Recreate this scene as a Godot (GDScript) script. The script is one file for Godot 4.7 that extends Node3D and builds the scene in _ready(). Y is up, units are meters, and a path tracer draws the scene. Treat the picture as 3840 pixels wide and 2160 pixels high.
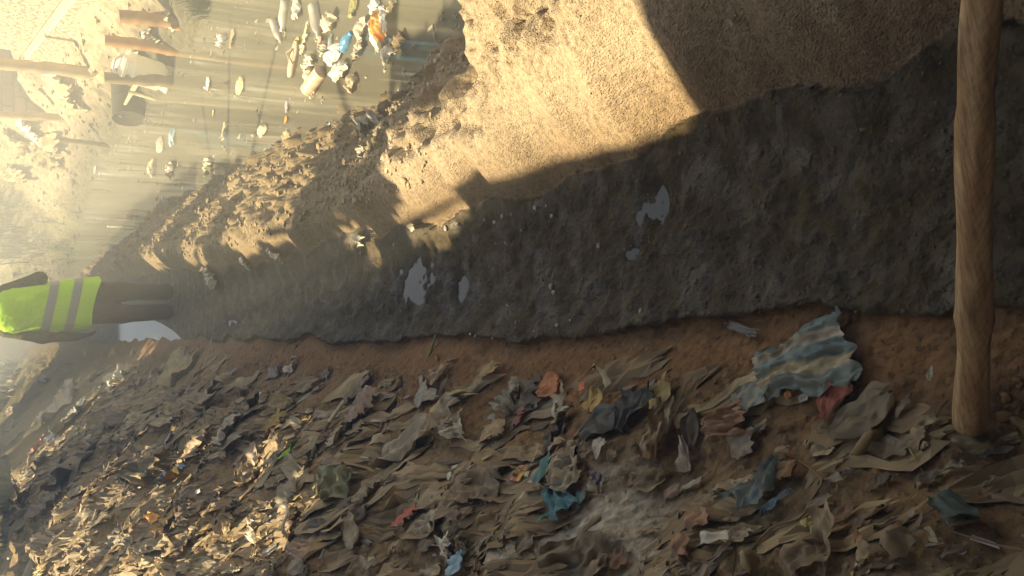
extends Node3D

const SUN := Vector3(-0.5, 0.82, -0.25)          # towards the sun
var rng := RandomNumberGenerator.new()
var used := {}
var n1 := FastNoiseLite.new()
var n2 := FastNoiseLite.new()
var n3 := FastNoiseLite.new()
var n4 := FastNoiseLite.new()
var cells := FastNoiseLite.new()
var M := {}
var film_mats := {}

# ---------------------------------------------------------------- naming
func numbered(called: String, parent: Node) -> String:
	var key := str(parent.get_instance_id()) + called
	var n: int = used.get(key, 0)
	used[key] = n + 1
	return called if n == 0 else "%s_%03d" % [called, n]

func put(o: Node3D, called: String, parent: Node = null) -> Node3D:
	var p: Node = parent if parent else self
	o.name = numbered(called, p)
	p.add_child(o, true)
	return o

func tag(o: Node3D, label: String, category: String, group := "", kind := "") -> Node3D:
	if label: o.set_meta("label", label)
	if category: o.set_meta("category", category)
	if group: o.set_meta("group", group)
	if kind: o.set_meta("kind", kind)
	return o

func mesh(called: String, m: Mesh, mat: Material, parent: Node = null, at := Vector3.ZERO) -> MeshInstance3D:
	var o := MeshInstance3D.new()
	o.mesh = m
	o.material_override = mat
	o.position = at
	put(o, called, parent)
	return o

func thing(called: String, label: String, category: String, at: Vector3, group := "") -> Node3D:
	var o := Node3D.new()
	o.position = at
	put(o, called)
	tag(o, label, category, group)
	return o

# ---------------------------------------------------------------- terrain
const ZXL := [[2, -.03], [-.7, -.04], [-1.27, -.07], [-1.63, -.11], [-2.23, -.18], [-3.17, -.24], [-4.86, -.32], [-8.21, -.49], [-12, -.75], [-20, -1.3], [-60, -4]]
const ZXR := [[2, .45], [-.75, .44], [-1.1, .44], [-1.47, .40], [-1.8, .36], [-2.23, .33], [-2.87, .27], [-3.33, .25], [-4.42, .2], [-5.78, .12], [-8.21, .16], [-12, .1], [-20, -.6], [-60, -3]]
const ZSH := [[2, 1.2], [-2.7, 1.24], [-2.79, 1.24], [-3.06, 1.12], [-3.45, 1.0], [-3.68, .95], [-4.5, 1.0], [-5.65, 1.0], [-6.7, 1.0], [-8.2, .95], [-10.25, .98], [-11.7, .74], [-15, .58], [-19.5, .3], [-60, -3]]
const ZXF := [[2, 20], [-3, 6], [-4.5, 4.0], [-6.5, 2.55], [-8.7, 2.78], [-9.8, 2.4], [-12, 2.45], [-14, 2.48], [-16, 2.4], [-18, 1.6], [-19.5, .7], [-20.5, -1], [-60, -6]]
const ZH := [[2, .42], [-1, .34], [-2.3, .28], [-3, .26], [-4, .28], [-6, .33], [-9, .38], [-12, .45], [-20, .35], [-60, .4]]
const LUMPS := [[0.58, -5.02, 0.15, -0.26], [0.6, -3.62, 0.2, -0.2], [0.5, -6.85, 0.22, -0.26], [0.62, -3.1, 0.2, 0.16], [0.52, -4.35, 0.26, 0.16], [0.47, -5.8, 0.3, 0.22], [0.5, -7.9, 0.5, 0.22], [0.4, -9.6, 0.5, 0.2]]
const PUDDLES := [[-0.542, -10.207, 0.170, 2.100, "long puddle reflecting blue sky along the bank beside the person"], [-0.226, -5.994, 0.050, 0.250, "small broken puddle just this side of the person"], [0.021, -2.975, 0.100, 0.150, "two part puddle reflecting sky in the middle of the gravel bed"], [-0.016, -2.571, 0.050, 0.060, "little puddle beside the two part puddle"], [0.096, -1.627, 0.035, 0.040, "round dim puddle in the near gravel"], [0.228, -1.563, 0.060, 0.055, "broad dim puddle by the lit mud bank foot"]]
const PX := -.14
const PZ := -8.1
func tab(t: Array, z: float) -> float:
	if z >= t[0][0]: return t[0][1]
	for i in range(1, t.size()):
		if z >= t[i][0]:
			var a: Array = t[i - 1]
			var b: Array = t[i]
			return lerpf(b[1], a[1], (z - b[0]) / (a[0] - b[0]))
	return t[-1][1]

func smin(a: float, b: float, k: float) -> float:
	var h := maxf(k - absf(a - b), 0.0) / k
	return minf(a, b) - h * h * k * 0.25

func row(z: float) -> PackedFloat32Array:
	return PackedFloat32Array([tab(ZXL, z), tab(ZXR, z), tab(ZSH, z), tab(ZXF, z), tab(ZH, z), smoothstep(11.5, 16.0, -z) * .5])

# returns height; zone in last_zone: 0 bank, 1 bed, 2 mud, 3 far bank, 4 under water
var last_zone := 0
var last_d := 0.0
func ht(x: float, z: float, r: PackedFloat32Array) -> float:
	var y: float
	var b := r[5]
	var wob := n1.get_noise_2d(z * 1.7, 31.0) * 0.09
	var xl := r[0] + wob * 0.5
	var xr := r[1] + n1.get_noise_2d(z * 2.0, 77.0) * 0.07
	if x < xl:
		last_zone = 0
		var d := xl - x
		last_d = d
		var l := .025 * smoothstep(0.0, .12, d) + .45 * minf(d, .2) + .95 * clampf(d - .2, 0.0, 1.15) + .12 * clampf(d - 1.35, 0.0, 6.0)
		y = b + l * (1.0 - b / 1.4)
		var w := smoothstep(0.0, .35, d)
		y += n1.get_noise_2d(x * 2.2, z * 2.2) * (.015 + .09 * w)
		y += n2.get_noise_2d(x * 6.0 + z * 2.0, z * 3.5) * (.008 + .035 * w)
		y += absf(n3.get_noise_2d(x * 20.0, z * 14.0)) * (.006 + .02 * w)
		y += n4.get_noise_2d(x * 70.0, z * 70.0) * .004
	elif x <= xr:
		last_zone = 1
		last_d = minf(x - xl, xr - x)
		y = b + .012
		for p in PUDDLES:
			var q: float = pow((x - p[0]) / p[2], 2.0) + pow((z - p[1]) / p[3], 2.0)
			if q < 4.0: y -= .023 * exp(-q * 1.2) * (4.6 if p[1] < -7.0 else 1.0)
		y += n2.get_noise_2d(x * 9.0, z * 9.0) * .016 + n3.get_noise_2d(x * 22.0, z * 22.0) * .007 + n4.get_noise_2d(x * 70.0, z * 70.0) * .0022
		y += .03 * smoothstep(.12, 0.0, last_d) * smoothstep(-7.5, -6.0, z)
	else:
		last_zone = 2
		var d := x - xr
		last_d = d
		var wall := b + .035 + 1.05 * d
		var top := r[4]
		if z < -2.2:
			for p in LUMPS: top += p[3] * exp(-((x - p[0]) * (x - p[0]) + (z - p[1]) * (z - p[1])) / (p[2] * p[2]))
		var rough := smoothstep(.16, .42, d) * (1.0 + .8 * smoothstep(-2.3, -3.2, z))
		top += n1.get_noise_2d(x * 2.5 + 9.0, z * 2.5) * (.09 + .12 * smoothstep(-2.5, -3.2, z)) * rough + n2.get_noise_2d(x * 8.0, z * 8.0) * .035 * rough
		top -= .03 * smoothstep(.12, .4, n2.get_noise_2d(x * 11.0 + 70.0, z * 11.0)) * rough
		wall += n1.get_noise_2d(x * 2.0, z * 4.0 + 5.0) * .05 + n2.get_noise_2d(x * 5.0, z * 12.0) * .012 * smoothstep(-1.5, -3.0, z)
		y = smin(wall, top, .12)
		y = smin(y, -.25 + .7 * maxf(r[2] - x, z + 2.82) + n1.get_noise_2d(x * 5.0, z * 5.0) * .09 + n2.get_noise_2d(x * 11.0, z * 11.0) * .05, .12)
		y += (absf(n3.get_noise_2d(x * 16.0, z * 16.0)) * .026 + n4.get_noise_2d(x * 50.0, z * 50.0) * .006) * (.12 + .88 * rough)
		if z > -3.2:
			var c := cells.get_noise_2d(x * 5.5 + n2.get_noise_2d(x * 7.0, z * 7.0) * .7, z * 5.5 + n3.get_noise_2d(x * 9.0, z * 9.0) * .4)
			y -= .03 * smoothstep(-.86, -.97, c) * rough * smoothstep(-.45, .0, n1.get_noise_2d(x * 4.0 + 40.0, z * 4.0))
		if y < -.75: y = -.75
	var cap := lerpf(.72, 1.35, smoothstep(-15.5, -18.5, z))
	var far := smin(-.25 + .85 * (x - r[3]), cap + .08 * (x - r[3] - 1.2), .2)
	if far > -.9:
		far += n1.get_noise_2d(x * .8, z * .8) * .22 + n2.get_noise_2d(x * 2.5, z * 2.5) * .1 + absf(n3.get_noise_2d(x * 7.0, z * 7.0)) * .05
	if far > y:
		y = far
		last_zone = 3
		last_d = x - r[3]
	if y < -.3: last_zone = 4
	return y

func hgt(x: float, z: float) -> float:
	return ht(x, z, row(z))

func nrm(x: float, z: float, e := .04) -> Vector3:
	return Vector3(hgt(x - e, z) - hgt(x + e, z), 2.0 * e, hgt(x, z - e) - hgt(x, z + e)).normalized()

func ground_colour(zone: int, d: float, x: float, y: float, z: float) -> Color:
	var a := n1.get_noise_2d(x * 1.5 + 50.0, z * 1.5) * .5 + .5
	var b := n2.get_noise_2d(x * 5.0, z * 5.0 + 20.0) * .5 + .5
	var c: Color
	if zone == 0:
		var red := Color(.28, .15, .063).lerp(Color(.21, .125, .06), b)
		var grey := Color(.25, .172, .085).lerp(Color(.33, .245, .135), b)
		var band := n2.get_noise_2d(z * 2.0, y * 9.0)
		c = red.lerp(grey, clampf(smoothstep(.05, .45, d + band * .12) * .9 + smoothstep(-3.0, -6.0, z) * .3 - .15, 0.0, 1.0))
		c = c.lerp(Color(.72, .63, .47), smoothstep(.34, .14, Vector2((x + .58) * 1.6, (z + 1.47)).length()) * .75)
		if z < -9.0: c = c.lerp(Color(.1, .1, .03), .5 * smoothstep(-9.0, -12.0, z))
	elif zone == 1 or zone == 4:
		c = Color(.064, .044, .017).lerp(Color(.084, .059, .024), b)
		for p in PUDDLES:
			var q: float = pow((x - p[0]) / p[2], 2.0) + pow((z - p[1]) / p[3], 2.0)
			if q < 6.0: c = c * (1.0 - .45 * exp(-q * .45))
		if zone == 4: c = Color(.12, .11, .06)
	elif zone == 2:
		c = Color(.33, .25, .16).lerp(Color(.43, .335, .225), b)
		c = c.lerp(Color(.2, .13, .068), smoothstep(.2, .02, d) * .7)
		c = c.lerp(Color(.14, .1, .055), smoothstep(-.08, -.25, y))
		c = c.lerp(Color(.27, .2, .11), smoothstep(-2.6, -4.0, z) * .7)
	else:
		c = Color(.40, .30, .18).lerp(Color(.5, .4, .26), b)
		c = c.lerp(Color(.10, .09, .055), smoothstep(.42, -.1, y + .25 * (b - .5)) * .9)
		c = c.lerp(Color(.16, .17, .06), smoothstep(-17.0, -20.0, z) * a)
	var k := .82 + .36 * a
	return Color(c.r * k, c.g * k, c.b * k)

func build_ground():
	var xs := PackedFloat32Array()
	var x := 0.0
	var neg := PackedFloat32Array()
	var st := .0105
	x = 0.0
	while x > -1.35:
		neg.append(x); x -= st
	var s := st
	while x > -14.0:
		neg.append(x); s *= 1.09; x -= s
	neg.reverse()
	xs = neg
	x = st
	while x < 1.7:
		xs.append(x); x += st
	s = st
	while x < 14.0:
		xs.append(x); s = s * 1.035 if x < 7.0 else s * 1.15; x += s
	var zs := PackedFloat32Array()
	var z := 1.0
	while z > -25.0:
		zs.append(z); z -= maxf(.0105, absf(z) * .0062) if z < .2 else .04
	var nx := xs.size()
	var nz := zs.size()
	var H := PackedFloat32Array(); H.resize(nx * nz)
	var Z := PackedByteArray(); Z.resize(nx * nz)
	var V := PackedVector3Array(); V.resize(nx * nz)
	var C := PackedColorArray(); C.resize(nx * nz)
	for j in nz:
		var r := row(zs[j])
		for i in nx:
			var y := ht(xs[i], zs[j], r)
			var k := j * nx + i
			H[k] = y; Z[k] = last_zone
			V[k] = Vector3(xs[i], y, zs[j])
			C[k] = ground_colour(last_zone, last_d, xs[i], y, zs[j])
	var N := PackedVector3Array(); N.resize(nx * nz)
	for j in nz:
		var j0 := maxi(j - 1, 0); var j1 := mini(j + 1, nz - 1)
		for i in nx:
			var i0 := maxi(i - 1, 0); var i1 := mini(i + 1, nx - 1)
			N[j * nx + i] = Vector3(-(H[j * nx + i1] - H[j * nx + i0]) / (xs[i1] - xs[i0]), 1.0, -(H[j1 * nx + i] - H[j0 * nx + i]) / (zs[j1] - zs[j0])).normalized()
	var idx := [PackedInt32Array(), PackedInt32Array(), PackedInt32Array(), PackedInt32Array(), PackedInt32Array()]
	for j in nz - 1:
		for i in nx - 1:
			var a := j * nx + i
			var b := a + 1
			var c := a + nx
			var d := c + 1
			idx[Z[a]].append_array(PackedInt32Array([a, c, b, b, c, d]))
	var names := ["rubbish_bank", "ditch_bed", "mud_bank", "far_bank", "canal_bed"]
	var mats := [M.bank, M.bed, M.mud, M.far, M.bed]
	for q in 5:
		var remap := PackedInt32Array(); remap.resize(nx * nz); remap.fill(-1)
		var v2 := PackedVector3Array(); var c2 := PackedColorArray(); var m2 := PackedVector3Array()
		var out := PackedInt32Array(); out.resize(idx[q].size())
		var src: PackedInt32Array = idx[q]
		for t in src.size():
			var k := src[t]
			if remap[k] < 0:
				remap[k] = v2.size()
				v2.append(V[k]); c2.append(C[k]); m2.append(N[k])
			out[t] = remap[k]
		if v2.is_empty(): continue
		var arr := []; arr.resize(Mesh.ARRAY_MAX)
		arr[Mesh.ARRAY_VERTEX] = v2; arr[Mesh.ARRAY_NORMAL] = m2; arr[Mesh.ARRAY_COLOR] = c2; arr[Mesh.ARRAY_INDEX] = out
		var am := ArrayMesh.new(); am.add_surface_from_arrays(Mesh.PRIMITIVE_TRIANGLES, arr)
		var labels := ["eroded earth bank full of old plastic rubbish left of the ditch", "dark wet gravel bed of the narrow ditch", "cracked sunlit mud bank between ditch and canal", "dusty far bank across the canal", "muddy canal bed under the water"]
		tag(mesh(names[q], am, mats[q]), labels[q], ["bank", "ditch", "mud", "bank", "canal bed"][q], "", "structure")

# ---------------------------------------------------------------- materials
func grain(freq: float, seed: int, lo: float, hi: float, octaves := 4, kind := FastNoiseLite.TYPE_SIMPLEX_SMOOTH) -> Image:
	var n := FastNoiseLite.new()
	n.noise_type = kind; n.seed = seed; n.frequency = freq; n.fractal_octaves = octaves
	var im := n.get_seamless_image(512, 512)
	im.convert(Image.FORMAT_RGB8)
	for y in 512:
		for x in 512:
			var v := lerpf(lo, hi, im.get_pixel(x, y).r)
			im.set_pixel(x, y, Color(v, v, v))
	return im

func bumps(freq: float, seed: int, scale: float) -> ImageTexture:
	var n := FastNoiseLite.new()
	n.seed = seed; n.frequency = freq; n.fractal_octaves = 5
	var im := n.get_seamless_image(512, 512)
	im.convert(Image.FORMAT_RGBA8)
	im.bump_map_to_normal_map(scale)
	return ImageTexture.create_from_image(im)

func earth(tex: Texture2D, nt: Texture2D, scale: float, rough: float, spec := .3, ns := 1.0) -> StandardMaterial3D:
	var m := StandardMaterial3D.new()
	m.vertex_color_use_as_albedo = true
	m.albedo_texture = tex
	m.uv1_triplanar = true; m.uv1_world_triplanar = true
	m.uv1_scale = Vector3.ONE * scale
	m.normal_enabled = true; m.normal_texture = nt; m.normal_scale = ns
	m.roughness = rough; m.metallic_specular = spec
	return m

func plain(c: Color, rough := .8, spec := .4) -> StandardMaterial3D:
	var m := StandardMaterial3D.new()
	m.albedo_color = c.linear_to_srgb(); m.roughness = rough; m.metallic_specular = spec
	return m

func film(rough: float, back: float, spec := .5) -> StandardMaterial3D:
	var m := StandardMaterial3D.new()
	m.vertex_color_use_as_albedo = true
	m.cull_mode = BaseMaterial3D.CULL_DISABLED
	m.roughness = rough; m.metallic_specular = spec
	if back > 0.0:
		m.backlight_enabled = true; m.backlight = Color(back, back, back)
	return m

# ---------------------------------------------------------------- mesh helpers
func finish(st: SurfaceTool) -> ArrayMesh:
	st.index()
	st.generate_normals()
	return st.commit()

func tri(st: SurfaceTool, a: Vector3, b: Vector3, c: Vector3):
	st.add_vertex(a); st.add_vertex(b); st.add_vertex(c)

func quad(st: SurfaceTool, a: Vector3, b: Vector3, c: Vector3, d: Vector3):
	tri(st, a, b, c); tri(st, a, c, d)

func tube(pts: Array, radii: Array, sides := 10, wob := 0.0, col := Color.WHITE, dirt := 0.0) -> ArrayMesh:
	var st := SurfaceTool.new(); st.begin(Mesh.PRIMITIVE_TRIANGLES); st.set_smooth_group(0)
	var rings := []
	for i in pts.size():
		var t: Vector3 = (pts[mini(i + 1, pts.size() - 1)] - pts[maxi(i - 1, 0)]).normalized()
		var s := t.cross(Vector3.UP if absf(t.y) < .9 else Vector3.RIGHT).normalized()
		var u := s.cross(t)
		var ring := []
		for k in sides:
			var a := TAU * k / sides
			var rr: float = radii[i] * (1.0 + wob * n2.get_noise_3d(cos(a) * 2.0, sin(a) * 2.0, i * .7))
			ring.append(pts[i] + (s * cos(a) + u * sin(a)) * rr)
		rings.append(ring)
	for i in rings.size() - 1:
		for k in sides:
			var k2 := (k + 1) % sides
			var v := [rings[i][k], rings[i + 1][k], rings[i + 1][k2], rings[i][k2]]
			for q in [0, 2, 1, 0, 3, 2]:
				st.set_color(shade(col, v[q] * 14.0, dirt)); st.add_vertex(v[q])
	for e in 2:
		var ring: Array = rings[0] if e == 0 else rings[-1]
		var c: Vector3 = pts[0] if e == 0 else pts[-1]
		st.set_smooth_group(1 + e)
		for k in sides:
			var k2 := (k + 1) % sides
			st.set_color(col * .8)
			if e == 0: tri(st, c, ring[k2], ring[k])
			else: tri(st, c, ring[k], ring[k2])
	return finish(st)

func shade(c: Color, p: Vector3, dirt: float) -> Color:
	var k := 1.0 + n2.get_noise_3dv(p) * .35
	var o := Color(c.r * k * 1.02, c.g * k * .97, c.b * k * .84)
	return o.lerp(Color(.2, .135, .065), clampf(dirt * (.75 + n1.get_noise_3dv(p * .6) * 1.6), 0.0, 1.0))

func lathe(prof: Array, sides := 14, cols := []) -> ArrayMesh:      # prof: [radius, height]
	var st := SurfaceTool.new(); st.begin(Mesh.PRIMITIVE_TRIANGLES); st.set_smooth_group(0)
	for i in prof.size() - 1:
		for k in sides:
			var a := TAU * k / sides; var b := TAU * (k + 1) / sides
			var p0 := Vector3(cos(a) * prof[i][0], prof[i][1], sin(a) * prof[i][0])
			var p1 := Vector3(cos(b) * prof[i][0], prof[i][1], sin(b) * prof[i][0])
			var q0 := Vector3(cos(a) * prof[i + 1][0], prof[i + 1][1], sin(a) * prof[i + 1][0])
			var q1 := Vector3(cos(b) * prof[i + 1][0], prof[i + 1][1], sin(b) * prof[i + 1][0])
			quad(st, p0, p1, q1, q0)
	return finish(st)

func box(size: Vector3, bev := .004) -> ArrayMesh:                  # chamfered box centred on its origin
	var st := SurfaceTool.new(); st.begin(Mesh.PRIMITIVE_TRIANGLES); st.set_smooth_group(-1)
	var h := size * .5
	bev = minf(bev, minf(h.x, minf(h.y, h.z)) * .6)
	var faces := []
	for ax in 3:
		for s in [-1.0, 1.0]:
			var u := (ax + 1) % 3; var v := (ax + 2) % 3
			var f := []
			for q in [[-1, -1], [1, -1], [1, 1], [-1, 1]]:
				var p := Vector3.ZERO
				p[ax] = s * h[ax]; p[u] = q[0] * (h[u] - bev); p[v] = q[1] * (h[v] - bev)
				f.append(p)
			faces.append(f)
	for f in faces: face(st, f)
	for ax in 3:                                                   # edges along ax
		var u := (ax + 1) % 3; var v := (ax + 2) % 3
		for su in [-1.0, 1.0]:
			for sv in [-1.0, 1.0]:
				var f := []
				for q in [[-1, 0], [1, 0], [1, 1], [-1, 1]]:
					var p := Vector3.ZERO
					p[ax] = q[0] * (h[ax] - bev)
					p[u] = su * (h[u] if q[1] == 0 else h[u] - bev)
					p[v] = sv * (h[v] - bev if q[1] == 0 else h[v])
					f.append(p)
				face(st, f)
	for sx in [-1.0, 1.0]:
		for sy in [-1.0, 1.0]:
			for sz in [-1.0, 1.0]:
				face(st, [Vector3(sx * h.x, sy * (h.y - bev), sz * (h.z - bev)), Vector3(sx * (h.x - bev), sy * h.y, sz * (h.z - bev)), Vector3(sx * (h.x - bev), sy * (h.y - bev), sz * h.z)])
	return finish(st)

func face(st: SurfaceTool, f: Array):                               # a convex face turned outwards from the origin
	var n: Vector3 = (f[1] - f[0]).cross(f[2] - f[0])
	var c := Vector3.ZERO
	for p in f: c += p
	var g := f.duplicate()
	if n.dot(c) > 0.0: g.reverse()
	for i in range(1, g.size() - 1): tri(st, g[0], g[i], g[i + 1])

func rock(seed: int, squash := .7) -> ArrayMesh:
	var st := SurfaceTool.new(); st.begin(Mesh.PRIMITIVE_TRIANGLES); st.set_smooth_group(0)
	var rings := 5; var sides := 7
	var P := []
	for i in rings + 1:
		var line := []
		for k in sides:
			var th := PI * i / rings; var ph := TAU * k / sides + i * .3
			var d := Vector3(sin(th) * cos(ph), cos(th), sin(th) * sin(ph))
			var rr := 1.0 + n1.get_noise_3dv(d * 1.6 + Vector3.ONE * seed * 7.3) * .75
			line.append(d * rr * Vector3(1, squash, .85))
		P.append(line)
	for i in rings:
		for k in sides:
			var k2 := (k + 1) % sides
			quad(st, P[i][k], P[i + 1][k], P[i + 1][k2], P[i][k2])
	return finish(st)

# a crumpled, torn sheet that lies on the ground (or on water) from its root towards a direction
# o: lift, fold, shape, water, back, rough, stripes, bulge, dirt
func scrap(called: String, label: String, category: String, x: float, z: float, hx: float, hz: float, L: float, W: float, col: Color, seed: int, o := {}) -> MeshInstance3D:
	var water: bool = o.get("water", false)
	var lift: float = o.get("lift", .16) * L * .6
	var fold: float = o.get("fold", .13) * W
	var bulge: float = o.get("bulge", 0.0)
	var shape: String = o.get("shape", "sheet")
	var dirt: float = o.get("dirt", .3)
	var stripes: Array = o.get("stripes", [])
	var base := Vector3(x, -.246 if water else hgt(x, z), z)
	var N := Vector3.UP if water else nrm(x, z, .06)
	var T := Vector3(hx, 0, hz)
	T = (T - N * T.dot(N)).normalized()
	var B := N.cross(T).normalized()
	var nu := clampi(int(L / .011), 7, 22)
	var nv := clampi(int(W / .007), 6, 16)
	if not stripes.is_empty():
		nu = 30; nv = 40
	var sd := float(seed) * 13.7
	var P := []; var C := []
	for i in nu + 1:
		var u := float(i) / nu
		for j in nv + 1:
			var v := float(j) / nv
			var wv := 1.0
			match shape:
				"sack": wv = 1.0 - .35 * pow(1.0 - u, 2.0) + .28 * n1.get_noise_2d(u * 2.4, sd)
				"sheet": wv = .72 + .28 * smoothstep(0.0, .3, u) + .22 * n1.get_noise_2d(u * 1.7, sd)
				"leaf": wv = .25 + .85 * sin(PI * clampf(u * .9 + .06, 0.0, 1.0))
				"strip": wv = .8 + .3 * n1.get_noise_2d(u * 2.0, sd)
				"fan": wv = .3 + .8 * u + .15 * n1.get_noise_2d(u * 3.0, sd)
				"point": wv = maxf(1.0 - .85 * u, .08) + .12 * n1.get_noise_2d(u * 3.0, sd)
			var rag := .9 + .22 * n1.get_noise_2d(v * 2.2 + sd, 3.0) if shape == "sack" else .80 + .22 * n2.get_noise_2d(v * 4.0 + sd, 3.0) + .05 * n3.get_noise_2d(v * 14.0, sd)
			var side := (v - .5) * W * wv + (n3.get_noise_2d(u * 9.0, sd + signf(v - .5) * 40.0) * (.05 if shape != "sack" else .045) * W * absf(v - .5) * 2.0) + n1.get_noise_2d(u * 1.2, sd + 5.0) * (.12 if shape != "sack" else .03) * L * u
			var along := u * L * (rag if not stripes.is_empty() else lerpf(1.0, rag, u))
			var p := base + T * along + B * side
			var g := (-.246 if water else hgt(p.x, p.z)) - p.y
			var f := 1.0 - absf(n1.get_noise_2d(v * 2.6 + sd, u * .9)) * 2.2
			var f2 := n2.get_noise_2d(v * 5.0 + sd, u * 2.2)
			var up := fold * (.55 * maxf(f, -.3) + .35 * f2) + lift * pow(u, 1.6) * (1.0 + .5 * n1.get_noise_2d(v * 1.5, sd + 9.0)) + (.004 if water else (.012 if o.has("group") else .022))
			up += n3.get_noise_2d(v * 16.0 + sd, u * 12.0) * .0035
			up += bulge * sin(PI * v) * pow(sin(PI * clampf(u * .9 + .08, 0.0, 1.0)), .6)
			if u < .12 and not water and bulge == 0.0: up -= .006 * (1.0 - u / .12)
			p += N * (g * N.y + maxf(up, .0015 if u > .1 else -.01))
			P.append(p - base)
			var cc := col
			if not stripes.is_empty():
				cc = stripes[clampi(int((v + .04 * n1.get_noise_2d(u * 2.0, sd)) * stripes.size()), 0, stripes.size() - 1)]
			C.append(shade(cc * (1.0 + .32 * n3.get_noise_2d(v * 11.0 + sd, u * 1.3)), Vector3(u * L, v * W, sd * .01) * 45.0, dirt * (1.25 - .6 * u)))
	var st := SurfaceTool.new(); st.begin(Mesh.PRIMITIVE_TRIANGLES); st.set_smooth_group(0)
	for i in nu:
		for j in nv:
			var a := i * (nv + 1) + j
			for q in [a, a + 1, a + nv + 2, a, a + nv + 2, a + nv + 1]:
				st.set_color(C[q]); st.add_vertex(P[q])
	var rough: float = o.get("rough", .6)
	var back: float = o.get("back", .25)
	var key := "%.2f %.2f" % [rough, back]
	if not film_mats.has(key): film_mats[key] = film(rough, back)
	var n := mesh(called, finish(st), film_mats[key], o.get("parent", null), base)
	if label: tag(n, label, category, o.get("group", ""))
	return n

func stem(called: String, label: String, category: String, pts: Array, r0: float, r1: float, col: Color, group := "", mat: Material = null) -> MeshInstance3D:
	var base: Vector3 = pts[0]
	var cu := Curve3D.new()
	for i in pts.size():
		var t: Vector3 = (pts[mini(i + 1, pts.size() - 1)] - pts[maxi(i - 1, 0)]) * .17
		cu.add_point(pts[i] - base, -t, t)
	var a := []; var r := []
	var n := 14
	for i in n + 1:
		a.append(cu.sample_baked(cu.get_baked_length() * i / n, true)); r.append(lerpf(r0, r1, float(i) / n))
	var m := mesh(called, tube(a, r, 7, .3, col, .2), mat if mat else M.solid, null, base)
	tag(m, label, category, group)
	return m

func on(x: float, z: float, up: float) -> Vector3: return Vector3(x, hgt(x, z) + up, z)

func scatter(called: String, ms: Mesh, mat: Material, xf: Array, cols: Array, parent: Node = null) -> MultiMeshInstance3D:
	var mm := MultiMesh.new()
	mm.transform_format = MultiMesh.TRANSFORM_3D
	mm.use_colors = not cols.is_empty()
	mm.mesh = ms
	mm.instance_count = xf.size()
	for i in xf.size():
		mm.set_instance_transform(i, xf[i])
		if not cols.is_empty(): mm.set_instance_color(i, cols[i])
	var o := MultiMeshInstance3D.new()
	o.multimesh = mm; o.material_override = mat
	put(o, called, parent)
	o.set_meta("kind", "stuff")
	return o

# ---------------------------------------------------------------- water
func sheet(pts: Array) -> ArrayMesh:
	var st := SurfaceTool.new(); st.begin(Mesh.PRIMITIVE_TRIANGLES); st.set_smooth_group(0)
	for i in range(1, pts.size() - 1): tri(st, pts[0], pts[i], pts[i + 1])
	return finish(st)

func build_water():
	var n := FastNoiseLite.new(); n.seed = 21; n.frequency = .012; n.fractal_octaves = 3
	var im := n.get_seamless_image(512, 512); im.convert(Image.FORMAT_RGBA8); im.bump_map_to_normal_map(2.0)
	var nt := ImageTexture.create_from_image(im)
	var w := plain(Color(.27, .25, .175), .08, .5)
	w.normal_enabled = true; w.normal_texture = nt; w.normal_scale = .025
	w.uv1_triplanar = true; w.uv1_world_triplanar = true; w.uv1_scale = Vector3(.9, .9, .9)
	tag(mesh("canal_water", sheet([Vector3(-2, -.25, -24), Vector3(9, -.25, -24), Vector3(9, -.25, -1.0), Vector3(.6, -.25, -1.0), Vector3(.45, -.25, -6), Vector3(.4, -.25, -12)]), w), "murky grey green water of the littered canal", "water", "", "structure")
	var pw := plain(Color(.06, .05, .03), .07, .5)
	for q in PUDDLES:
		var pts := []
		for k in 28:
			var a := TAU * k / 28
			pts.append(Vector3(cos(a) * q[2] * 1.25, 0, sin(a) * q[3] * 1.25))
		tag(mesh("puddle", sheet(pts), pw, null, Vector3(q[0], .001, q[1])), q[4], "puddle", "", "structure")

# ---------------------------------------------------------------- roof and trees that shade the ditch
func corrugated(w: float, l: float) -> ArrayMesh:
	var st := SurfaceTool.new(); st.begin(Mesh.PRIMITIVE_TRIANGLES); st.set_smooth_group(0)
	var n := int(w / .02)
	for i in n:
		for s in 2:
			var x0 := w * i / n; var x1 := w * (i + 1) / n
			var y0 := sin(x0 * TAU / .08) * .012 - s * .003; var y1 := sin(x1 * TAU / .08) * .012 - s * .003
			var a := [Vector3(x0, y0, 0), Vector3(x1, y1, 0), Vector3(x1, y1, -l), Vector3(x0, y0, -l)]
			if s == 0: quad(st, a[0], a[3], a[2], a[1])
			else: quad(st, a[0], a[1], a[2], a[3])
	return finish(st)

func roof(label: String, x0: float, x1: float, z0: float, z1: float, y: float, yaw: float):
	var t := thing("iron_roof", label, "roof", Vector3(x0, y, z0))
	t.rotation.y = yaw
	var n := int(ceil((x1 - x0) / .8))
	for i in n:
		mesh("roof_sheet", corrugated((x1 - x0) / n + .06, z0 - z1), M.iron, t, Vector3((x1 - x0) / n * i, .01 * (i % 2) + .06, 0))
	for i in 2:
		for j in 2:
			var px: float = (x1 - x0) * i + (.1 if i == 0 else -.1); var pz: float = -(z0 - z1) * j + (-.35 if j == 0 else .35)
			var wp := t.transform * Vector3(px, 0, pz)
			var gy := hgt(wp.x, wp.z) - y - .2
			mesh("post", tube([Vector3(px, gy, pz), Vector3(px + .02, gy * .5, pz), Vector3(px, .03, pz)], [.05, .047, .042], 8, .3, Color(.25, .17, .1)), M.solid, t)
	for j in 2:
		var pz: float = -(z0 - z1) * j + (-.35 if j == 0 else .35)
		mesh("beam", tube([Vector3(0, .01, pz), Vector3((x1 - x0) * .5, 0.0, pz), Vector3(x1 - x0, .01, pz)], [.04, .038, .036], 8, .3, Color(.22, .15, .09)), M.solid, t)

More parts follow.
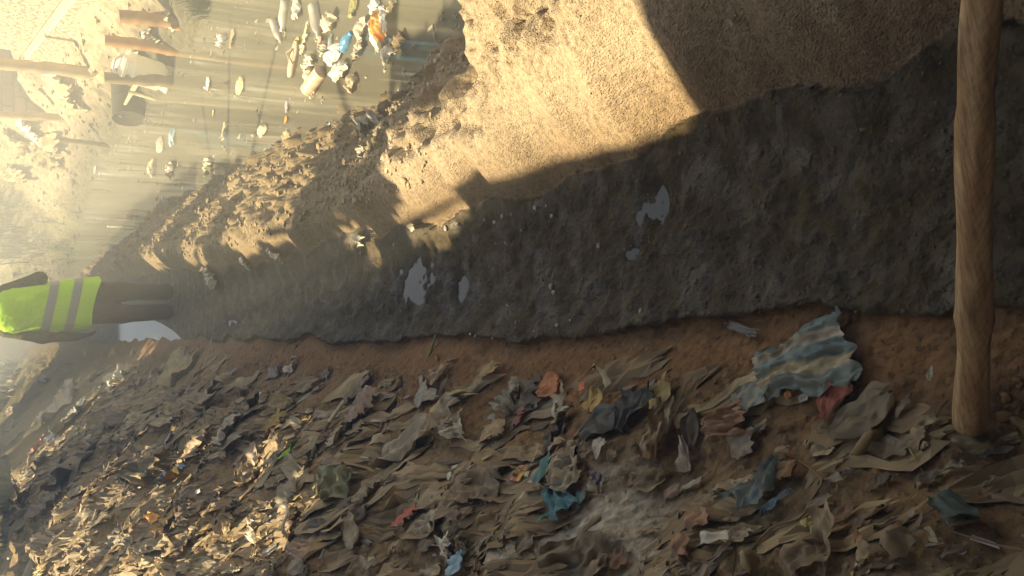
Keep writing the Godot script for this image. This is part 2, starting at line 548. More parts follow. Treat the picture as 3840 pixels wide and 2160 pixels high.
const GAPS := [[-1.317, 0.892, -4.947, 0.184, 0.80], [-1.292, 0.882, -4.659, 0.184, 0.80], [-1.403, 0.988, -4.665, 0.184, 0.80], [-1.369, 0.968, -4.381, 0.230, 0.80], [-1.218, 0.831, -4.255, 0.196, 0.80], [-1.253, 0.879, -3.918, 0.230, 0.80], [-1.428, 1.026, -4.350, 0.230, 0.80], [-1.298, 0.924, -3.850, 0.230, 0.80], [-1.474, 0.986, -6.107, 0.138, 0.50], [-1.558, 1.078, -5.850, 0.161, 0.50], [-1.587, 1.114, -5.687, 0.115, 0.60], [-1.753, 1.100, -8.978, 0.161, 0.50], [-1.853, 1.208, -8.771, 0.115, 0.50], [-1.707, 1.010, -9.688, 0.138, 0.50], [-1.460, 0.638, -11.883, 0.184, 0.50], [-1.272, 0.466, -11.737, 0.138, 0.60], [-1.610, 0.798, -11.529, 0.138, 0.60], [-0.972, 0.340, -9.249, 0.184, 0.80], [-0.904, 0.304, -8.822, 0.138, 0.80], [-1.074, 0.744, -3.146, 0.149, 1.00], [-1.055, 0.738, -2.946, 0.149, 1.00], [-1.082, 0.760, -3.000, 0.161, 1.00], [-1.016, 0.709, -2.821, 0.138, 1.00], [-0.992, 0.694, -2.685, 0.115, 1.00], [-0.880, 0.613, -2.260, 0.138, 1.00], [-0.901, 0.629, -2.317, 0.115, 1.00], [-3.055, 1.351, -11.576, 0.345, 0.50], [-2.557, 1.318, -8.275, 0.230, 0.50], [-1.664, 1.207, -5.252, 0.184, 0.60], [0.614, 0.020, -4.880, 0.278, 0.80], [0.528, 0.062, -5.076, 0.253, 0.80], [0.637, 0.004, -4.623, 0.202, 0.80], [0.418, 0.150, -5.032, 0.202, 0.80], [0.405, 0.156, -4.373, 0.152, 0.80], [0.789, -0.132, -7.952, 0.329, 0.80], [0.593, 0.005, -7.990, 0.329, 0.80], [0.512, 0.092, -6.340, 0.304, 0.80], [0.448, 0.102, -8.247, 0.253, 0.80], [1.262, -0.455, -3.995, 0.076, 0.80], [1.069, -0.328, -3.813, 0.089, 0.80], [0.811, -0.102, -3.375, 0.101, 0.80], [0.543, 0.213, -2.697, 0.101, 0.80], [0.435, 0.172, -2.661, 0.089, 0.80], [0.374, 0.103, -2.612, 0.076, 0.80], [0.466, 0.173, -2.342, 0.063, 0.80], [0.530, 0.202, -2.242, 0.101, 0.80], [0.282, 0.032, -2.877, 0.089, 0.80], [0.281, 0.010, -2.748, 0.076, 0.80], [0.243, 0.024, -3.558, 0.063, 0.80], [0.241, -0.000, -3.424, 0.063, 0.80], [-.36, 1.42, -8.15, .085, 1.0]]
const EDGE := [[-2.2, .25], [-2.4, .5], [-2.5, .75], [-2.9, .85], [-3.8, .8], [-4.0, .55], [-4.65, .55], [-4.8, .7], [-5.15, .4], [-6.4, .4], [-6.6, .6], [-8.5, .8], [-12.5, .7], [-14.0, .4], [-16, .3]]
func shade_edge(z: float) -> float:
	return tab(EDGE, z)

func build_shade():
	M.iron = plain(Color(.32, .27, .22), .55, .4); M.iron.metallic = .4; M.iron.cull_mode = BaseMaterial3D.CULL_DISABLED
	roof("rusty corrugated iron roof on posts above the camera", -4.63, 2.87, 1.777, -3.223, 4.45, -.29)
	roof("rusty corrugated iron eave on posts above the left bank", -4.6, -2.45, -2.5, -3.9, 4.6, 0.0)
	var wall := thing("board_wall", "rough board wall behind the camera under the roof", "wall", Vector3(-2.6, 0, .75))
	for i in 17:
		var bx2 := .15 + i * .31
		var gy2 := hgt(-2.6 + bx2, .75) - .15
		mesh("board", box(Vector3(.295, 4.1 - gy2, .03), .004), M.board, wall, Vector3(bx2, (4.1 + gy2) * .5, .004 * (i % 2)))
	var side := thing("board_wall", "rough board wall beside the near mud bank under the roof", "wall", Vector3(1.75, 0, -1.0))
	side.rotation.y = -PI * .5
	for i in 6:
		var wp := side.transform * Vector3(.15 + i * .31, 0, 0)
		var gy2 := hgt(wp.x, wp.z) - .15
		mesh("board", box(Vector3(.295, 4.1 - gy2, .03), .004), M.board, side, Vector3(.15 + i * .31, (4.1 + gy2) * .5, .004 * (i % 2)))
	var lm := SurfaceTool.new(); lm.begin(Mesh.PRIMITIVE_TRIANGLES); lm.set_smooth_group(-1)
	for k in 6:                                                     # a sprig of six leaves
		var a := TAU * k / 6.0 + .3; var d := Vector3(cos(a), .35 * sin(k * 2.1), sin(a)); var s := d.cross(Vector3.UP).normalized()
		var L := .105 + .02 * sin(k * 3.0); var W := .036
		quad(lm, d * .01, d * L * .5 - s * W + Vector3.UP * .012, d * L, d * L * .5 + s * W + Vector3.UP * .012)
	var leaf := finish(lm)
	var S := SUN / SUN.y
	var labels := ["leafy green tree over the rubbish bank nearest the camera", "leafy green tree over the rubbish bank beside the person", "leafy green tree over the rubbish bank beyond the person"]
	var zr := [[-2.38, -5.6], [-5.6, -9.0], [-9.0, -15.0]]
	for t in 3:
		var zc: float = (zr[t][0] + zr[t][1]) * .5
		var bx := tab(ZXL, zc - 1.0) - 2.9
		var base := on(bx, zc - 1.0, -.05)
		var tree := thing("leafy_tree", labels[t], "tree", base)
		var top := Vector3(.6, 3.6, -.3)
		mesh("trunk", tube([Vector3.ZERO, Vector3(.06, 1.0, .03), Vector3(.2, 2.2, -.1), top], [.16, .12, .1, .06], 9, .4, Color(.16, .12, .08)), M.solid, tree)
		for k in 6:
			var a := TAU * k / 6.0 + t
			var tip := top + Vector3(cos(a) * 1.3 + .5, .5 + .3 * sin(k * 2.0), sin(a) * 1.5)
			mesh("limb", tube([Vector3(.2, 2.2 + .2 * k, -.1) if k < 4 else top, (top + tip) * .5 + Vector3(0, -.2, 0), tip], [.05, .035, .012], 6, .3, Color(.16, .12, .08)), M.solid, tree)
		var xf := []; var cols := []
		var n: int = [3900, 3900, 4600][t]
		while xf.size() < n:
			var sz := rng.randf_range(zr[t][1], zr[t][0])
			var edge := shade_edge(sz)
			var sx := edge - pow(rng.randf(), 1.15) * 4.3
			var h := rng.randf_range(3.1, 5.6)
			var pos := Vector3(sx, .35, sz) + S * (h - .35)
			var ok := true
			for g in GAPS:
				var q: Vector3 = Vector3(g[0], g[1], g[2]) + S * (h - g[1])
				var dx: float = pos.x - q.x; var dz: float = pos.z - q.z
				if Vector2(dx, dz * g[4]).length() < g[3] + .11: ok = false; break
			if not ok: continue
			var b := Basis.from_euler(Vector3(rng.randf_range(-.7, .7), rng.randf() * TAU, rng.randf_range(-.7, .7))).scaled(Vector3.ONE * rng.randf_range(.9, 1.5))
			xf.append(Transform3D(b, pos - base))
			var gk := rng.randf_range(.7, 1.3)
			cols.append(Color(.06 * gk, .11 * gk, .025 * gk))
		scatter("foliage", leaf, M.leaf, xf, cols, tree)

# ---------------------------------------------------------------- the person
var FX := 0.0
func field(lo: Vector3, hi: Vector3, cell: float, bones: Array, k: float) -> Array:
	var n := Vector3i(int((hi.x - lo.x) / cell) + 2, int((hi.y - lo.y) / cell) + 2, int((hi.z - lo.z) / cell) + 2)
	var f := PackedFloat32Array(); f.resize(n.x * n.y * n.z); f.fill(1.0)
	for b in bones:
		var A: Vector3 = b[0]; var B: Vector3 = b[1]; var ra: float = b[2]; var rb: float = b[3]
		var fl: Vector3 = b[4] if b.size() > 4 else Vector3.ONE          # flatten
		var m := maxf(ra, rb) * maxf(1.0, maxf(1.0 / fl.x, 1.0 / fl.z)) + k + cell * 2
		var l := ((A.min(B) - Vector3.ONE * m) - lo) / cell
		var h := ((A.max(B) + Vector3.ONE * m) - lo) / cell
		for y in range(maxi(int(l.y), 0), mini(int(h.y) + 1, n.y)):
			for z in range(maxi(int(l.z), 0), mini(int(h.z) + 1, n.z)):
				for x in range(maxi(int(l.x), 0), mini(int(h.x) + 1, n.x)):
					var p := lo + Vector3(x, y, z) * cell
					var AB := (B - A) * fl; var AP := (p - A) * fl
					var t := clampf(AP.dot(AB) / maxf(AB.length_squared(), 1e-9), 0.0, 1.0)
					var d := (AP - AB * t).length() - lerpf(ra, rb, t)
					var i := (y * n.z + z) * n.x + x
					f[i] = smin(f[i], d, k)
	return [f, n]

func nets(st: SurfaceTool, lo: Vector3, cell: float, fn: Array, paint: Callable):
	var f: PackedFloat32Array = fn[0]; var n: Vector3i = fn[1]
	var id := {}
	var V := []
	var offs := [Vector3i(0, 0, 0), Vector3i(1, 0, 0), Vector3i(0, 1, 0), Vector3i(1, 1, 0), Vector3i(0, 0, 1), Vector3i(1, 0, 1), Vector3i(0, 1, 1), Vector3i(1, 1, 1)]
	var edges := [[0, 1], [2, 3], [4, 5], [6, 7], [0, 2], [1, 3], [4, 6], [5, 7], [0, 4], [1, 5], [2, 6], [3, 7]]
	for y in n.y - 1:
		for z in n.z - 1:
			for x in n.x - 1:
				var i0 := (y * n.z + z) * n.x + x
				if absf(f[i0]) > cell * 2.0: continue
				var c := [f[i0], f[i0 + 1], f[i0 + n.z * n.x], f[i0 + n.z * n.x + 1], f[i0 + n.x], f[i0 + n.x + 1], f[i0 + n.z * n.x + n.x], f[i0 + n.z * n.x + n.x + 1]]
				var neg := 0
				for v in c: neg += 1 if v < 0.0 else 0
				if neg == 0 or neg == 8: continue
				var s := Vector3.ZERO; var m := 0
				for e in edges:
					var a: float = c[e[0]]; var b: float = c[e[1]]
					if (a < 0.0) != (b < 0.0):
						s += Vector3(offs[e[0]]).lerp(Vector3(offs[e[1]]), a / (a - b)); m += 1
				id[i0] = V.size()
				V.append(lo + (Vector3(x, y, z) + s / m) * cell)
	var sx := 1; var sy := n.z * n.x; var sz := n.x
	for i0 in id:
		for ax in [[sx, sy, sz], [sy, sz, sx], [sz, sx, sy]]:
			var e: int = i0 + ax[0]
			if e >= f.size(): continue
			var a := f[i0]; var b := f[e]
			if (a < 0.0) == (b < 0.0): continue
			var q := [i0, i0 - ax[1], i0 - ax[1] - ax[2], i0 - ax[2]]
			if not (id.has(q[1]) and id.has(q[2]) and id.has(q[3])): continue
			var w := [V[id[q[0]]], V[id[q[1]]], V[id[q[2]]], V[id[q[3]]]]
			for t in ([0, 1, 2, 0, 2, 3] if a >= 0.0 else [0, 2, 1, 0, 3, 2]):
				st.set_color(paint.call(w[t])); st.add_vertex(w[t])

func hand(wrist: Vector3, dir: Vector3, palm_n: Vector3, thumb: float) -> Array:
	var side := dir.cross(palm_n).normalized() * thumb
	var k := wrist + dir * .085
	var out := [[wrist, wrist + dir * .03, .026, .03], [wrist + dir * .03 - side * .018, k - side * .025, .018, .015], [wrist + dir * .03 + side * .018, k + side * .025, .018, .015], [wrist + dir * .03, k, .02, .016]]
	for i in 4:
		var o: Vector3 = side * (.030 - .02 * i)
		var len: float = [.068, .078, .072, .056][i]
		var a: Vector3 = k + o
		var m: Vector3 = a + (dir * .95 + palm_n * .25).normalized() * len * .5
		out.append([a, m, .0095, .009])
		out.append([m, m + (dir * .75 + palm_n * .65).normalized() * len * .5, .009, .0075])
	var ta := wrist + dir * .035 + side * .026
	var tm := ta + (dir * .6 + side * .7 + palm_n * .3).normalized() * .038
	out.append([ta, tm, .013, .0105]); out.append([tm, tm + (dir * .85 + side * .25 + palm_n * .4).normalized() * .03, .0105, .008])
	return out

func build_person():
	var at := Vector3(PX, 0.0, PZ)
	at.y = hgt(PX, PZ) - .03
	var t := thing("person", "person in a yellow green reflective vest standing in the ditch, back turned", "person", at)
	var L := -.045                                                   # the trunk leans to its left
	var sh := Vector3(L * 1.3, 1.38, 0)
	var lw := Vector3(-.305, .83, -.03); var rw := Vector3(.12, 1.08, -.26)
	var bones := [
		[Vector3(-.07, .6, .0), Vector3(-.05, .85, .0), .07, .115], [Vector3(.07, .6, .0), Vector3(.05, .85, .0), .07, .115],
		[Vector3(-.09, .10, .02), Vector3(-.105, .47, -.02), .078, .085], [Vector3(-.105, .47, -.02), Vector3(-.085, .86, .0), .088, .115],
		[Vector3(.10, .10, .02), Vector3(.105, .47, -.02), .078, .085], [Vector3(.105, .47, -.02), Vector3(.085, .86, .0), .088, .115],
		[Vector3(-.09, .05, .03), Vector3(-.12, .045, -.16), .055, .05], [Vector3(.10, .05, .03), Vector3(.14, .045, -.16), .055, .05],
		[Vector3(-.06, .9, 0), Vector3(-.07 + L * .6, 1.12, .0), .125, .115], [Vector3(.06, .9, 0), Vector3(.07 + L * .6, 1.12, .0), .125, .115],
		[Vector3(-.07 + L * .6, 1.12, 0), Vector3(-.1 + L * 1.2, 1.33, .0), .115, .105], [Vector3(.07 + L * .6, 1.12, 0), Vector3(.1 + L * 1.2, 1.33, .0), .115, .105],
		[Vector3(-.15, .0, 0) + sh, Vector3(.15, .0, 0) + sh, .07, .07], [sh, sh + Vector3(-.01, .14, -.02), .06, .052],
		[sh + Vector3(-.17, -.01, 0), Vector3(-.30, 1.11, .03), .066, .055], [Vector3(-.30, 1.11, .03), lw, .053, .042],
		[sh + Vector3(.17, -.01, 0), Vector3(.225, 1.13, .03), .066, .058], [Vector3(.225, 1.13, .03), rw, .055, .042],
	]
	var st := SurfaceTool.new(); st.begin(Mesh.PRIMITIVE_TRIANGLES); st.set_smooth_group(0)
	var lo := Vector3(-.46, -.02, -.36)
	var fd := field(lo, Vector3(.46, 1.6, .24), .0155, bones, .035)
	nets(st, lo, .0155, fd, func(p: Vector3) -> Color:
		var k := 1.0 + .3 * n2.get_noise_3dv(p * 9.0)
		if p.y < .13: return Color(.03, .028, .022) * k
		if p.y > 1.47: return Color(.14, .07, .04)
		if p.y > .93 or absf(p.x + .03) > .235: return Color(.085, .088, .045) * k
		return Color(.06, .041, .024).lerp(Color(.035, .028, .018), smoothstep(.45, .12, p.y)) * k)
	for hnd in [[lw, Vector3(.05, -1, -.08).normalized(), Vector3(1, 0, 0), 1.0], [rw, Vector3(-.5, .25, -.8).normalized(), Vector3(0, -.3, -1), -1.0]]:
		var hb := hand(hnd[0], hnd[1], (hnd[2] - hnd[1] * hnd[2].dot(hnd[1])).normalized(), hnd[3])
		var l2: Vector3 = hnd[0]
		var h2: Vector3 = hnd[0]
		for q in hb:
			l2 = l2.min(q[0]).min(q[1]); h2 = h2.max(q[0]).max(q[1])
		l2 -= Vector3.ONE * .045; h2 += Vector3.ONE * .045
		nets(st, l2, .0048, field(l2, h2, .0048, hb, .008), func(_p: Vector3) -> Color: return Color(.15, .078, .045))
	var hc := sh + Vector3(-.015, .26, -.03)
	var hb2 := [[hc + Vector3(0, .035, .012), hc + Vector3(0, .03, -.02), .088, .085], [hc + Vector3(0, -.05, -.045), hc + Vector3(0, -.02, -.03), .052, .06], [hc + Vector3(0, -.12, 0), hc, .054, .06],
		[hc + Vector3(0, .0, -.1), hc + Vector3(0, -.025, -.118), .01, .015], [hc + Vector3(-.086, .01, .0), hc + Vector3(-.086, -.03, .0), .014, .01], [hc + Vector3(.086, .01, .0), hc + Vector3(.086, -.03, .0), .014, .01],
		[hc + Vector3(-.025, -.058, -.094), hc + Vector3(.025, -.058, -.094), .008, .008]]
	var l3 := hc - Vector3.ONE * .19
	nets(st, l3, .006, field(l3, hc + Vector3.ONE * .17, .006, hb2, .02), func(p: Vector3) -> Color:
		var d := p - hc
		if Vector2(absf(d.x) - .032, d.y - .012).length() < .011 and d.z < -.06: return Color(.03, .02, .015) if Vector2(absf(d.x) - .032, d.y - .012).length() < .006 else Color(.6, .55, .5)
		if absf(d.y + .058) < .006 and absf(d.x) < .026 and d.z < -.07: return Color(.2, .06, .05)
		return Color(.012, .01, .009) if d.y > .055 - clampf(d.z, -.02, .09) * 1.3 + .01 else Color(.15, .078, .045))
	mesh("body", finish(st), M.cloth, t)
	# vest: rings round the trunk
	var prof := [[.70, .245, .165], [.78, .243, .162], [.9, .236, .155], [1.0, .228, .15], [1.12, .222, .15], [1.24, .222, .148], [1.33, .222, .14], [1.40, .205, .125], [1.445, .15, .105], [1.475, .085, .085]]
	mesh("vest", rings(prof, 0.0, .0, 0.0, 2.0), M.vest, t)
	mesh("reflective_band", rings(prof, .004, .835, .905, 2.0), M.band, t)
	mesh("reflective_band", rings(prof, .004, 1.02, 1.09, 2.0), M.band, t)

func rings(prof: Array, out: float, y0: float, y1: float, _k: float) -> ArrayMesh:
	var st := SurfaceTool.new(); st.begin(Mesh.PRIMITIVE_TRIANGLES); st.set_smooth_group(0)
	var ys := []
	var full := y1 <= y0
	var a: float = prof[0][0] if full else y0
	var b: float = prof[-1][0] if full else y1
	var n := 40 if full else 5
	for i in n + 1: ys.append(lerpf(a, b, float(i) / n))
	var P := []
	for y in ys:
		var k := 0
		while k < prof.size() - 2 and y > prof[k + 1][0]: k += 1
		var f: float = clampf((y - prof[k][0]) / (prof[k + 1][0] - prof[k][0]), 0.0, 1.0)
		var rx: float = lerpf(prof[k][1], prof[k + 1][1], f) + out; var rz: float = lerpf(prof[k][2], prof[k + 1][2], f) + out
		var ring := []
		for s in 41:
			var an := TAU * s / 40.0
			var w: float = 1.0 + .03 * n2.get_noise_3d(cos(an) * 2.5, y * 4.0, sin(an) * 2.5) + .055 * n1.get_noise_3d(cos(an) * 1.4, y * 3.2, sin(an) * 1.4 + 3.0) * (1.6 - y * .5) + .03 * sin(an * 5.0 + y * 3.0) * clampf(1.15 - y, 0.0, .5)
			var c := cos(an); var si := sin(an)
			var px: float = signf(c) * pow(absf(c), .8) * rx * w
			var slant := -.045 * px / .24 if y < 1.35 else 0.0
			var lean := -.045 * clampf((y - .75) / .62, 0.0, 1.0) * 1.3
			ring.append(Vector3(px + lean, y + slant * (1.0 if y < 1.2 else (1.35 - y) / .15) - .012 * sin(an * 3.0) * float(y < .71), signf(si) * pow(absf(si), .8) * rz * w))
		P.append(ring)
	for i in P.size() - 1:
		for s in 40:
			quad(st, P[i][s], P[i][s + 1], P[i + 1][s + 1], P[i + 1][s])
	return finish(st)

# ---------------------------------------------------------------- far bank: walls, posts, drum, can
func post(label: String, x: float, z: float, top: Vector3, r0: float, r1: float, col: Color, cat := "post", called := "wooden_post", group := ""):
	var b := on(x, z, -.12)
	if b.y < -.5: b.y = -.5
	stem(called, label, cat, [b, b.lerp(top, .5) + Vector3(.012, 0, .01), top], r0, r1, col, group)

func brick_wall(label: String, p: Vector3, yaw: float, w: float, h: float, col: Color):
	var t := thing("brick_wall", label, "wall", p)
	t.rotation.y = yaw
	mesh("mortar", box(Vector3(w, h, .12)), plain(Color(.36, .3, .2), .95, .2), t, Vector3(w * .5, h * .5, 0))
	var bw := .40; var bh := .19
	var mats := []
	for i in 4: mats.append(plain(col * (.85 + .12 * i), .92, .2))
	var m1 := box(Vector3(bw - .02, bh - .02, .16), .012); var m2 := box(Vector3(bw * .5 - .02, bh - .02, .16), .012)
	for r in int(h / bh):
		var x := 0.0
		var k := 0
		while x < w - .05:
			var half := k == 0 and r % 2 == 1
			var ww := bw * .5 if half else bw
			if x + ww > w + .02: half = true; ww = bw * .5
			mesh("brick", m2 if half else m1, mats[rng.randi() % 4], t, Vector3(x + ww * .5, (r + .5) * bh, rng.randf_range(-.008, .008)))
			x += ww; k += 1

func grass(label: String, x: float, z: float, n: int, h: float, spread: float):
	var st := SurfaceTool.new(); st.begin(Mesh.PRIMITIVE_TRIANGLES); st.set_smooth_group(-1)
	var base := on(x, z, 0.0)
	for i in n:
		var a := rng.randf() * TAU; var r := sqrt(rng.randf()) * spread * .6
		var q := Vector3(cos(a) * r, 0, sin(a) * r); q.y = hgt(x + q.x, z + q.z) - base.y - .01
		var d := Vector3(cos(a + rng.randf_range(-1, 1)), 0, sin(a + rng.randf_range(-1, 1))) * h * rng.randf_range(.2, .7)
		var hh := h * rng.randf_range(.5, 1.0); var s := Vector3(-d.z, 0, d.x).normalized() * rng.randf_range(.006, .014)
		var gk := rng.randf_range(.6, 1.4)
		st.set_color(Color(.085 * gk, .10 * gk, .022 * gk))
		var m := q + d * .4 + Vector3.UP * hh * .65
		quad(st, q - s, q + s, m + s * .8, m - s * .8)
		tri(st, m - s * .8, m + s * .8, q + d + Vector3.UP * hh)
	tag(mesh("grass_clump", finish(st), M.leaf, null, base), label, "grass clump")

func build_far_side():
	post("orange brown wooden stake at the water, nearest the frame edge", 2.750, -8.580, Vector3(2.724, 0.403, -8.630), 0.075, 0.07, Color(0.42, 0.24, 0.11), "stake", "wooden_stake", "stakes along the canal edge")
	post("split orange brown stake in the middle of the stake row", 2.634, -9.198, Vector3(2.637, 0.458, -9.248), 0.07, 0.06, Color(0.45, 0.25, 0.1), "stake", "wooden_stake", "stakes along the canal edge")
	post("short grey stake behind the white jerrycan", 2.342, -9.443, Vector3(2.297, 0.437, -9.493), 0.07, 0.065, Color(0.32, 0.27, 0.19), "stake", "wooden_stake", "stakes along the canal edge")
	post("tall pale leaning post to the right of the block wall", 3.027, -12.362, Vector3(2.986, 1.512, -12.412), 0.09, 0.08, Color(0.5, 0.42, 0.28), "post", "wooden_post", "")
	post("slender pale post in front of the block wall", 3.077, -16.141, Vector3(3.008, 1.443, -16.191), 0.07, 0.06, Color(0.48, 0.36, 0.22), "post", "wooden_post", "")
	post("thin dark stake standing in shaded water beyond the drum", 2.368, -14.567, Vector3(2.423, 0.485, -14.617), 0.05, 0.04, Color(0.2, 0.17, 0.12), "stake", "wooden_stake", "stakes along the canal edge")
	post("thin pale stick leaning on the drum at the waterline", 2.311, -10.494, Vector3(2.452, 0.017, -10.694), .028, .022, Color(0.5, 0.44, 0.32), "stick", "leaning_stick")
	build_jerrycan(Vector3(2.485, -0.222, -9.652))
	build_board(Vector3(2.537, -0.145, -10.429))
	build_drum(Vector3(2.523, -0.176, -11.364))
	build_sackling(Vector3(2.857, 0.102, -11.693))
	brick_wall("grey block wall behind the pale posts on the far bank", Vector3(3.096, 0.479, -16.807), -.08, 1.9, 1.14, Color(.42, .34, .23))
	build_render_wall()
	scrap("plastic_sheet", "bright white sheet draped on the far bank below the slender post", "plastic", 3.091, -17.347, -0.85, 0.52, 0.556, 0.485, Color(0.8, 0.75, 0.62), 334, {"dirt": .02, "fold": .3})
	scrap("straw_mat", "curled straw mat hanging below the bright white sheet", "mat", 2.833, -17.256, -0.63, 0.78, 0.757, 0.455, Color(0.48, 0.4, 0.25), 335, {"fold": .5, "rough": .9, "back": .1})
	scrap("straw_mat", "pale sunlit mat piece under the block wall", "mat", 3.499, -14.961, -0.37, 0.93, 0.659, 0.521, Color(0.7, 0.62, 0.45), 336, {"fold": .4, "dirt": .1})
	scrap("straw_mat", "wrinkled straw mat between the leaning post and the drum", "mat", 3.283, -14.681, -0.39, 0.92, 0.980, 0.513, Color(0.48, 0.4, 0.25), 337, {"fold": .5, "rough": .9, "back": .1})
	scrap("straw_mat", "long dry straw bundle left of the slender post", "mat", 3.116, -18.068, -0.95, 0.30, 0.641, 0.407, Color(0.48, 0.4, 0.25), 338, {"fold": .6, "rough": .9, "shape": "strip"})
	scrap("straw_mat", "dark folded straw mat low by the shaded water", "mat", 2.599, -17.952, -0.50, 0.87, 0.861, 0.533, Color(0.3, 0.25, 0.14), 339, {"fold": .5, "rough": .9})
	scrap("straw_mat", "flat dry straw bundle farthest along the far bank", "mat", 2.328, -19.436, -0.23, 0.97, 1.031, 0.379, Color(0.48, 0.4, 0.25), 340, {"fold": .6, "rough": .9})
	scrap("plastic_bag", "pale crumpled bag between the two orange stakes", "bag", 2.807, -9.355, -0.31, 0.95, 0.318, 0.204, Color(0.55, 0.5, 0.4), 341, {"fold": .5, "bulge": .05, "dirt": .15})
	scrap("plastic_bag", "grey crumpled bag beside the split orange stake", "bag", 2.731, -9.918, -0.29, 0.96, 0.335, 0.238, Color(0.4, 0.36, 0.3), 342, {"fold": .5, "bulge": .04})
	scrap("plastic_bag", "dusty bag at the foot of the nearest stake", "bag", 2.846, -8.653, -0.32, 0.95, 0.272, 0.198, Color(0.45, 0.4, 0.3), 343, {"fold": .5, "bulge": .05})
	grass("green grass clump at the far end of the canal", 1.334, -20.035, 90, 0.5, 0.4)
	grass("dry grass clump right of the person's shoulder", 0.742, -20.327, 70, 0.45, 0.4)
	grass("low grass clump at the end of the far water", 0.870, -20.003, 60, 0.4, 0.3)
	grass("dark green clump at the canal edge by the frame edge", 2.754, -7.821, 110, 0.3, 0.18)
	grass("small grass clump on the straw covered far bank", 1.744, -19.855, 60, 0.4, 0.3)
	grass("shaded green weeds on the bank left of the person", -2.089, -23.483, 90, 0.5, 0.5)
	grass("shaded green weeds uphill of the person", -2.215, -18.009, 90, 0.5, 0.5)
	grass("weeds on the upper bank beyond the sunlit rubbish", -2.271, -10.008, 80, 0.4, 0.4)
	grass("weeds at the top corner of the rubbish bank", -2.828, -9.881, 70, 0.4, 0.4)
	pass

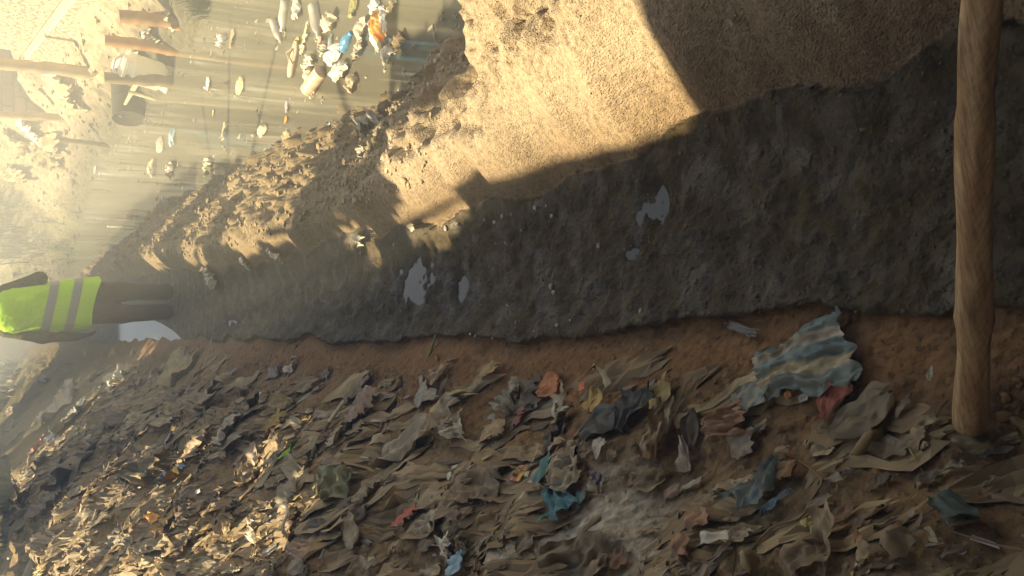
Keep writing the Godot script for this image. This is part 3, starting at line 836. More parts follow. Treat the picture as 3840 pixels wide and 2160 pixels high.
# ---------------------------------------------------------------- pebbles and clods
func build_scatter():
	var rocks := [rock(1), rock(2, .55), rock(3, .8)]
	for v in 3:
		var xf := []; var cols := []
		while xf.size() < 900:
			var z := -.35 - pow(rng.randf(), 1.5) * 8.5
			var r := row(z)
			var x := rng.randf_range(r[0] - .06, r[1] + .1)
			var y := ht(x, z, r)
			if last_zone != 1 or y > .12: continue
			var s := rng.randf_range(.0016, .0045) * (1.0 + .08 * absf(z)) * (1.7 if rng.randf() < .06 else 1.0)
			xf.append(Transform3D(Basis.from_euler(Vector3(rng.randf() * .6, rng.randf() * TAU, 0)).scaled(Vector3(1, .5, 1) * s), Vector3(x, y + s * .08, z)))
			var c := Color(.09, .064, .028).lerp(Color(.15, .11, .058), pow(rng.randf(), 3.0)) * rng.randf_range(.85, 1.15)
			cols.append(c)
		scatter("gravel", rocks[v], M.pebble, xf, cols)
		xf = []; cols = []
		while xf.size() < 1500:
			var z := -.4 - rng.randf() * 10.5
			var x := rng.randf_range(.2, 1.6 if z > -2.6 else 1.1)
			if z < -2.6: z = z if rng.randf() < .8 else -3.0 - rng.randf()
			var r := row(z)
			var y := ht(x, z, r)
			if y < -.2 or last_zone != 2 or last_d < .12 or (z > -2.5 and rng.randf() < .8): continue
			var s := rng.randf_range(.003, .011) * (.6 if z > -2.5 else 1.0 + .1 * absf(z)) * (1.8 if rng.randf() < .08 and z < -2.6 else 1.0)
			xf.append(Transform3D(Basis.from_euler(Vector3(rng.randf(), rng.randf() * TAU, 0)).scaled(Vector3(1, .6, 1) * s), Vector3(x, y + s * .1, z)))
			var k := rng.randf_range(.8, 1.15)
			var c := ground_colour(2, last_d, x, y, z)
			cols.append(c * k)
		scatter("soil_clods", rocks[v], M.clod, xf, cols)
		xf = []; cols = []
		while xf.size() < 1300:
			var z := -.4 - rng.randf() * 6.0
			var r := row(z)
			var x := r[0] - pow(rng.randf(), .8) * 1.5
			var y := ht(x, z, r)
			if last_zone != 0: continue
			var s := rng.randf_range(.003, .009) * (1.0 + .1 * absf(z)) * (2.0 if rng.randf() < .05 else 1.0)
			xf.append(Transform3D(Basis.from_euler(Vector3(rng.randf(), rng.randf() * TAU, 0)).scaled(Vector3(1, .45, 1) * s), Vector3(x, y, z)))
			cols.append(ground_colour(0, last_d, x, y, z) * rng.randf_range(.8, 1.25))
		scatter("soil_crumbs", rocks[v], M.clod, xf, cols)
		xf = []; cols = []
		while xf.size() < 260:
			var z := -4.5 - rng.randf() * 17.0
			var r := row(z)
			var x := r[3] + pow(rng.randf(), 1.3) * 2.4
			var y := ht(x, z, r)
			if last_zone != 3: continue
			var s := rng.randf_range(.012, .035) * (2.0 if rng.randf() < .06 else 1.0)
			xf.append(Transform3D(Basis.from_euler(Vector3(rng.randf(), rng.randf() * TAU, 0)).scaled(Vector3(1.6, .7, 1) * s), Vector3(x, y + s * .2, z)))
			cols.append(ground_colour(3, last_d, x, y, z) * rng.randf_range(.7, 1.2))
		scatter("bank_stones", rocks[v], M.clod, xf, cols)
	pebble(0.253, -2.268, 0.0141, 0)
	pebble(0.270, -2.301, 0.0100, 1)
	pebble(0.256, -2.206, 0.0111, 2)
	pebble(0.264, -2.052, 0.0159, 3)
	pebble(0.232, -1.988, 0.0116, 4)
	pebble(0.265, -1.999, 0.0091, 5)
	pebble(0.203, -1.936, 0.0076, 6)
	pebble(0.198, -2.173, 0.0110, 7)
	pebble(0.237, -2.339, 0.0130, 8)
	pebble(0.246, -2.577, 0.0154, 9)
	pebble(0.236, -2.653, 0.0205, 10)
	pebble(0.248, -2.384, 0.0117, 11)
	pebble(0.126, -1.761, 0.0144, 12)
	pebble(0.006, -1.999, 0.0182, 13)
	pebble(-0.014, -1.988, 0.0129, 14)
	pebble(-0.061, -2.265, 0.0099, 15)
	pebble(-0.119, -2.182, 0.0124, 16)
	pebble(-0.064, -2.255, 0.0070, 17)
	pebble(-0.143, -2.068, 0.0080, 18)
	pebble(-0.119, -1.936, 0.0114, 19)
	pebble(-0.102, -1.896, 0.0088, 20)
	pebble(-0.137, -1.932, 0.0076, 21)
	pebble(-0.065, -1.576, 0.0134, 22)
	pebble(-0.173, -2.475, 0.0090, 23)
	pebble(-0.179, -2.433, 0.0089, 24)
	pebble(-0.180, -2.313, 0.0100, 25)
	pebble(0.160, -2.345, 0.0087, 26)
	pebble(0.160, -2.270, 0.0085, 27)
	pebble(0.194, -3.147, 0.0143, 28)
	pebble(0.173, -3.540, 0.0117, 29)
	# torn bits of film and fibre too many to count, all over the left bank
	var st := SurfaceTool.new(); st.begin(Mesh.PRIMITIVE_TRIANGLES); st.set_smooth_group(-1)
	var pal := [Color(.36, .28, .18), Color(.30, .24, .16), Color(.24, .17, .1), Color(.42, .36, .27), Color(.2, .15, .1), Color(.33, .22, .12), Color(.5, .46, .38), Color(.12, .1, .08), Color(.3, .3, .27)]
	for i in 2600:
		var z := -.45 - pow(rng.randf(), 1.25) * 9.5
		var r := row(z)
		var d := .16 + pow(rng.randf(), .9) * 1.5
		var x := r[0] - d
		if d < .45 and rng.randf() < .55: continue
		if Vector2((x + .58) * 1.5, z + 1.47).length() < .17: continue
		var b := on(x, z, .002)
		var N := nrm(x, z, .03)
		var a := rng.randfn(.0, .45)
		var T := Vector3(.55, 0, .8).rotated(Vector3.UP, a); T = (T - N * T.dot(N)).normalized()
		var B := N.cross(T)
		var L := rng.randf_range(.02, .06) * (1.0 + .07 * absf(z)) * (1.8 if rng.randf() < .08 else 1.0); var W := L * rng.randf_range(.12, .55)
		if rng.randf() < .2: L *= 2.0; W *= .12
		var c: Color = pal[rng.randi() % pal.size()] * rng.randf_range(.7, 1.15)
		var P := []
		for u in 4:
			for v in 3:
				var f := u / 3.0
				P.append(b + T * L * f * (1.0 + .2 * (v - 1) * rng.randf_range(-1, 1)) + B * W * (v - 1) * .5 * (1.0 - .5 * f * rng.randf()) + N * (L * (.12 * f * f + .05 * rng.randf()) + W * .18 * float(v == 1)))
		for u in 3:
			for v in 2:
				var q := u * 3 + v
				st.set_color(c * (.8 + .35 * rng.randf()))
				quad(st, P[q], P[q + 1], P[q + 4], P[q + 3])
	# flattened, soil coated strips of film matted over one another
	var low := [Color(.31, .23, .125), Color(.35, .265, .155), Color(.29, .205, .11), Color(.4, .32, .2), Color(.33, .255, .155), Color(.26, .185, .1), Color(.37, .28, .155), Color(.36, .31, .22)]
	for i in 2300:
		var z := -.5 - pow(rng.randf(), 1.3) * 9.0
		var d := .2 + pow(rng.randf(), .8) * 1.45
		if d < .42 and rng.randf() < .75: continue
		var x := tab(ZXL, z) - d
		if Vector2((x + .58) * 1.5, z + 1.47).length() < .2: continue
		var b := on(x, z, 0.0)
		var N := nrm(x, z, .06)
		var T := Vector3(.6, 0, .8).rotated(Vector3.UP, rng.randfn(0.0, .17) + .35 * n1.get_noise_2d(x * 2.0, z * 2.0)); T = (T - N * T.dot(N)).normalized()
		var B := N.cross(T)
		var L := rng.randf_range(.1, .34) * (1.0 + .03 * absf(z)); var W := minf(L * rng.randf_range(.12, .32), .07)
		var c: Color = low[rng.randi() % low.size()] * rng.randf_range(.8, 1.15)
		var sd := i * 3.7
		var P := []; var C := []
		for u in 9:
			for v in 6:
				var f := u / 8.0; var q := v / 5.0
				var w := W * (.35 + .75 * pow(sin(PI * clampf(f * .86 + .08, 0.0, 1.0)), .7) + .3 * n1.get_noise_2d(f * 2.0, sd))
				var p := b + T * (L * f * (1.0 + .2 * n1.get_noise_2d(q * 2.0, sd) * f)) + B * (w * (q - .5) + L * .16 * n1.get_noise_2d(f * 1.3, sd + 7.0))
				var g := hgt(p.x, p.z) - p.y
				var ridge := 1.0 - absf(n1.get_noise_2d(q * 3.4 + sd, f * .6)) * 2.4
				p += N * (g * N.y + .001 + .006 * f * f + W * .2 * maxf(ridge, -.2) * smoothstep(0.0, .25, f) * smoothstep(1.05, .7, f) - (.012 if u == 0 else 0.0))
				P.append(p)
				C.append(shade(c * (1.0 + .4 * n3.get_noise_2d(q * 8.0 + sd, f * .8)), p * 10.0, .45))
		for u in 8:
			for v in 5:
				var a := u * 6 + v
				for k in [a, a + 1, a + 7, a, a + 7, a + 6]:
					st.set_color(C[k]); st.add_vertex(P[k])
	tag(mesh("rubbish_fragments", finish(st), film(.7, .2)), "countless small torn bits of plastic and fibre strewn over the rubbish bank", "rubbish", "", "stuff")

func build_rubbish():
	scrap("plastic_sheet", "flat grey torn plastic panel near the top of the bare red soil", "plastic", -0.465, -2.644, 0.97, 0.25, 0.116, 0.167, Color(0.33, 0.31, 0.26), 1, {"fold": .05, "shape": "fan"})
	scrap("plastic_sheet", "long streaky beige bundle of plastic film stretched down the bank", "plastic", -0.658, -2.612, 0.67, 0.74, 0.508, 0.170, Color(0.42, 0.35, 0.25), 2, {"shape": "strip", "fold": .35, "lift": .05})
	scrap("plastic_sheet", "yellowish long film strip lying beside the long beige bundle", "plastic", -0.475, -2.511, 0.58, 0.81, 0.302, 0.074, Color(0.45, 0.36, 0.17), 3, {"shape": "strip", "fold": .3, "lift": .06})
	scrap("plastic_sheet", "pale tan narrow strip under the lower edge of the long beige bundle", "plastic", -0.551, -2.447, 0.59, 0.81, 0.295, 0.072, Color(0.36, 0.27, 0.16), 4, {"shape": "strip", "fold": .3, "lift": .05})
	scrap("plastic_scrap", "clean white curled plastic scrap, brightest on the middle of the bank", "plastic", -0.490, -2.274, 0.66, 0.75, 0.104, 0.128, Color(0.62, 0.58, 0.5), 5, {"dirt": .1, "shape": "fan", "fold": .25})
	scrap("plastic_scrap", "flat tan rounded plastic piece below the clean white curl", "plastic", -0.494, -2.128, 0.21, 0.98, 0.197, 0.101, Color(0.4, 0.3, 0.17), 6, {"shape": "leaf", "lift": .08})
	scrap("plastic_scrap", "dark red narrow scrap half buried between the white curls", "plastic", -0.440, -1.979, 0.67, 0.75, 0.081, 0.059, Color(0.25, 0.055, 0.04), 7, {"shape": "leaf"})
	scrap("plastic_sheet", "dark brown film folded in two beside the dark red scrap", "plastic", -0.470, -1.782, 0.76, 0.65, 0.109, 0.100, Color(0.07, 0.055, 0.045), 8, {"fold": .3})
	scrap("plastic_bag", "large black plastic bag hanging over the edge of the red soil", "bag", -0.368, -1.453, 1.00, -0.02, 0.159, 0.147, Color(0.03, 0.03, 0.03), 9, {"shape": "fan", "fold": .2, "dirt": .1, "rough": .5})
	scrap("plastic_bag", "dark slate bag wing spread beside the large black bag", "bag", -0.395, -1.556, 0.89, 0.45, 0.141, 0.119, Color(0.06, 0.065, 0.065), 10, {"fold": .2, "dirt": .2, "shape": "leaf"})
	scrap("plastic_scrap", "curved yellow strip standing upright beside the dark slate bag wing", "plastic", -0.347, -1.641, 0.99, 0.10, 0.074, 0.038, Color(0.4, 0.27, 0.06), 11, {"shape": "strip", "lift": .5, "dirt": .1})
	scrap("plastic_scrap", "second yellow strip, thicker, nearest the dark slate bag wing", "plastic", -0.346, -1.600, 1.00, -0.07, 0.078, 0.044, Color(0.45, 0.32, 0.08), 12, {"shape": "leaf", "lift": .4})
	scrap("plastic_sheet", "olive yellow film spread behind the large black bag", "plastic", -0.295, -1.408, 0.49, 0.87, 0.095, 0.093, Color(0.36, 0.27, 0.09), 13, {"fold": .25})
	scrap("plastic_scrap", "orange plastic film with a pointed tip on the red soil", "plastic", -0.333, -1.939, 0.60, 0.80, 0.139, 0.072, Color(0.5, 0.19, 0.06), 14, {"shape": "leaf", "dirt": .25, "fold": .2})
	scrap("plastic_scrap", "small bright orange red rag on the red soil", "plastic", -0.295, -1.726, 0.23, 0.97, 0.037, 0.029, Color(0.6, 0.17, 0.06), 15, {"dirt": .05})
	scrap("plastic_scrap", "thin white twisted shred above the round white loop", "plastic", -0.385, -1.796, 1.00, 0.04, 0.079, 0.042, Color(0.62, 0.58, 0.5), 16, {"shape": "leaf", "fold": .5})
	scrap("plastic_scrap", "round white loop of torn film with ragged ends", "plastic", -0.381, -1.732, 0.27, 0.96, 0.080, 0.081, Color(0.5, 0.46, 0.38), 17, {"shape": "leaf", "fold": .4, "lift": .4, "dirt": .2})
	scrap("plastic_scrap", "pale cream triangular shred below the dark slate bag wing", "plastic", -0.415, -1.477, 0.77, 0.64, 0.053, 0.056, Color(0.62, 0.58, 0.5), 18, {"shape": "point", "dirt": .2})
	scrap("plastic_bag", "torn teal bag stretched narrow, upper half of the teal pair", "bag", -0.514, -1.616, 0.98, 0.21, 0.104, 0.046, Color(0.07, 0.21, 0.21), 19, {"shape": "strip", "dirt": .1})
	scrap("plastic_sheet", "large tan folded sheet beside the upper teal strip", "plastic", -0.509, -1.570, 0.81, 0.59, 0.133, 0.105, Color(0.42, 0.35, 0.25), 20, {"fold": .3})
	scrap("plastic_bag", "torn teal plastic bag with holes over the pale dusty patch", "bag", -0.509, -1.563, -0.66, 0.76, 0.132, 0.110, Color(0.07, 0.21, 0.26), 21, {"fold": .2, "dirt": .15, "shape": "fan"})
	scrap("plastic_scrap", "dusty teal tatter at the lower side of the torn teal bag", "plastic", -0.503, -1.467, -0.97, 0.24, 0.061, 0.042, Color(0.1, 0.25, 0.28), 22, {"dirt": .5, "shape": "point"})
	scrap("plastic_sheet", "dark brown wrinkled film between the tan fold and the swirl scrap", "plastic", -0.465, -1.571, 0.62, 0.79, 0.131, 0.061, Color(0.12, 0.085, 0.06), 23, {"fold": .35})
	scrap("plastic_scrap", "small white scrap printed with a purple swirl", "plastic", -0.482, -1.430, 0.97, 0.24, 0.033, 0.043, Color(0.62, 0.58, 0.5), 24, {"dirt": .1, "stripes": [Color(.6, .57, .5), Color(.1, .06, .2), Color(.6, .57, .5), Color(.14, .1, .25), Color(.6, .57, .5)]})
	scrap("plastic_scrap", "crumpled red plastic scrap alone on the lower grey slope", "plastic", -0.708, -2.177, -0.05, 1.00, 0.133, 0.052, Color(0.42, 0.09, 0.06), 25, {"fold": .3, "dirt": .12})
	scrap("plastic_scrap", "upright white strip, left of a white triangle on the slope", "plastic", -0.738, -1.845, 0.42, -0.91, 0.086, 0.030, Color(0.62, 0.58, 0.5), 26, {"dirt": .08, "fold": .05, "lift": .1})
	scrap("plastic_scrap", "small white triangle beside the upright white strip", "plastic", -0.691, -1.868, -0.44, 0.90, 0.044, 0.045, Color(0.62, 0.58, 0.5), 27, {"dirt": .05, "shape": "point", "lift": .1})
	scrap("plastic_bag", "light blue plastic bag at the upper edge of the bank", "bag", -0.764, -1.829, 0.31, 0.95, 0.110, 0.062, Color(0.3, 0.45, 0.6), 28, {"fold": .3, "dirt": .15})
	scrap("plastic_scrap", "pale leaf shaped film with a raised rim on the grey slope", "plastic", -0.835, -2.405, 0.84, 0.54, 0.092, 0.136, Color(0.42, 0.35, 0.25), 29, {"shape": "leaf"})
	scrap("plastic_scrap", "yellowish streak of film beside the pale leaf shaped film", "plastic", -0.835, -2.218, 0.68, 0.73, 0.164, 0.058, Color(0.4, 0.31, 0.15), 30, {"shape": "leaf"})
	scrap("mesh_net", "pale green torn net sack sunk in the grey rubbish", "net", -0.779, -2.704, 0.97, 0.23, 0.167, 0.182, Color(0.25, 0.28, 0.16), 31, {"fold": .3, "dirt": .55, "shape": "leaf"})
	scrap("plastic_scrap", "thin clean white straw piece below the white curl", "plastic", -0.609, -2.086, 0.96, -0.27, 0.061, 0.020, Color(0.62, 0.58, 0.5), 32, {"shape": "strip", "dirt": .05, "fold": .5})
	scrap("plastic_sheet", "long tan pleated film below the large black bag", "plastic", -0.416, -1.350, 0.97, 0.25, 0.185, 0.070, Color(0.36, 0.27, 0.16), 33, {"fold": .4, "shape": "strip"})
	scrap("plastic_sheet", "dark slate narrow film beside the long pleated film", "plastic", -0.387, -1.271, 0.97, 0.25, 0.114, 0.043, Color(0.1, 0.09, 0.075), 34, {"fold": .3, "shape": "leaf"})
	scrap("plastic_scrap", "white tipped salmon film standing up below the pleated film", "plastic", -0.436, -1.256, 0.99, -0.15, 0.098, 0.040, Color(0.5, 0.46, 0.38), 35, {"shape": "point", "lift": .3, "dirt": .25})
	scrap("plastic_sheet", "salmon brown crumpled sheet upslope of the striped sack", "plastic", -0.329, -1.193, 0.56, 0.83, 0.117, 0.092, Color(0.42, 0.24, 0.15), 36, {"fold": .35, "shape": "fan"})
	scrap("plastic_sheet", "smooth grey folded sheet below the salmon brown sheet", "plastic", -0.363, -1.136, 0.40, 0.91, 0.090, 0.062, Color(0.3, 0.25, 0.2), 37, {"fold": .2})
	scrap("plastic_sheet", "pale grey blue film corner at the tail of the striped sack", "plastic", -0.269, -1.163, 0.58, 0.82, 0.112, 0.062, Color(0.27, 0.3, 0.27), 38, {"fold": .15, "dirt": .35})
	scrap("woven_sack", "torn woven sack with blue grey and white stripes near the pole", "sack", -0.205, -1.111, 0.44, 0.90, 0.239, 0.161, Color(0.22, 0.26, 0.27), 39, {"stripes": [Color(.2, .26, .26), Color(.2, .26, .26), Color(.22, .28, .27), Color(.5, .44, .33), Color(.47, .4, .27), Color(.18, .25, .26), Color(.2, .27, .29), Color(.21, .28, .3), Color(.48, .43, .35), Color(.44, .4, .32), Color(.2, .26, .26), Color(.19, .25, .27)], "fold": .13, "lift": .05, "bulge": .02, "dirt": .22, "rough": .8, "back": .1, "shape": "sack"})
	scrap("sack_strap", "narrow grey blue strap trailing from the striped sack", "strap", -0.091, -1.279, -0.21, 0.98, 0.144, 0.021, Color(0.13, 0.14, 0.16), 40, {"shape": "strip", "fold": .2, "lift": .04, "dirt": .2})
	scrap("cloth_rag", "faded red cloth rag draped over the corner of the striped sack", "cloth", -0.273, -0.935, 1.00, 0.03, 0.094, 0.081, Color(0.36, 0.11, 0.08), 41, {"rough": .9, "back": .05, "fold": .15, "dirt": .22, "shape": "fan"})
	scrap("plastic_scrap", "small orange rectangle of film below the striped sack", "plastic", -0.246, -1.040, 0.70, 0.71, 0.023, 0.013, Color(0.5, 0.19, 0.06), 42, {"fold": .05, "dirt": .2})
	scrap("plastic_scrap", "small pale blue strip of film below the striped sack", "plastic", -0.249, -1.008, 0.65, 0.76, 0.032, 0.013, Color(0.42, 0.44, 0.42), 43, {"fold": .1, "dirt": .1})
	scrap("plastic_sheet", "large olive grey film folded upslope of the faded red rag", "plastic", -0.300, -0.901, 0.73, 0.68, 0.171, 0.082, Color(0.17, 0.14, 0.085), 44, {"fold": .2, "dirt": .3, "shape": "leaf"})
	scrap("plastic_bag", "blue grey pleated bag draped below a brown paper fold", "bag", -0.364, -0.990, -0.99, 0.11, 0.168, 0.102, Color(0.13, 0.18, 0.2), 45, {"fold": .25, "shape": "fan", "dirt": .25})
	scrap("plastic_bag", "bright blue rim of a torn bag beside the pleated bag", "bag", -0.401, -0.921, -1.00, 0.02, 0.103, 0.016, Color(0.14, 0.26, 0.38), 46, {"fold": .3, "shape": "strip", "dirt": .2})
	scrap("paper_fold", "brown creased paper fold at the neck of the pleated bag", "paper", -0.390, -0.982, 0.47, 0.88, 0.079, 0.041, Color(0.26, 0.15, 0.075), 47, {"shape": "leaf", "fold": .3, "rough": .9, "back": .05})
	scrap("board_fragment", "white broken board fragment at the foot of the pleated bag", "board", -0.501, -1.039, 0.53, 0.85, 0.070, 0.028, Color(0.62, 0.58, 0.5), 48, {"fold": .02, "lift": .1, "dirt": .1, "back": .05})
	scrap("plastic_sheet", "tan pleated sheet standing on end near the picture corner", "plastic", -0.494, -0.775, 0.94, -0.33, 0.145, 0.043, Color(0.36, 0.27, 0.16), 49, {"fold": .35, "lift": .25, "shape": "fan"})
	scrap("plastic_sheet", "tan grooved sheet lying beside the tan standing sheet", "plastic", -0.508, -0.849, 0.80, 0.60, 0.104, 0.054, Color(0.3, 0.22, 0.13), 50, {"fold": .4})
	scrap("plastic_scrap", "shiny yellow and clear wrapper on the dark near slope", "wrapper", -0.433, -0.857, -0.64, 0.77, 0.037, 0.023, Color(0.4, 0.32, 0.1), 51, {"rough": .2, "fold": .4, "dirt": .1})
	scrap("plastic_bag", "dark teal bag torn open on the nearest slope", "bag", -0.348, -0.646, -0.81, 0.59, 0.094, 0.050, Color(0.06, 0.1, 0.1), 52, {"fold": .3, "dirt": .15})
	scrap("plastic_scrap", "pale strip hanging from the dark teal bag", "plastic", -0.387, -0.630, -0.86, 0.52, 0.046, 0.013, Color(0.42, 0.35, 0.25), 53, {"shape": "strip", "fold": .3})
	scrap("plastic_scrap", "rusty orange scrap on the nearest part of the bank", "plastic", -0.435, -0.733, 0.56, 0.83, 0.028, 0.026, Color(0.3, 0.12, 0.04), 54, {"fold": .2})
	scrap("plastic_bag", "yellowish olive bag torn open beside the pole end", "bag", -0.227, -0.602, -0.83, 0.56, 0.091, 0.040, Color(0.22, 0.18, 0.07), 55, {"fold": .3, "shape": "fan"})
	scrap("plastic_sheet", "olive rolled film lying just upslope of the pole end", "plastic", -0.266, -0.666, -0.12, 0.99, 0.071, 0.035, Color(0.2, 0.16, 0.08), 56, {"fold": .4, "shape": "leaf"})
	scrap("plastic_sheet", "sunlit silvery film with wrinkles, highest bright patch beside the person", "plastic", -1.681, -11.169, 1.00, -0.09, 0.674, 0.500, Color(0.5, 0.46, 0.38), 57, {"rough": .3, "fold": .4, "dirt": .15})
	scrap("plastic_sheet", "smooth grey film just below the silvery film", "plastic", -1.457, -9.700, 0.28, 0.96, 0.831, 0.419, Color(0.42, 0.44, 0.42), 58, {"fold": .2})
	scrap("plastic_scrap", "pink scrap catching sun on the upper slope", "plastic", -1.787, -9.846, 0.45, 0.89, 0.378, 0.205, Color(0.6, 0.32, 0.28), 59, {"dirt": .05, "fold": .3})
	scrap("plastic_scrap", "pale blue scrap touching the pink scrap", "plastic", -1.621, -9.643, 0.25, 0.97, 0.278, 0.118, Color(0.3, 0.45, 0.6), 60, {"dirt": .1})
	scrap("snack_packet", "crumpled blue snack packet with an orange yellow centre", "packet", -1.069, -4.712, 0.01, 1.00, 0.317, 0.135, Color(0.1, 0.16, 0.26), 61, {"stripes": [Color(.09, .17, .28), Color(.12, .13, .2), Color(.55, .3, .05), Color(.6, .42, .06), Color(.14, .15, .22), Color(.1, .2, .3)], "fold": .15, "dirt": .12, "rough": .35, "lift": .2})
	scrap("plastic_scrap", "small cream rectangle in sun beside the blue snack packet", "plastic", -1.052, -4.284, 0.73, 0.68, 0.041, 0.050, Color(0.62, 0.58, 0.5), 62, {"dirt": .02, "lift": .3})
	scrap("plastic_strip", "bright green plastic strip lying across grey rubbish", "plastic", -0.784, -3.423, 0.85, 0.53, 0.155, 0.092, Color(0.25, 0.42, 0.03), 63, {"fold": .08, "dirt": .05, "shape": "strip", "lift": .08})
	scrap("plastic_scrap", "orange scrap glowing at the edge of a sunlit patch", "plastic", -1.194, -4.430, 0.08, 1.00, 0.199, 0.051, Color(0.7, 0.36, 0.08), 64, {"dirt": .05, "fold": .3, "back": .6})
	scrap("plastic_scrap", "dull orange film beside the glowing orange scrap", "plastic", -1.175, -4.176, 0.16, 0.99, 0.189, 0.146, Color(0.4, 0.23, 0.08), 65, {"fold": .2})
	scrap("plastic_sheet", "pale beige sheet upslope of the mustard film", "plastic", -0.810, -4.366, 0.22, 0.98, 0.262, 0.187, Color(0.42, 0.35, 0.25), 66, {"fold": .25, "dirt": .3})
	scrap("plastic_scrap", "mustard yellow film with a forked tip", "plastic", -0.743, -3.840, 0.98, -0.18, 0.162, 0.143, Color(0.4, 0.27, 0.06), 67, {"shape": "fan", "fold": .3})
	scrap("plastic_sheet", "large khaki sheet bulging at the edge of the bank by the ditch", "plastic", -0.790, -6.844, 0.95, 0.30, 0.405, 0.493, Color(0.3, 0.25, 0.13), 68, {"fold": .15, "shape": "leaf", "dirt": .3, "bulge": .03})
	scrap("plastic_scrap", "crumpled bright silver film at the bank edge beside the person", "plastic", -1.045, -9.122, 0.60, 0.80, 0.318, 0.283, Color(0.62, 0.58, 0.5), 69, {"rough": .25, "fold": .5, "dirt": .1})
	scrap("plastic_scrap", "torn off-white shred below the crumpled silver film", "plastic", -1.044, -9.738, 0.56, -0.83, 0.156, 0.198, Color(0.5, 0.46, 0.38), 70, {"dirt": .2})
	scrap("plastic_sheet", "pinkish grey sheet above the bare red soil", "plastic", -0.555, -3.076, 0.69, 0.72, 0.198, 0.167, Color(0.36, 0.26, 0.19), 71, {"fold": .3})
	scrap("plastic_scrap", "cream edged fold below the pinkish grey sheet", "plastic", -0.632, -3.035, 0.75, 0.67, 0.121, 0.118, Color(0.42, 0.35, 0.25), 72, {"shape": "leaf", "lift": .35, "dirt": .25})
	scrap("plastic_scrap", "long mauve grey scrap upslope of the bright green strip", "plastic", -0.815, -3.487, 0.97, -0.25, 0.140, 0.080, Color(0.33, 0.27, 0.22), 73, {"shape": "leaf"})
	scrap("plastic_scrap", "pale mauve upright scrap between the green strip and mustard film", "plastic", -0.859, -3.784, 0.52, -0.86, 0.178, 0.062, Color(0.4, 0.33, 0.26), 74, {"shape": "leaf"})
	scrap("plastic_scrap", "dusty tan sock shaped film with frayed tip", "plastic", -1.041, -3.362, 0.99, -0.10, 0.113, 0.115, Color(0.36, 0.27, 0.16), 75, {"shape": "leaf", "fold": .3})
	scrap("plastic_scrap", "silvery grey film in sun beside the sock shaped film", "plastic", -1.022, -3.117, 1.00, -0.06, 0.095, 0.126, Color(0.5, 0.46, 0.38), 76, {"rough": .35, "fold": .35, "dirt": .2})
	scrap("plastic_scrap", "rounded grey lid like scrap beside the curved white cane", "plastic", -0.836, -3.041, 0.24, 0.97, 0.188, 0.106, Color(0.25, 0.21, 0.16), 77, {"shape": "leaf", "bulge": .02})
	scrap("plastic_scrap", "small slate blue scrap under the bright green strip", "plastic", -0.778, -3.219, -0.17, 0.99, 0.095, 0.069, Color(0.14, 0.18, 0.2), 78, {"fold": .3})
	scrap("plastic_scrap", "light blue small scrap upslope of the orange film", "plastic", -0.355, -2.075, 0.99, -0.11, 0.039, 0.054, Color(0.2, 0.27, 0.33), 79, {"fold": .2})
	scrap("plastic_sheet", "grey fan of pleated film below the light blue scrap", "plastic", -0.413, -2.035, 0.76, -0.65, 0.117, 0.159, Color(0.33, 0.31, 0.26), 80, {"fold": .35, "shape": "fan", "dirt": .4})
	scrap("plastic_scrap", "pink edged pale tan stick like film on the red soil", "plastic", -0.353, -2.632, 0.58, 0.82, 0.200, 0.065, Color(0.42, 0.3, 0.2), 81, {"shape": "point", "fold": .4})
	scrap("plastic_scrap", "curled mustard film piece uphill of the pink edged film", "plastic", -0.322, -2.306, 0.51, 0.86, 0.127, 0.053, Color(0.4, 0.29, 0.12), 82, {"shape": "leaf", "fold": .5})
	scrap("plastic_scrap", "tan stub of film standing near the orange red rag", "plastic", -0.316, -1.789, 0.97, -0.24, 0.062, 0.024, Color(0.42, 0.35, 0.25), 83, {"shape": "point", "lift": .5})
	scrap("plastic_scrap", "pale stalk like film beside the large black bag", "plastic", -0.278, -1.603, 0.68, -0.74, 0.103, 0.025, Color(0.42, 0.35, 0.25), 84, {"shape": "point", "lift": .4})
	scrap("plastic_scrap", "tan rounded cup like scrap in the top corner of the slope", "plastic", -0.530, -0.914, 0.91, -0.41, 0.044, 0.034, Color(0.36, 0.3, 0.2), 85, {"shape": "leaf", "bulge": .04, "lift": .05})
	scrap("plastic_scrap", "pinkish tan scrap beside the white board fragment", "plastic", -0.494, -1.089, 0.93, 0.38, 0.057, 0.055, Color(0.42, 0.24, 0.15), 86, {"fold": .3})
	scrap("plastic_scrap", "red speckled tan scrap upslope of the white board fragment", "plastic", -0.536, -1.080, 0.72, 0.69, 0.048, 0.048, Color(0.4, 0.22, 0.14), 87, {"fold": .3})
	scrap("plastic_scrap", "wide pale scrap above the blue grey pleated bag", "plastic", -0.353, -1.010, 0.50, 0.86, 0.042, 0.020, Color(0.36, 0.27, 0.16), 88, {"fold": .15})
	scrap("plastic_sheet", "pale lumpy sheet at the near corner of the bank", "plastic", -0.431, -0.664, 0.96, 0.26, 0.060, 0.050, Color(0.3, 0.23, 0.15), 89, {"fold": .25, "bulge": .03})
	scrap("plastic_scrap", "tan square scrap beside the pale lumpy sheet", "plastic", -0.448, -0.708, 0.41, 0.91, 0.035, 0.030, Color(0.36, 0.27, 0.16), 90, {"fold": .15})
	scrap("plastic_scrap", "white torn shred on the dark soil left of the pole", "plastic", -0.182, -0.737, 0.99, 0.17, 0.030, 0.012, Color(0.5, 0.46, 0.38), 91, {"shape": "leaf", "fold": .4})
	scrap("plastic_scrap", "narrow grey ribbon between the striped sack and the pole", "plastic", -0.252, -0.776, 0.90, 0.43, 0.065, 0.017, Color(0.22, 0.19, 0.14), 92, {"shape": "leaf", "fold": .3})
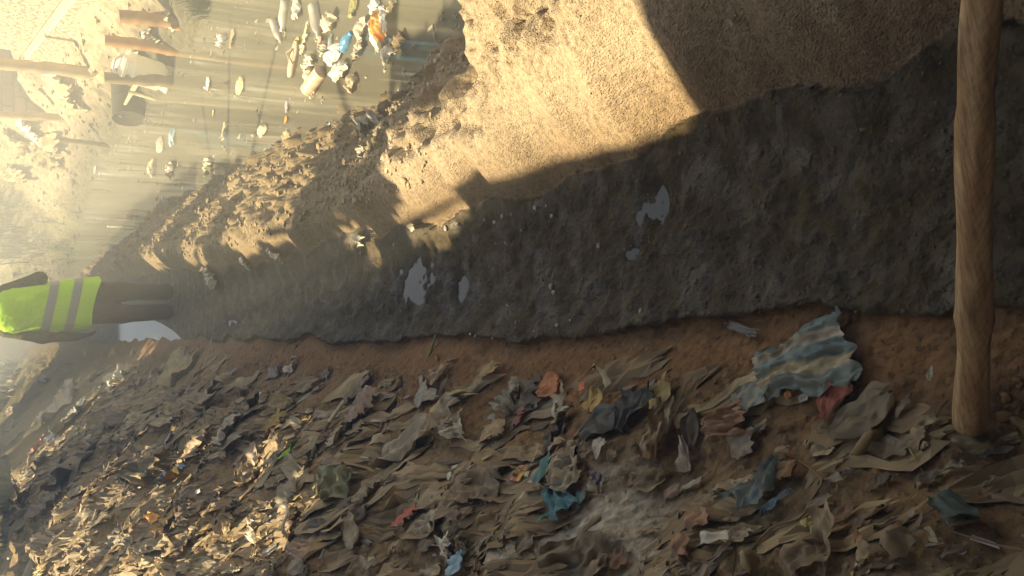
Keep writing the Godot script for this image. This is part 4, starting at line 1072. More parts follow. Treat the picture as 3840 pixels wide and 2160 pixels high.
	scrap("plastic_scrap", "tan scrap of plastic just uphill of the pale beige sheet", "plastic", -0.932, -3.821, 0.41, 0.91, 0.225, 0.113, Color(0.312, 0.234, 0.139), 93, {"shape": "sheet", "fold": 0.38, "lift": 0.13, "dirt": .5, "group": "plastic scraps on the rubbish bank"})
	scrap("plastic_scrap", "large tan scrap of plastic just nearer the camera than the olive grey film", "plastic", -0.298, -0.748, 0.80, 0.60, 0.062, 0.035, Color(0.322, 0.241, 0.143), 94, {"shape": "sheet", "fold": 0.35, "lift": 0.19, "dirt": .5, "group": "plastic scraps on the rubbish bank"})
	scrap("plastic_scrap", "dark brown flared scrap just uphill of the smooth grey film", "plastic", -1.783, -8.623, 0.78, 0.62, 0.307, 0.177, Color(0.09, 0.07, 0.05), 95, {"shape": "fan", "fold": 0.35, "lift": 0.18, "dirt": .5, "group": "plastic scraps on the rubbish bank"})
	scrap("plastic_scrap", "dark brown pointed shred just farther off than the white board fragment", "plastic", -0.558, -1.104, 0.72, 0.69, 0.053, 0.021, Color(0.09, 0.07, 0.05), 96, {"shape": "point", "fold": 0.38, "lift": 0.07, "dirt": .5, "group": "plastic scraps on the rubbish bank"})
	scrap("plastic_scrap", "grey brown flared scrap just uphill of the tan standing sheet", "plastic", -0.489, -0.766, 0.71, 0.71, 0.045, 0.017, Color(0.22, 0.171, 0.118), 97, {"shape": "fan", "fold": 0.38, "lift": 0.09, "dirt": .5, "group": "plastic scraps on the rubbish bank"})
	scrap("plastic_scrap", "off-white scrap of plastic just nearer the camera than the tan standing sheet", "plastic", -0.475, -0.723, 0.76, 0.65, 0.042, 0.022, Color(0.593, 0.536, 0.433), 98, {"shape": "sheet", "fold": 0.27, "lift": 0.08, "dirt": .5, "group": "plastic scraps on the rubbish bank"})
	scrap("plastic_scrap", "grey brown strip of film just downhill of the olive rolled film", "plastic", -0.256, -0.661, 0.75, 0.66, 0.048, 0.010, Color(0.286, 0.222, 0.153), 99, {"shape": "strip", "fold": 0.21, "lift": 0.05, "dirt": .5, "group": "plastic scraps on the rubbish bank"})
	scrap("plastic_scrap", "grey brown scrap of plastic just uphill of the pinkish grey sheet", "plastic", -0.597, -2.946, 0.79, 0.61, 0.107, 0.098, Color(0.281, 0.218, 0.151), 100, {"shape": "sheet", "fold": 0.23, "lift": 0.12, "dirt": .5, "group": "plastic scraps on the rubbish bank"})
	scrap("plastic_scrap", "reddish brown scrap of plastic just uphill of the torn teal bag", "plastic", -0.619, -1.296, 0.80, 0.60, 0.065, 0.044, Color(0.268, 0.134, 0.067), 101, {"shape": "sheet", "fold": 0.26, "lift": 0.06, "dirt": .5, "group": "plastic scraps on the rubbish bank"})
	scrap("plastic_scrap", "large dark brown scrap of plastic just nearer the camera than the grey pleated fan", "plastic", -0.387, -2.059, 0.37, 0.93, 0.192, 0.110, Color(0.083, 0.064, 0.046), 102, {"shape": "sheet", "fold": 0.23, "lift": 0.09, "dirt": .5, "group": "plastic scraps on the rubbish bank"})
	scrap("plastic_scrap", "olive pointed shred just downhill of the pale lumpy sheet", "plastic", -0.356, -0.756, 0.77, 0.64, 0.037, 0.014, Color(0.21, 0.168, 0.084), 103, {"shape": "point", "fold": 0.23, "lift": 0.20, "dirt": .5, "group": "plastic scraps on the rubbish bank"})
	scrap("plastic_scrap", "large dull brown pointed shred just uphill of the crumpled silver film", "plastic", -1.211, -7.642, 0.48, 0.88, 0.691, 0.282, Color(0.163, 0.11, 0.065), 104, {"shape": "point", "fold": 0.27, "lift": 0.08, "dirt": .5, "group": "plastic scraps on the rubbish bank"})
	scrap("plastic_scrap", "large tan scrap of plastic just farther off than the dark brown film", "plastic", -0.493, -1.861, 0.44, 0.90, 0.128, 0.060, Color(0.378, 0.283, 0.168), 105, {"shape": "sheet", "fold": 0.33, "lift": 0.12, "dirt": .5, "group": "plastic scraps on the rubbish bank"})
	scrap("plastic_scrap", "beige strip of film just farther off than the large khaki sheet", "plastic", -0.825, -7.453, 0.36, 0.93, 0.380, 0.071, Color(0.363, 0.296, 0.203), 106, {"shape": "strip", "fold": 0.20, "lift": 0.16, "dirt": .5, "group": "plastic scraps on the rubbish bank"})
	scrap("plastic_scrap", "grey brown scrap of plastic just uphill of the smooth grey film", "plastic", -1.672, -6.993, 0.50, 0.87, 0.406, 0.215, Color(0.223, 0.173, 0.12), 107, {"shape": "sheet", "fold": 0.31, "lift": 0.11, "dirt": .5, "group": "plastic scraps on the rubbish bank"})
	scrap("plastic_scrap", "large dusty grey pointed shred just uphill and farther than the blue snack packet", "plastic", -1.417, -4.805, 0.38, 0.93, 0.606, 0.166, Color(0.347, 0.314, 0.26), 108, {"shape": "point", "fold": 0.38, "lift": 0.12, "dirt": .5, "group": "plastic scraps on the rubbish bank"})
	scrap("plastic_scrap", "small pinkish pointed shred just downhill and nearer than the white strip", "plastic", -0.630, -1.829, 0.90, 0.44, 0.042, 0.019, Color(0.446, 0.297, 0.212), 109, {"shape": "point", "fold": 0.43, "lift": 0.05, "dirt": .5, "group": "plastic scraps on the rubbish bank"})
	scrap("plastic_scrap", "small beige pointed shred just farther off than the pale green net", "plastic", -0.768, -2.905, 0.64, 0.77, 0.073, 0.037, Color(0.486, 0.395, 0.271), 110, {"shape": "point", "fold": 0.26, "lift": 0.14, "dirt": .5, "group": "plastic scraps on the rubbish bank"})
	scrap("plastic_scrap", "large dark brown rounded scrap just downhill of the dark teal bag", "plastic", -0.346, -0.699, 0.85, 0.52, 0.059, 0.021, Color(0.101, 0.079, 0.056), 111, {"shape": "leaf", "fold": 0.37, "lift": 0.06, "dirt": .5, "group": "plastic scraps on the rubbish bank"})
	scrap("plastic_scrap", "large olive flared scrap just farther off than the blue snack packet", "plastic", -1.231, -5.399, 0.41, 0.91, 0.602, 0.237, Color(0.251, 0.201, 0.1), 112, {"shape": "fan", "fold": 0.45, "lift": 0.18, "dirt": .5, "group": "plastic scraps on the rubbish bank"})
	scrap("plastic_scrap", "beige flared scrap just nearer the camera than the mustard film", "plastic", -0.640, -3.580, 0.56, 0.83, 0.130, 0.085, Color(0.416, 0.339, 0.232), 113, {"shape": "fan", "fold": 0.35, "lift": 0.11, "dirt": .5, "group": "plastic scraps on the rubbish bank"})
	scrap("plastic_scrap", "beige scrap of plastic just farther off than the crumpled red scrap", "plastic", -0.746, -2.226, 0.74, 0.67, 0.084, 0.073, Color(0.473, 0.385, 0.264), 114, {"shape": "sheet", "fold": 0.26, "lift": 0.07, "dirt": .5, "group": "plastic scraps on the rubbish bank"})
	scrap("plastic_scrap", "large dark brown strip of film just downhill of the mustard film", "plastic", -0.714, -4.501, 0.50, 0.87, 0.389, 0.116, Color(0.076, 0.059, 0.042), 115, {"shape": "strip", "fold": 0.27, "lift": 0.19, "dirt": .5, "group": "plastic scraps on the rubbish bank"})
	scrap("plastic_scrap", "dull brown rounded scrap just nearer the camera than the bright green strip", "plastic", -0.684, -3.166, 0.51, 0.86, 0.178, 0.087, Color(0.168, 0.114, 0.067), 116, {"shape": "leaf", "fold": 0.27, "lift": 0.15, "dirt": .5, "group": "plastic scraps on the rubbish bank"})
	scrap("plastic_scrap", "olive strip of film just nearer the camera than the pale leaf shaped film", "plastic", -0.789, -2.368, 0.35, 0.94, 0.126, 0.024, Color(0.25, 0.2, 0.1), 117, {"shape": "strip", "fold": 0.33, "lift": 0.15, "dirt": .5, "group": "plastic scraps on the rubbish bank"})
	scrap("plastic_scrap", "yellowish flared scrap just downhill of the white board fragment", "plastic", -0.472, -1.057, 0.47, 0.88, 0.047, 0.015, Color(0.45, 0.338, 0.135), 118, {"shape": "fan", "fold": 0.24, "lift": 0.09, "dirt": .5, "group": "plastic scraps on the rubbish bank"})
	scrap("plastic_scrap", "beige scrap of plastic just farther off than the blue grey pleated bag", "plastic", -0.435, -1.115, 0.63, 0.78, 0.062, 0.033, Color(0.431, 0.351, 0.24), 119, {"shape": "sheet", "fold": 0.30, "lift": 0.06, "dirt": .5, "group": "plastic scraps on the rubbish bank"})
	scrap("plastic_scrap", "dusty grey pointed shred just downhill of the mustard film", "plastic", -0.535, -4.671, 0.34, 0.94, 0.269, 0.072, Color(0.293, 0.266, 0.22), 120, {"shape": "point", "fold": 0.30, "lift": 0.13, "dirt": .5, "group": "plastic scraps on the rubbish bank"})
	scrap("plastic_scrap", "large tan flared scrap just downhill of the blue snack packet", "plastic", -1.038, -4.933, 0.47, 0.88, 0.490, 0.184, Color(0.311, 0.233, 0.138), 121, {"shape": "fan", "fold": 0.42, "lift": 0.10, "dirt": .5, "group": "plastic scraps on the rubbish bank"})
	scrap("plastic_scrap", "large grey brown pointed shred just farther off than the pale leaf shaped film", "plastic", -0.954, -2.773, 0.86, 0.51, 0.121, 0.060, Color(0.263, 0.205, 0.141), 122, {"shape": "point", "fold": 0.33, "lift": 0.15, "dirt": .5, "group": "plastic scraps on the rubbish bank"})
	scrap("plastic_scrap", "beige pointed shred just downhill of the pale beige sheet", "plastic", -0.688, -4.963, 0.18, 0.98, 0.341, 0.069, Color(0.387, 0.315, 0.216), 123, {"shape": "point", "fold": 0.36, "lift": 0.06, "dirt": .5, "group": "plastic scraps on the rubbish bank"})
	scrap("plastic_scrap", "grey brown strip of film just uphill of the smooth grey film", "plastic", -1.818, -7.871, 0.85, 0.53, 0.161, 0.066, Color(0.282, 0.219, 0.151), 124, {"shape": "strip", "fold": 0.23, "lift": 0.18, "dirt": .5, "group": "plastic scraps on the rubbish bank"})
	scrap("plastic_scrap", "dusty grey pointed shred just downhill of the silvery film", "plastic", -1.495, -14.529, 0.29, 0.96, 0.683, 0.165, Color(0.259, 0.234, 0.194), 125, {"shape": "point", "fold": 0.31, "lift": 0.15, "dirt": .5, "group": "plastic scraps on the rubbish bank"})
	scrap("plastic_scrap", "yellowish rounded scrap just uphill of the smooth grey film", "plastic", -1.767, -6.951, 0.66, 0.75, 0.184, 0.081, Color(0.374, 0.281, 0.112), 126, {"shape": "leaf", "fold": 0.25, "lift": 0.09, "dirt": .5, "group": "plastic scraps on the rubbish bank"})
	scrap("plastic_scrap", "grey brown strip of film just downhill and nearer than the pale lumpy sheet", "plastic", -0.403, -0.660, 0.76, 0.65, 0.040, 0.008, Color(0.224, 0.175, 0.121), 127, {"shape": "strip", "fold": 0.35, "lift": 0.06, "dirt": .5, "group": "plastic scraps on the rubbish bank"})
	scrap("plastic_scrap", "dusty grey flared scrap just downhill and nearer than the smooth grey fold", "plastic", -0.330, -1.104, 0.65, 0.76, 0.066, 0.026, Color(0.289, 0.262, 0.217), 128, {"shape": "fan", "fold": 0.41, "lift": 0.06, "dirt": .5, "group": "plastic scraps on the rubbish bank"})
	scrap("plastic_scrap", "dusty grey flared scrap just nearer the camera than the brown paper fold", "plastic", -0.375, -0.874, 0.84, 0.54, 0.053, 0.022, Color(0.34, 0.308, 0.255), 129, {"shape": "fan", "fold": 0.43, "lift": 0.15, "dirt": .5, "group": "plastic scraps on the rubbish bank"})
	scrap("plastic_scrap", "off-white scrap of plastic just nearer the camera than the white board fragment", "plastic", -0.488, -0.991, 0.48, 0.88, 0.059, 0.032, Color(0.575, 0.519, 0.42), 130, {"shape": "sheet", "fold": 0.31, "lift": 0.18, "dirt": .5, "group": "plastic scraps on the rubbish bank"})
	scrap("plastic_scrap", "tan rounded scrap just farther off than the white strip", "plastic", -0.818, -2.043, 0.66, 0.76, 0.076, 0.034, Color(0.369, 0.277, 0.164), 131, {"shape": "leaf", "fold": 0.35, "lift": 0.04, "dirt": .5, "group": "plastic scraps on the rubbish bank"})
	scrap("plastic_scrap", "dusty grey pointed shred just uphill of the sock shaped film", "plastic", -1.110, -3.111, 0.57, 0.82, 0.135, 0.050, Color(0.355, 0.322, 0.266), 132, {"shape": "point", "fold": 0.40, "lift": 0.11, "dirt": .5, "group": "plastic scraps on the rubbish bank"})
	scrap("plastic_scrap", "large grey brown flared scrap just downhill of the shiny yellow wrapper", "plastic", -0.421, -0.877, 0.70, 0.71, 0.068, 0.034, Color(0.258, 0.201, 0.139), 133, {"shape": "fan", "fold": 0.29, "lift": 0.06, "dirt": .5, "group": "plastic scraps on the rubbish bank"})
	scrap("plastic_scrap", "dusty grey pointed shred just farther off than the silvery film", "plastic", -2.167, -14.009, 0.48, 0.88, 0.569, 0.184, Color(0.297, 0.269, 0.223), 134, {"shape": "point", "fold": 0.40, "lift": 0.05, "dirt": .5, "group": "plastic scraps on the rubbish bank"})
	scrap("plastic_scrap", "dark brown strip of film just uphill of the sock shaped film", "plastic", -1.108, -3.415, 0.32, 0.95, 0.253, 0.054, Color(0.087, 0.068, 0.048), 135, {"shape": "strip", "fold": 0.39, "lift": 0.11, "dirt": .5, "group": "plastic scraps on the rubbish bank"})
	scrap("plastic_scrap", "dusty grey strip of film just uphill and nearer than the dark teal bag", "plastic", -0.416, -0.567, 0.82, 0.58, 0.027, 0.005, Color(0.263, 0.238, 0.197), 136, {"shape": "strip", "fold": 0.32, "lift": 0.07, "dirt": .5, "group": "plastic scraps on the rubbish bank"})
	scrap("plastic_scrap", "dusty grey rounded scrap just nearer the camera than the blue snack packet", "plastic", -0.967, -4.311, 0.43, 0.90, 0.187, 0.071, Color(0.265, 0.24, 0.199), 137, {"shape": "leaf", "fold": 0.24, "lift": 0.16, "dirt": .5, "group": "plastic scraps on the rubbish bank"})
	scrap("plastic_scrap", "grey brown flared scrap just uphill and farther than the white board fragment", "plastic", -0.560, -1.053, 0.65, 0.76, 0.052, 0.021, Color(0.31, 0.241, 0.167), 138, {"shape": "fan", "fold": 0.26, "lift": 0.19, "dirt": .5, "group": "plastic scraps on the rubbish bank"})
	scrap("plastic_scrap", "grey brown pointed shred just uphill of the smooth grey film", "plastic", -2.746, -8.919, 0.31, 0.95, 0.675, 0.129, Color(0.257, 0.2, 0.138), 139, {"shape": "point", "fold": 0.28, "lift": 0.05, "dirt": .5, "group": "plastic scraps on the rubbish bank"})
	scrap("plastic_scrap", "reddish brown flared scrap just farther off than the blue snack packet", "plastic", -1.414, -5.518, 0.52, 0.86, 0.308, 0.117, Color(0.314, 0.157, 0.079), 140, {"shape": "fan", "fold": 0.25, "lift": 0.10, "dirt": .5, "group": "plastic scraps on the rubbish bank"})
	scrap("plastic_scrap", "tan strip of film just uphill of the purple swirl scrap", "plastic", -0.556, -1.276, 0.53, 0.85, 0.078, 0.015, Color(0.359, 0.269, 0.159), 141, {"shape": "strip", "fold": 0.24, "lift": 0.12, "dirt": .5, "group": "plastic scraps on the rubbish bank"})
	scrap("plastic_scrap", "grey brown scrap of plastic just uphill of the large khaki sheet", "plastic", -0.868, -6.507, 0.50, 0.86, 0.289, 0.136, Color(0.221, 0.172, 0.119), 142, {"shape": "sheet", "fold": 0.39, "lift": 0.07, "dirt": .5, "group": "plastic scraps on the rubbish bank"})
	scrap("plastic_scrap", "dull brown flared scrap just farther off than the sock shaped film", "plastic", -1.160, -3.741, 0.57, 0.82, 0.168, 0.071, Color(0.162, 0.109, 0.065), 143, {"shape": "fan", "fold": 0.23, "lift": 0.06, "dirt": .5, "group": "plastic scraps on the rubbish bank"})
	scrap("plastic_scrap", "off-white flared scrap just farther off than the silvery film", "plastic", -2.144, -12.540, 0.65, 0.76, 0.339, 0.142, Color(0.57, 0.515, 0.417), 144, {"shape": "fan", "fold": 0.32, "lift": 0.16, "dirt": .5, "group": "plastic scraps on the rubbish bank"})
	scrap("plastic_scrap", "grey brown rounded scrap just uphill of the torn teal bag", "plastic", -0.651, -1.550, 0.92, 0.40, 0.076, 0.036, Color(0.272, 0.212, 0.146), 145, {"shape": "leaf", "fold": 0.43, "lift": 0.18, "dirt": .5, "group": "plastic scraps on the rubbish bank"})
	scrap("plastic_scrap", "beige scrap of plastic just uphill and farther than the sock shaped film", "plastic", -1.214, -3.540, 0.70, 0.71, 0.082, 0.059, Color(0.353, 0.287, 0.197), 146, {"shape": "sheet", "fold": 0.35, "lift": 0.07, "dirt": .5, "group": "plastic scraps on the rubbish bank"})
	scrap("plastic_scrap", "grey brown pointed shred just downhill of the pale leaf shaped film", "plastic", -0.771, -2.411, 0.78, 0.63, 0.106, 0.055, Color(0.251, 0.195, 0.135), 147, {"shape": "point", "fold": 0.28, "lift": 0.10, "dirt": .5, "group": "plastic scraps on the rubbish bank"})
	scrap("plastic_scrap", "grey brown scrap of plastic just farther off than the white strip", "plastic", -0.756, -1.999, 0.74, 0.67, 0.087, 0.060, Color(0.236, 0.184, 0.127), 148, {"shape": "sheet", "fold": 0.34, "lift": 0.18, "dirt": .5, "group": "plastic scraps on the rubbish bank"})
	scrap("plastic_scrap", "small off-white strip of film just nearer the camera than the crumpled silver film", "plastic", -0.873, -7.888, 1.00, 0.05, 0.112, 0.048, Color(0.568, 0.514, 0.415), 149, {"shape": "strip", "fold": 0.43, "lift": 0.11, "dirt": .5, "group": "plastic scraps on the rubbish bank"})
	scrap("plastic_scrap", "dark brown pointed shred just nearer the camera than the pale green net", "plastic", -0.652, -2.617, 0.70, 0.72, 0.066, 0.038, Color(0.086, 0.067, 0.048), 150, {"shape": "point", "fold": 0.40, "lift": 0.10, "dirt": .5, "group": "plastic scraps on the rubbish bank"})
	scrap("plastic_scrap", "olive pointed shred just nearer the camera than the light blue bag", "plastic", -0.717, -1.625, 0.83, 0.56, 0.044, 0.020, Color(0.208, 0.167, 0.083), 151, {"shape": "point", "fold": 0.44, "lift": 0.15, "dirt": .5, "group": "plastic scraps on the rubbish bank"})
	scrap("plastic_scrap", "large grey brown scrap of plastic just uphill of the smooth grey film", "plastic", -1.546, -7.235, 0.84, 0.54, 0.586, 0.520, Color(0.247, 0.192, 0.133), 152, {"shape": "sheet", "fold": 0.30, "lift": 0.13, "dirt": .5, "group": "plastic scraps on the rubbish bank"})
	scrap("plastic_scrap", "pinkish pointed shred just uphill of the pale beige sheet", "plastic", -0.899, -4.024, 0.54, 0.84, 0.161, 0.061, Color(0.422, 0.282, 0.201), 153, {"shape": "point", "fold": 0.35, "lift": 0.10, "dirt": .5, "group": "plastic scraps on the rubbish bank"})
	scrap("plastic_scrap", "beige strip of film just farther off than the pinkish grey sheet", "plastic", -0.604, -3.475, 0.33, 0.94, 0.237, 0.049, Color(0.371, 0.302, 0.207), 154, {"shape": "strip", "fold": 0.26, "lift": 0.08, "dirt": .5, "group": "plastic scraps on the rubbish bank"})
	scrap("plastic_scrap", "off-white strip of film just uphill of the long pleated film", "plastic", -0.469, -1.234, 0.75, 0.66, 0.073, 0.021, Color(0.572, 0.517, 0.418), 155, {"shape": "strip", "fold": 0.32, "lift": 0.13, "dirt": .5, "group": "plastic scraps on the rubbish bank"})
	scrap("plastic_scrap", "pinkish strip of film just nearer the camera than the sock shaped film", "plastic", -1.009, -2.897, 0.61, 0.79, 0.120, 0.033, Color(0.427, 0.285, 0.203), 156, {"shape": "strip", "fold": 0.39, "lift": 0.06, "dirt": .5, "group": "plastic scraps on the rubbish bank"})
	scrap("plastic_scrap", "grey brown scrap of plastic just uphill of the crumpled silver film", "plastic", -1.055, -6.146, 0.99, 0.16, 0.182, 0.134, Color(0.225, 0.175, 0.121), 157, {"shape": "sheet", "fold": 0.39, "lift": 0.13, "dirt": .5, "group": "plastic scraps on the rubbish bank"})
	scrap("plastic_scrap", "dusty grey pointed shred just farther off than the white board fragment", "plastic", -0.503, -1.166, 0.83, 0.56, 0.058, 0.025, Color(0.336, 0.304, 0.252), 158, {"shape": "point", "fold": 0.28, "lift": 0.07, "dirt": .5, "group": "plastic scraps on the rubbish bank"})
	scrap("plastic_scrap", "dull brown strip of film just nearer the camera than the smooth grey film", "plastic", -1.220, -6.539, 0.47, 0.88, 0.273, 0.053, Color(0.168, 0.113, 0.067), 159, {"shape": "strip", "fold": 0.29, "lift": 0.06, "dirt": .5, "group": "plastic scraps on the rubbish bank"})
	scrap("plastic_scrap", "dusty grey strip of film just uphill of the smooth grey film", "plastic", -2.587, -9.857, 0.27, 0.96, 0.492, 0.070, Color(0.326, 0.296, 0.245), 160, {"shape": "strip", "fold": 0.34, "lift": 0.19, "dirt": .5, "group": "plastic scraps on the rubbish bank"})
	scrap("plastic_scrap", "large grey brown scrap of plastic just downhill of the pinkish grey sheet", "plastic", -0.514, -3.356, 0.74, 0.68, 0.221, 0.165, Color(0.231, 0.18, 0.124), 161, {"shape": "sheet", "fold": 0.23, "lift": 0.14, "dirt": .5, "group": "plastic scraps on the rubbish bank"})
	scrap("plastic_scrap", "large off-white strip of film just farther off than the blue snack packet", "plastic", -1.530, -5.402, 0.65, 0.76, 0.257, 0.062, Color(0.566, 0.512, 0.414), 162, {"shape": "strip", "fold": 0.22, "lift": 0.15, "dirt": .5, "group": "plastic scraps on the rubbish bank"})
	scrap("plastic_scrap", "small beige rounded scrap just downhill of the pale lumpy sheet", "plastic", -0.382, -0.675, 0.78, 0.62, 0.026, 0.008, Color(0.43, 0.35, 0.24), 163, {"shape": "leaf", "fold": 0.34, "lift": 0.14, "dirt": .5, "group": "plastic scraps on the rubbish bank"})
	scrap("plastic_scrap", "off-white strip of film just downhill of the mustard film", "plastic", -0.475, -4.393, 0.34, 0.94, 0.256, 0.049, Color(0.595, 0.538, 0.435), 164, {"shape": "strip", "fold": 0.30, "lift": 0.18, "dirt": .5, "group": "plastic scraps on the rubbish bank"})
	scrap("plastic_scrap", "large dull brown strip of film just nearer the camera than the blue snack packet", "plastic", -1.041, -4.141, 0.37, 0.93, 0.385, 0.081, Color(0.191, 0.129, 0.076), 165, {"shape": "strip", "fold": 0.23, "lift": 0.20, "dirt": .5, "group": "plastic scraps on the rubbish bank"})
	scrap("plastic_scrap", "dull brown rounded scrap just downhill of the blue snack packet", "plastic", -1.006, -5.354, 0.69, 0.72, 0.149, 0.089, Color(0.214, 0.144, 0.086), 166, {"shape": "leaf", "fold": 0.21, "lift": 0.04, "dirt": .5, "group": "plastic scraps on the rubbish bank"})
	scrap("plastic_scrap", "beige rounded scrap just nearer the camera than the dark brown film", "plastic", -0.455, -1.688, 0.66, 0.75, 0.077, 0.047, Color(0.421, 0.342, 0.235), 167, {"shape": "leaf", "fold": 0.36, "lift": 0.05, "dirt": .5, "group": "plastic scraps on the rubbish bank"})
	scrap("plastic_scrap", "off-white flared scrap just uphill of the smooth grey film", "plastic", -1.571, -6.165, 0.90, 0.44, 0.197, 0.131, Color(0.478, 0.432, 0.35), 168, {"shape": "fan", "fold": 0.43, "lift": 0.09, "dirt": .5, "group": "plastic scraps on the rubbish bank"})
	scrap("plastic_scrap", "tan strip of film just uphill of the flat tan piece", "plastic", -0.615, -1.893, 0.67, 0.74, 0.078, 0.025, Color(0.314, 0.235, 0.139), 169, {"shape": "strip", "fold": 0.28, "lift": 0.05, "dirt": .5, "group": "plastic scraps on the rubbish bank"})
	scrap("plastic_scrap", "off-white strip of film just uphill and farther than the crumpled silver film", "plastic", -1.211, -8.792, 0.67, -0.75, 0.308, 0.088, Color(0.565, 0.511, 0.413), 170, {"shape": "strip", "fold": 0.29, "lift": 0.17, "dirt": .5, "group": "plastic scraps on the rubbish bank"})
	scrap("plastic_scrap", "large dull brown pointed shred just nearer the camera than the tan standing sheet", "plastic", -0.441, -0.771, 0.84, 0.54, 0.106, 0.028, Color(0.188, 0.127, 0.075), 171, {"shape": "point", "fold": 0.36, "lift": 0.15, "dirt": .5, "group": "plastic scraps on the rubbish bank"})
	scrap("plastic_scrap", "beige flared scrap just farther off than the olive rolled film", "plastic", -0.256, -0.729, 0.70, 0.71, 0.047, 0.019, Color(0.438, 0.357, 0.245), 172, {"shape": "fan", "fold": 0.33, "lift": 0.04, "dirt": .5, "group": "plastic scraps on the rubbish bank"})
	scrap("plastic_scrap", "tan rounded scrap just downhill of the torn teal bag", "plastic", -0.532, -1.648, 0.36, 0.93, 0.088, 0.030, Color(0.316, 0.237, 0.14), 173, {"shape": "leaf", "fold": 0.43, "lift": 0.08, "dirt": .5, "group": "plastic scraps on the rubbish bank"})
	scrap("plastic_scrap", "large tan flared scrap just uphill of the large khaki sheet", "plastic", -0.821, -5.839, 0.29, 0.96, 0.800, 0.232, Color(0.355, 0.266, 0.158), 174, {"shape": "fan", "fold": 0.30, "lift": 0.13, "dirt": .5, "group": "plastic scraps on the rubbish bank"})
	scrap("plastic_scrap", "olive rounded scrap just farther off than the silvery film", "plastic", -2.045, -21.197, 0.13, 0.99, 0.990, 0.248, Color(0.207, 0.165, 0.083), 175, {"shape": "leaf", "fold": 0.34, "lift": 0.17, "dirt": .5, "group": "plastic scraps on the rubbish bank"})
	scrap("plastic_scrap", "beige strip of film just farther off than the blue snack packet", "plastic", -1.540, -5.109, 0.34, 0.94, 0.312, 0.039, Color(0.376, 0.306, 0.21), 176, {"shape": "strip", "fold": 0.38, "lift": 0.05, "dirt": .5, "group": "plastic scraps on the rubbish bank"})
	scrap("plastic_scrap", "large olive strip of film just nearer the camera than the light blue bag", "plastic", -0.696, -1.596, 0.69, 0.72, 0.093, 0.022, Color(0.247, 0.198, 0.099), 177, {"shape": "strip", "fold": 0.44, "lift": 0.07, "dirt": .5, "group": "plastic scraps on the rubbish bank"})
	scrap("plastic_scrap", "dusty grey strip of film just uphill of the blue snack packet", "plastic", -1.251, -3.842, 0.64, 0.77, 0.155, 0.040, Color(0.295, 0.267, 0.221), 178, {"shape": "strip", "fold": 0.39, "lift": 0.07, "dirt": .5, "group": "plastic scraps on the rubbish bank"})
	scrap("plastic_scrap", "dusty grey flared scrap just uphill and farther than the olive rolled film", "plastic", -0.314, -0.668, 0.51, 0.86, 0.039, 0.016, Color(0.33, 0.299, 0.247), 179, {"shape": "fan", "fold": 0.35, "lift": 0.14, "dirt": .5, "group": "plastic scraps on the rubbish bank"})
	scrap("plastic_scrap", "large grey brown scrap of plastic just uphill of the flat tan piece", "plastic", -0.589, -1.934, 0.73, 0.68, 0.176, 0.148, Color(0.29, 0.226, 0.156), 180, {"shape": "sheet", "fold": 0.30, "lift": 0.07, "dirt": .5, "group": "plastic scraps on the rubbish bank"})
	scrap("plastic_scrap", "large reddish brown rounded scrap just downhill of the tan standing sheet", "plastic", -0.421, -0.811, 0.86, 0.51, 0.063, 0.021, Color(0.289, 0.144, 0.072), 181, {"shape": "leaf", "fold": 0.40, "lift": 0.15, "dirt": .5, "group": "plastic scraps on the rubbish bank"})
	scrap("plastic_scrap", "grey brown strip of film just uphill and farther than the silvery film", "plastic", -2.234, -12.323, 0.22, 0.98, 0.680, 0.093, Color(0.259, 0.202, 0.139), 182, {"shape": "strip", "fold": 0.34, "lift": 0.09, "dirt": .5, "group": "plastic scraps on the rubbish bank"})
	scrap("plastic_scrap", "large grey brown rounded scrap just uphill of the smooth grey film", "plastic", -1.806, -6.202, 0.33, 0.94, 0.612, 0.152, Color(0.283, 0.22, 0.152), 183, {"shape": "leaf", "fold": 0.36, "lift": 0.05, "dirt": .5, "group": "plastic scraps on the rubbish bank"})
	scrap("plastic_scrap", "dark brown flared scrap just downhill of the tan standing sheet", "plastic", -0.370, -0.781, 0.84, 0.54, 0.057, 0.025, Color(0.084, 0.066, 0.047), 184, {"shape": "fan", "fold": 0.25, "lift": 0.14, "dirt": .5, "group": "plastic scraps on the rubbish bank"})
	scrap("plastic_scrap", "large yellowish flared scrap just farther off than the sock shaped film", "plastic", -1.108, -3.629, 0.84, 0.54, 0.197, 0.109, Color(0.368, 0.276, 0.11), 185, {"shape": "fan", "fold": 0.22, "lift": 0.20, "dirt": .5, "group": "plastic scraps on the rubbish bank"})
	scrap("plastic_scrap", "large grey brown pointed shred just downhill of the sock shaped film", "plastic", -1.010, -3.474, 0.90, 0.43, 0.185, 0.110, Color(0.298, 0.232, 0.16), 186, {"shape": "point", "fold": 0.34, "lift": 0.11, "dirt": .5, "group": "plastic scraps on the rubbish bank"})
	scrap("plastic_scrap", "tan rounded scrap just uphill and nearer than the blue snack packet", "plastic", -1.089, -3.958, 0.78, 0.63, 0.121, 0.079, Color(0.392, 0.294, 0.174), 187, {"shape": "leaf", "fold": 0.34, "lift": 0.14, "dirt": .5, "group": "plastic scraps on the rubbish bank"})
	scrap("plastic_scrap", "grey brown rounded scrap just nearer the camera than the white strip", "plastic", -0.736, -1.825, 0.75, 0.67, 0.079, 0.036, Color(0.224, 0.174, 0.12), 188, {"shape": "leaf", "fold": 0.22, "lift": 0.16, "dirt": .5, "group": "plastic scraps on the rubbish bank"})
	scrap("plastic_scrap", "small beige rounded scrap just uphill of the pale cream shred", "plastic", -0.429, -1.434, 0.92, 0.38, 0.041, 0.023, Color(0.428, 0.348, 0.239), 189, {"shape": "leaf", "fold": 0.31, "lift": 0.04, "dirt": .5, "group": "plastic scraps on the rubbish bank"})
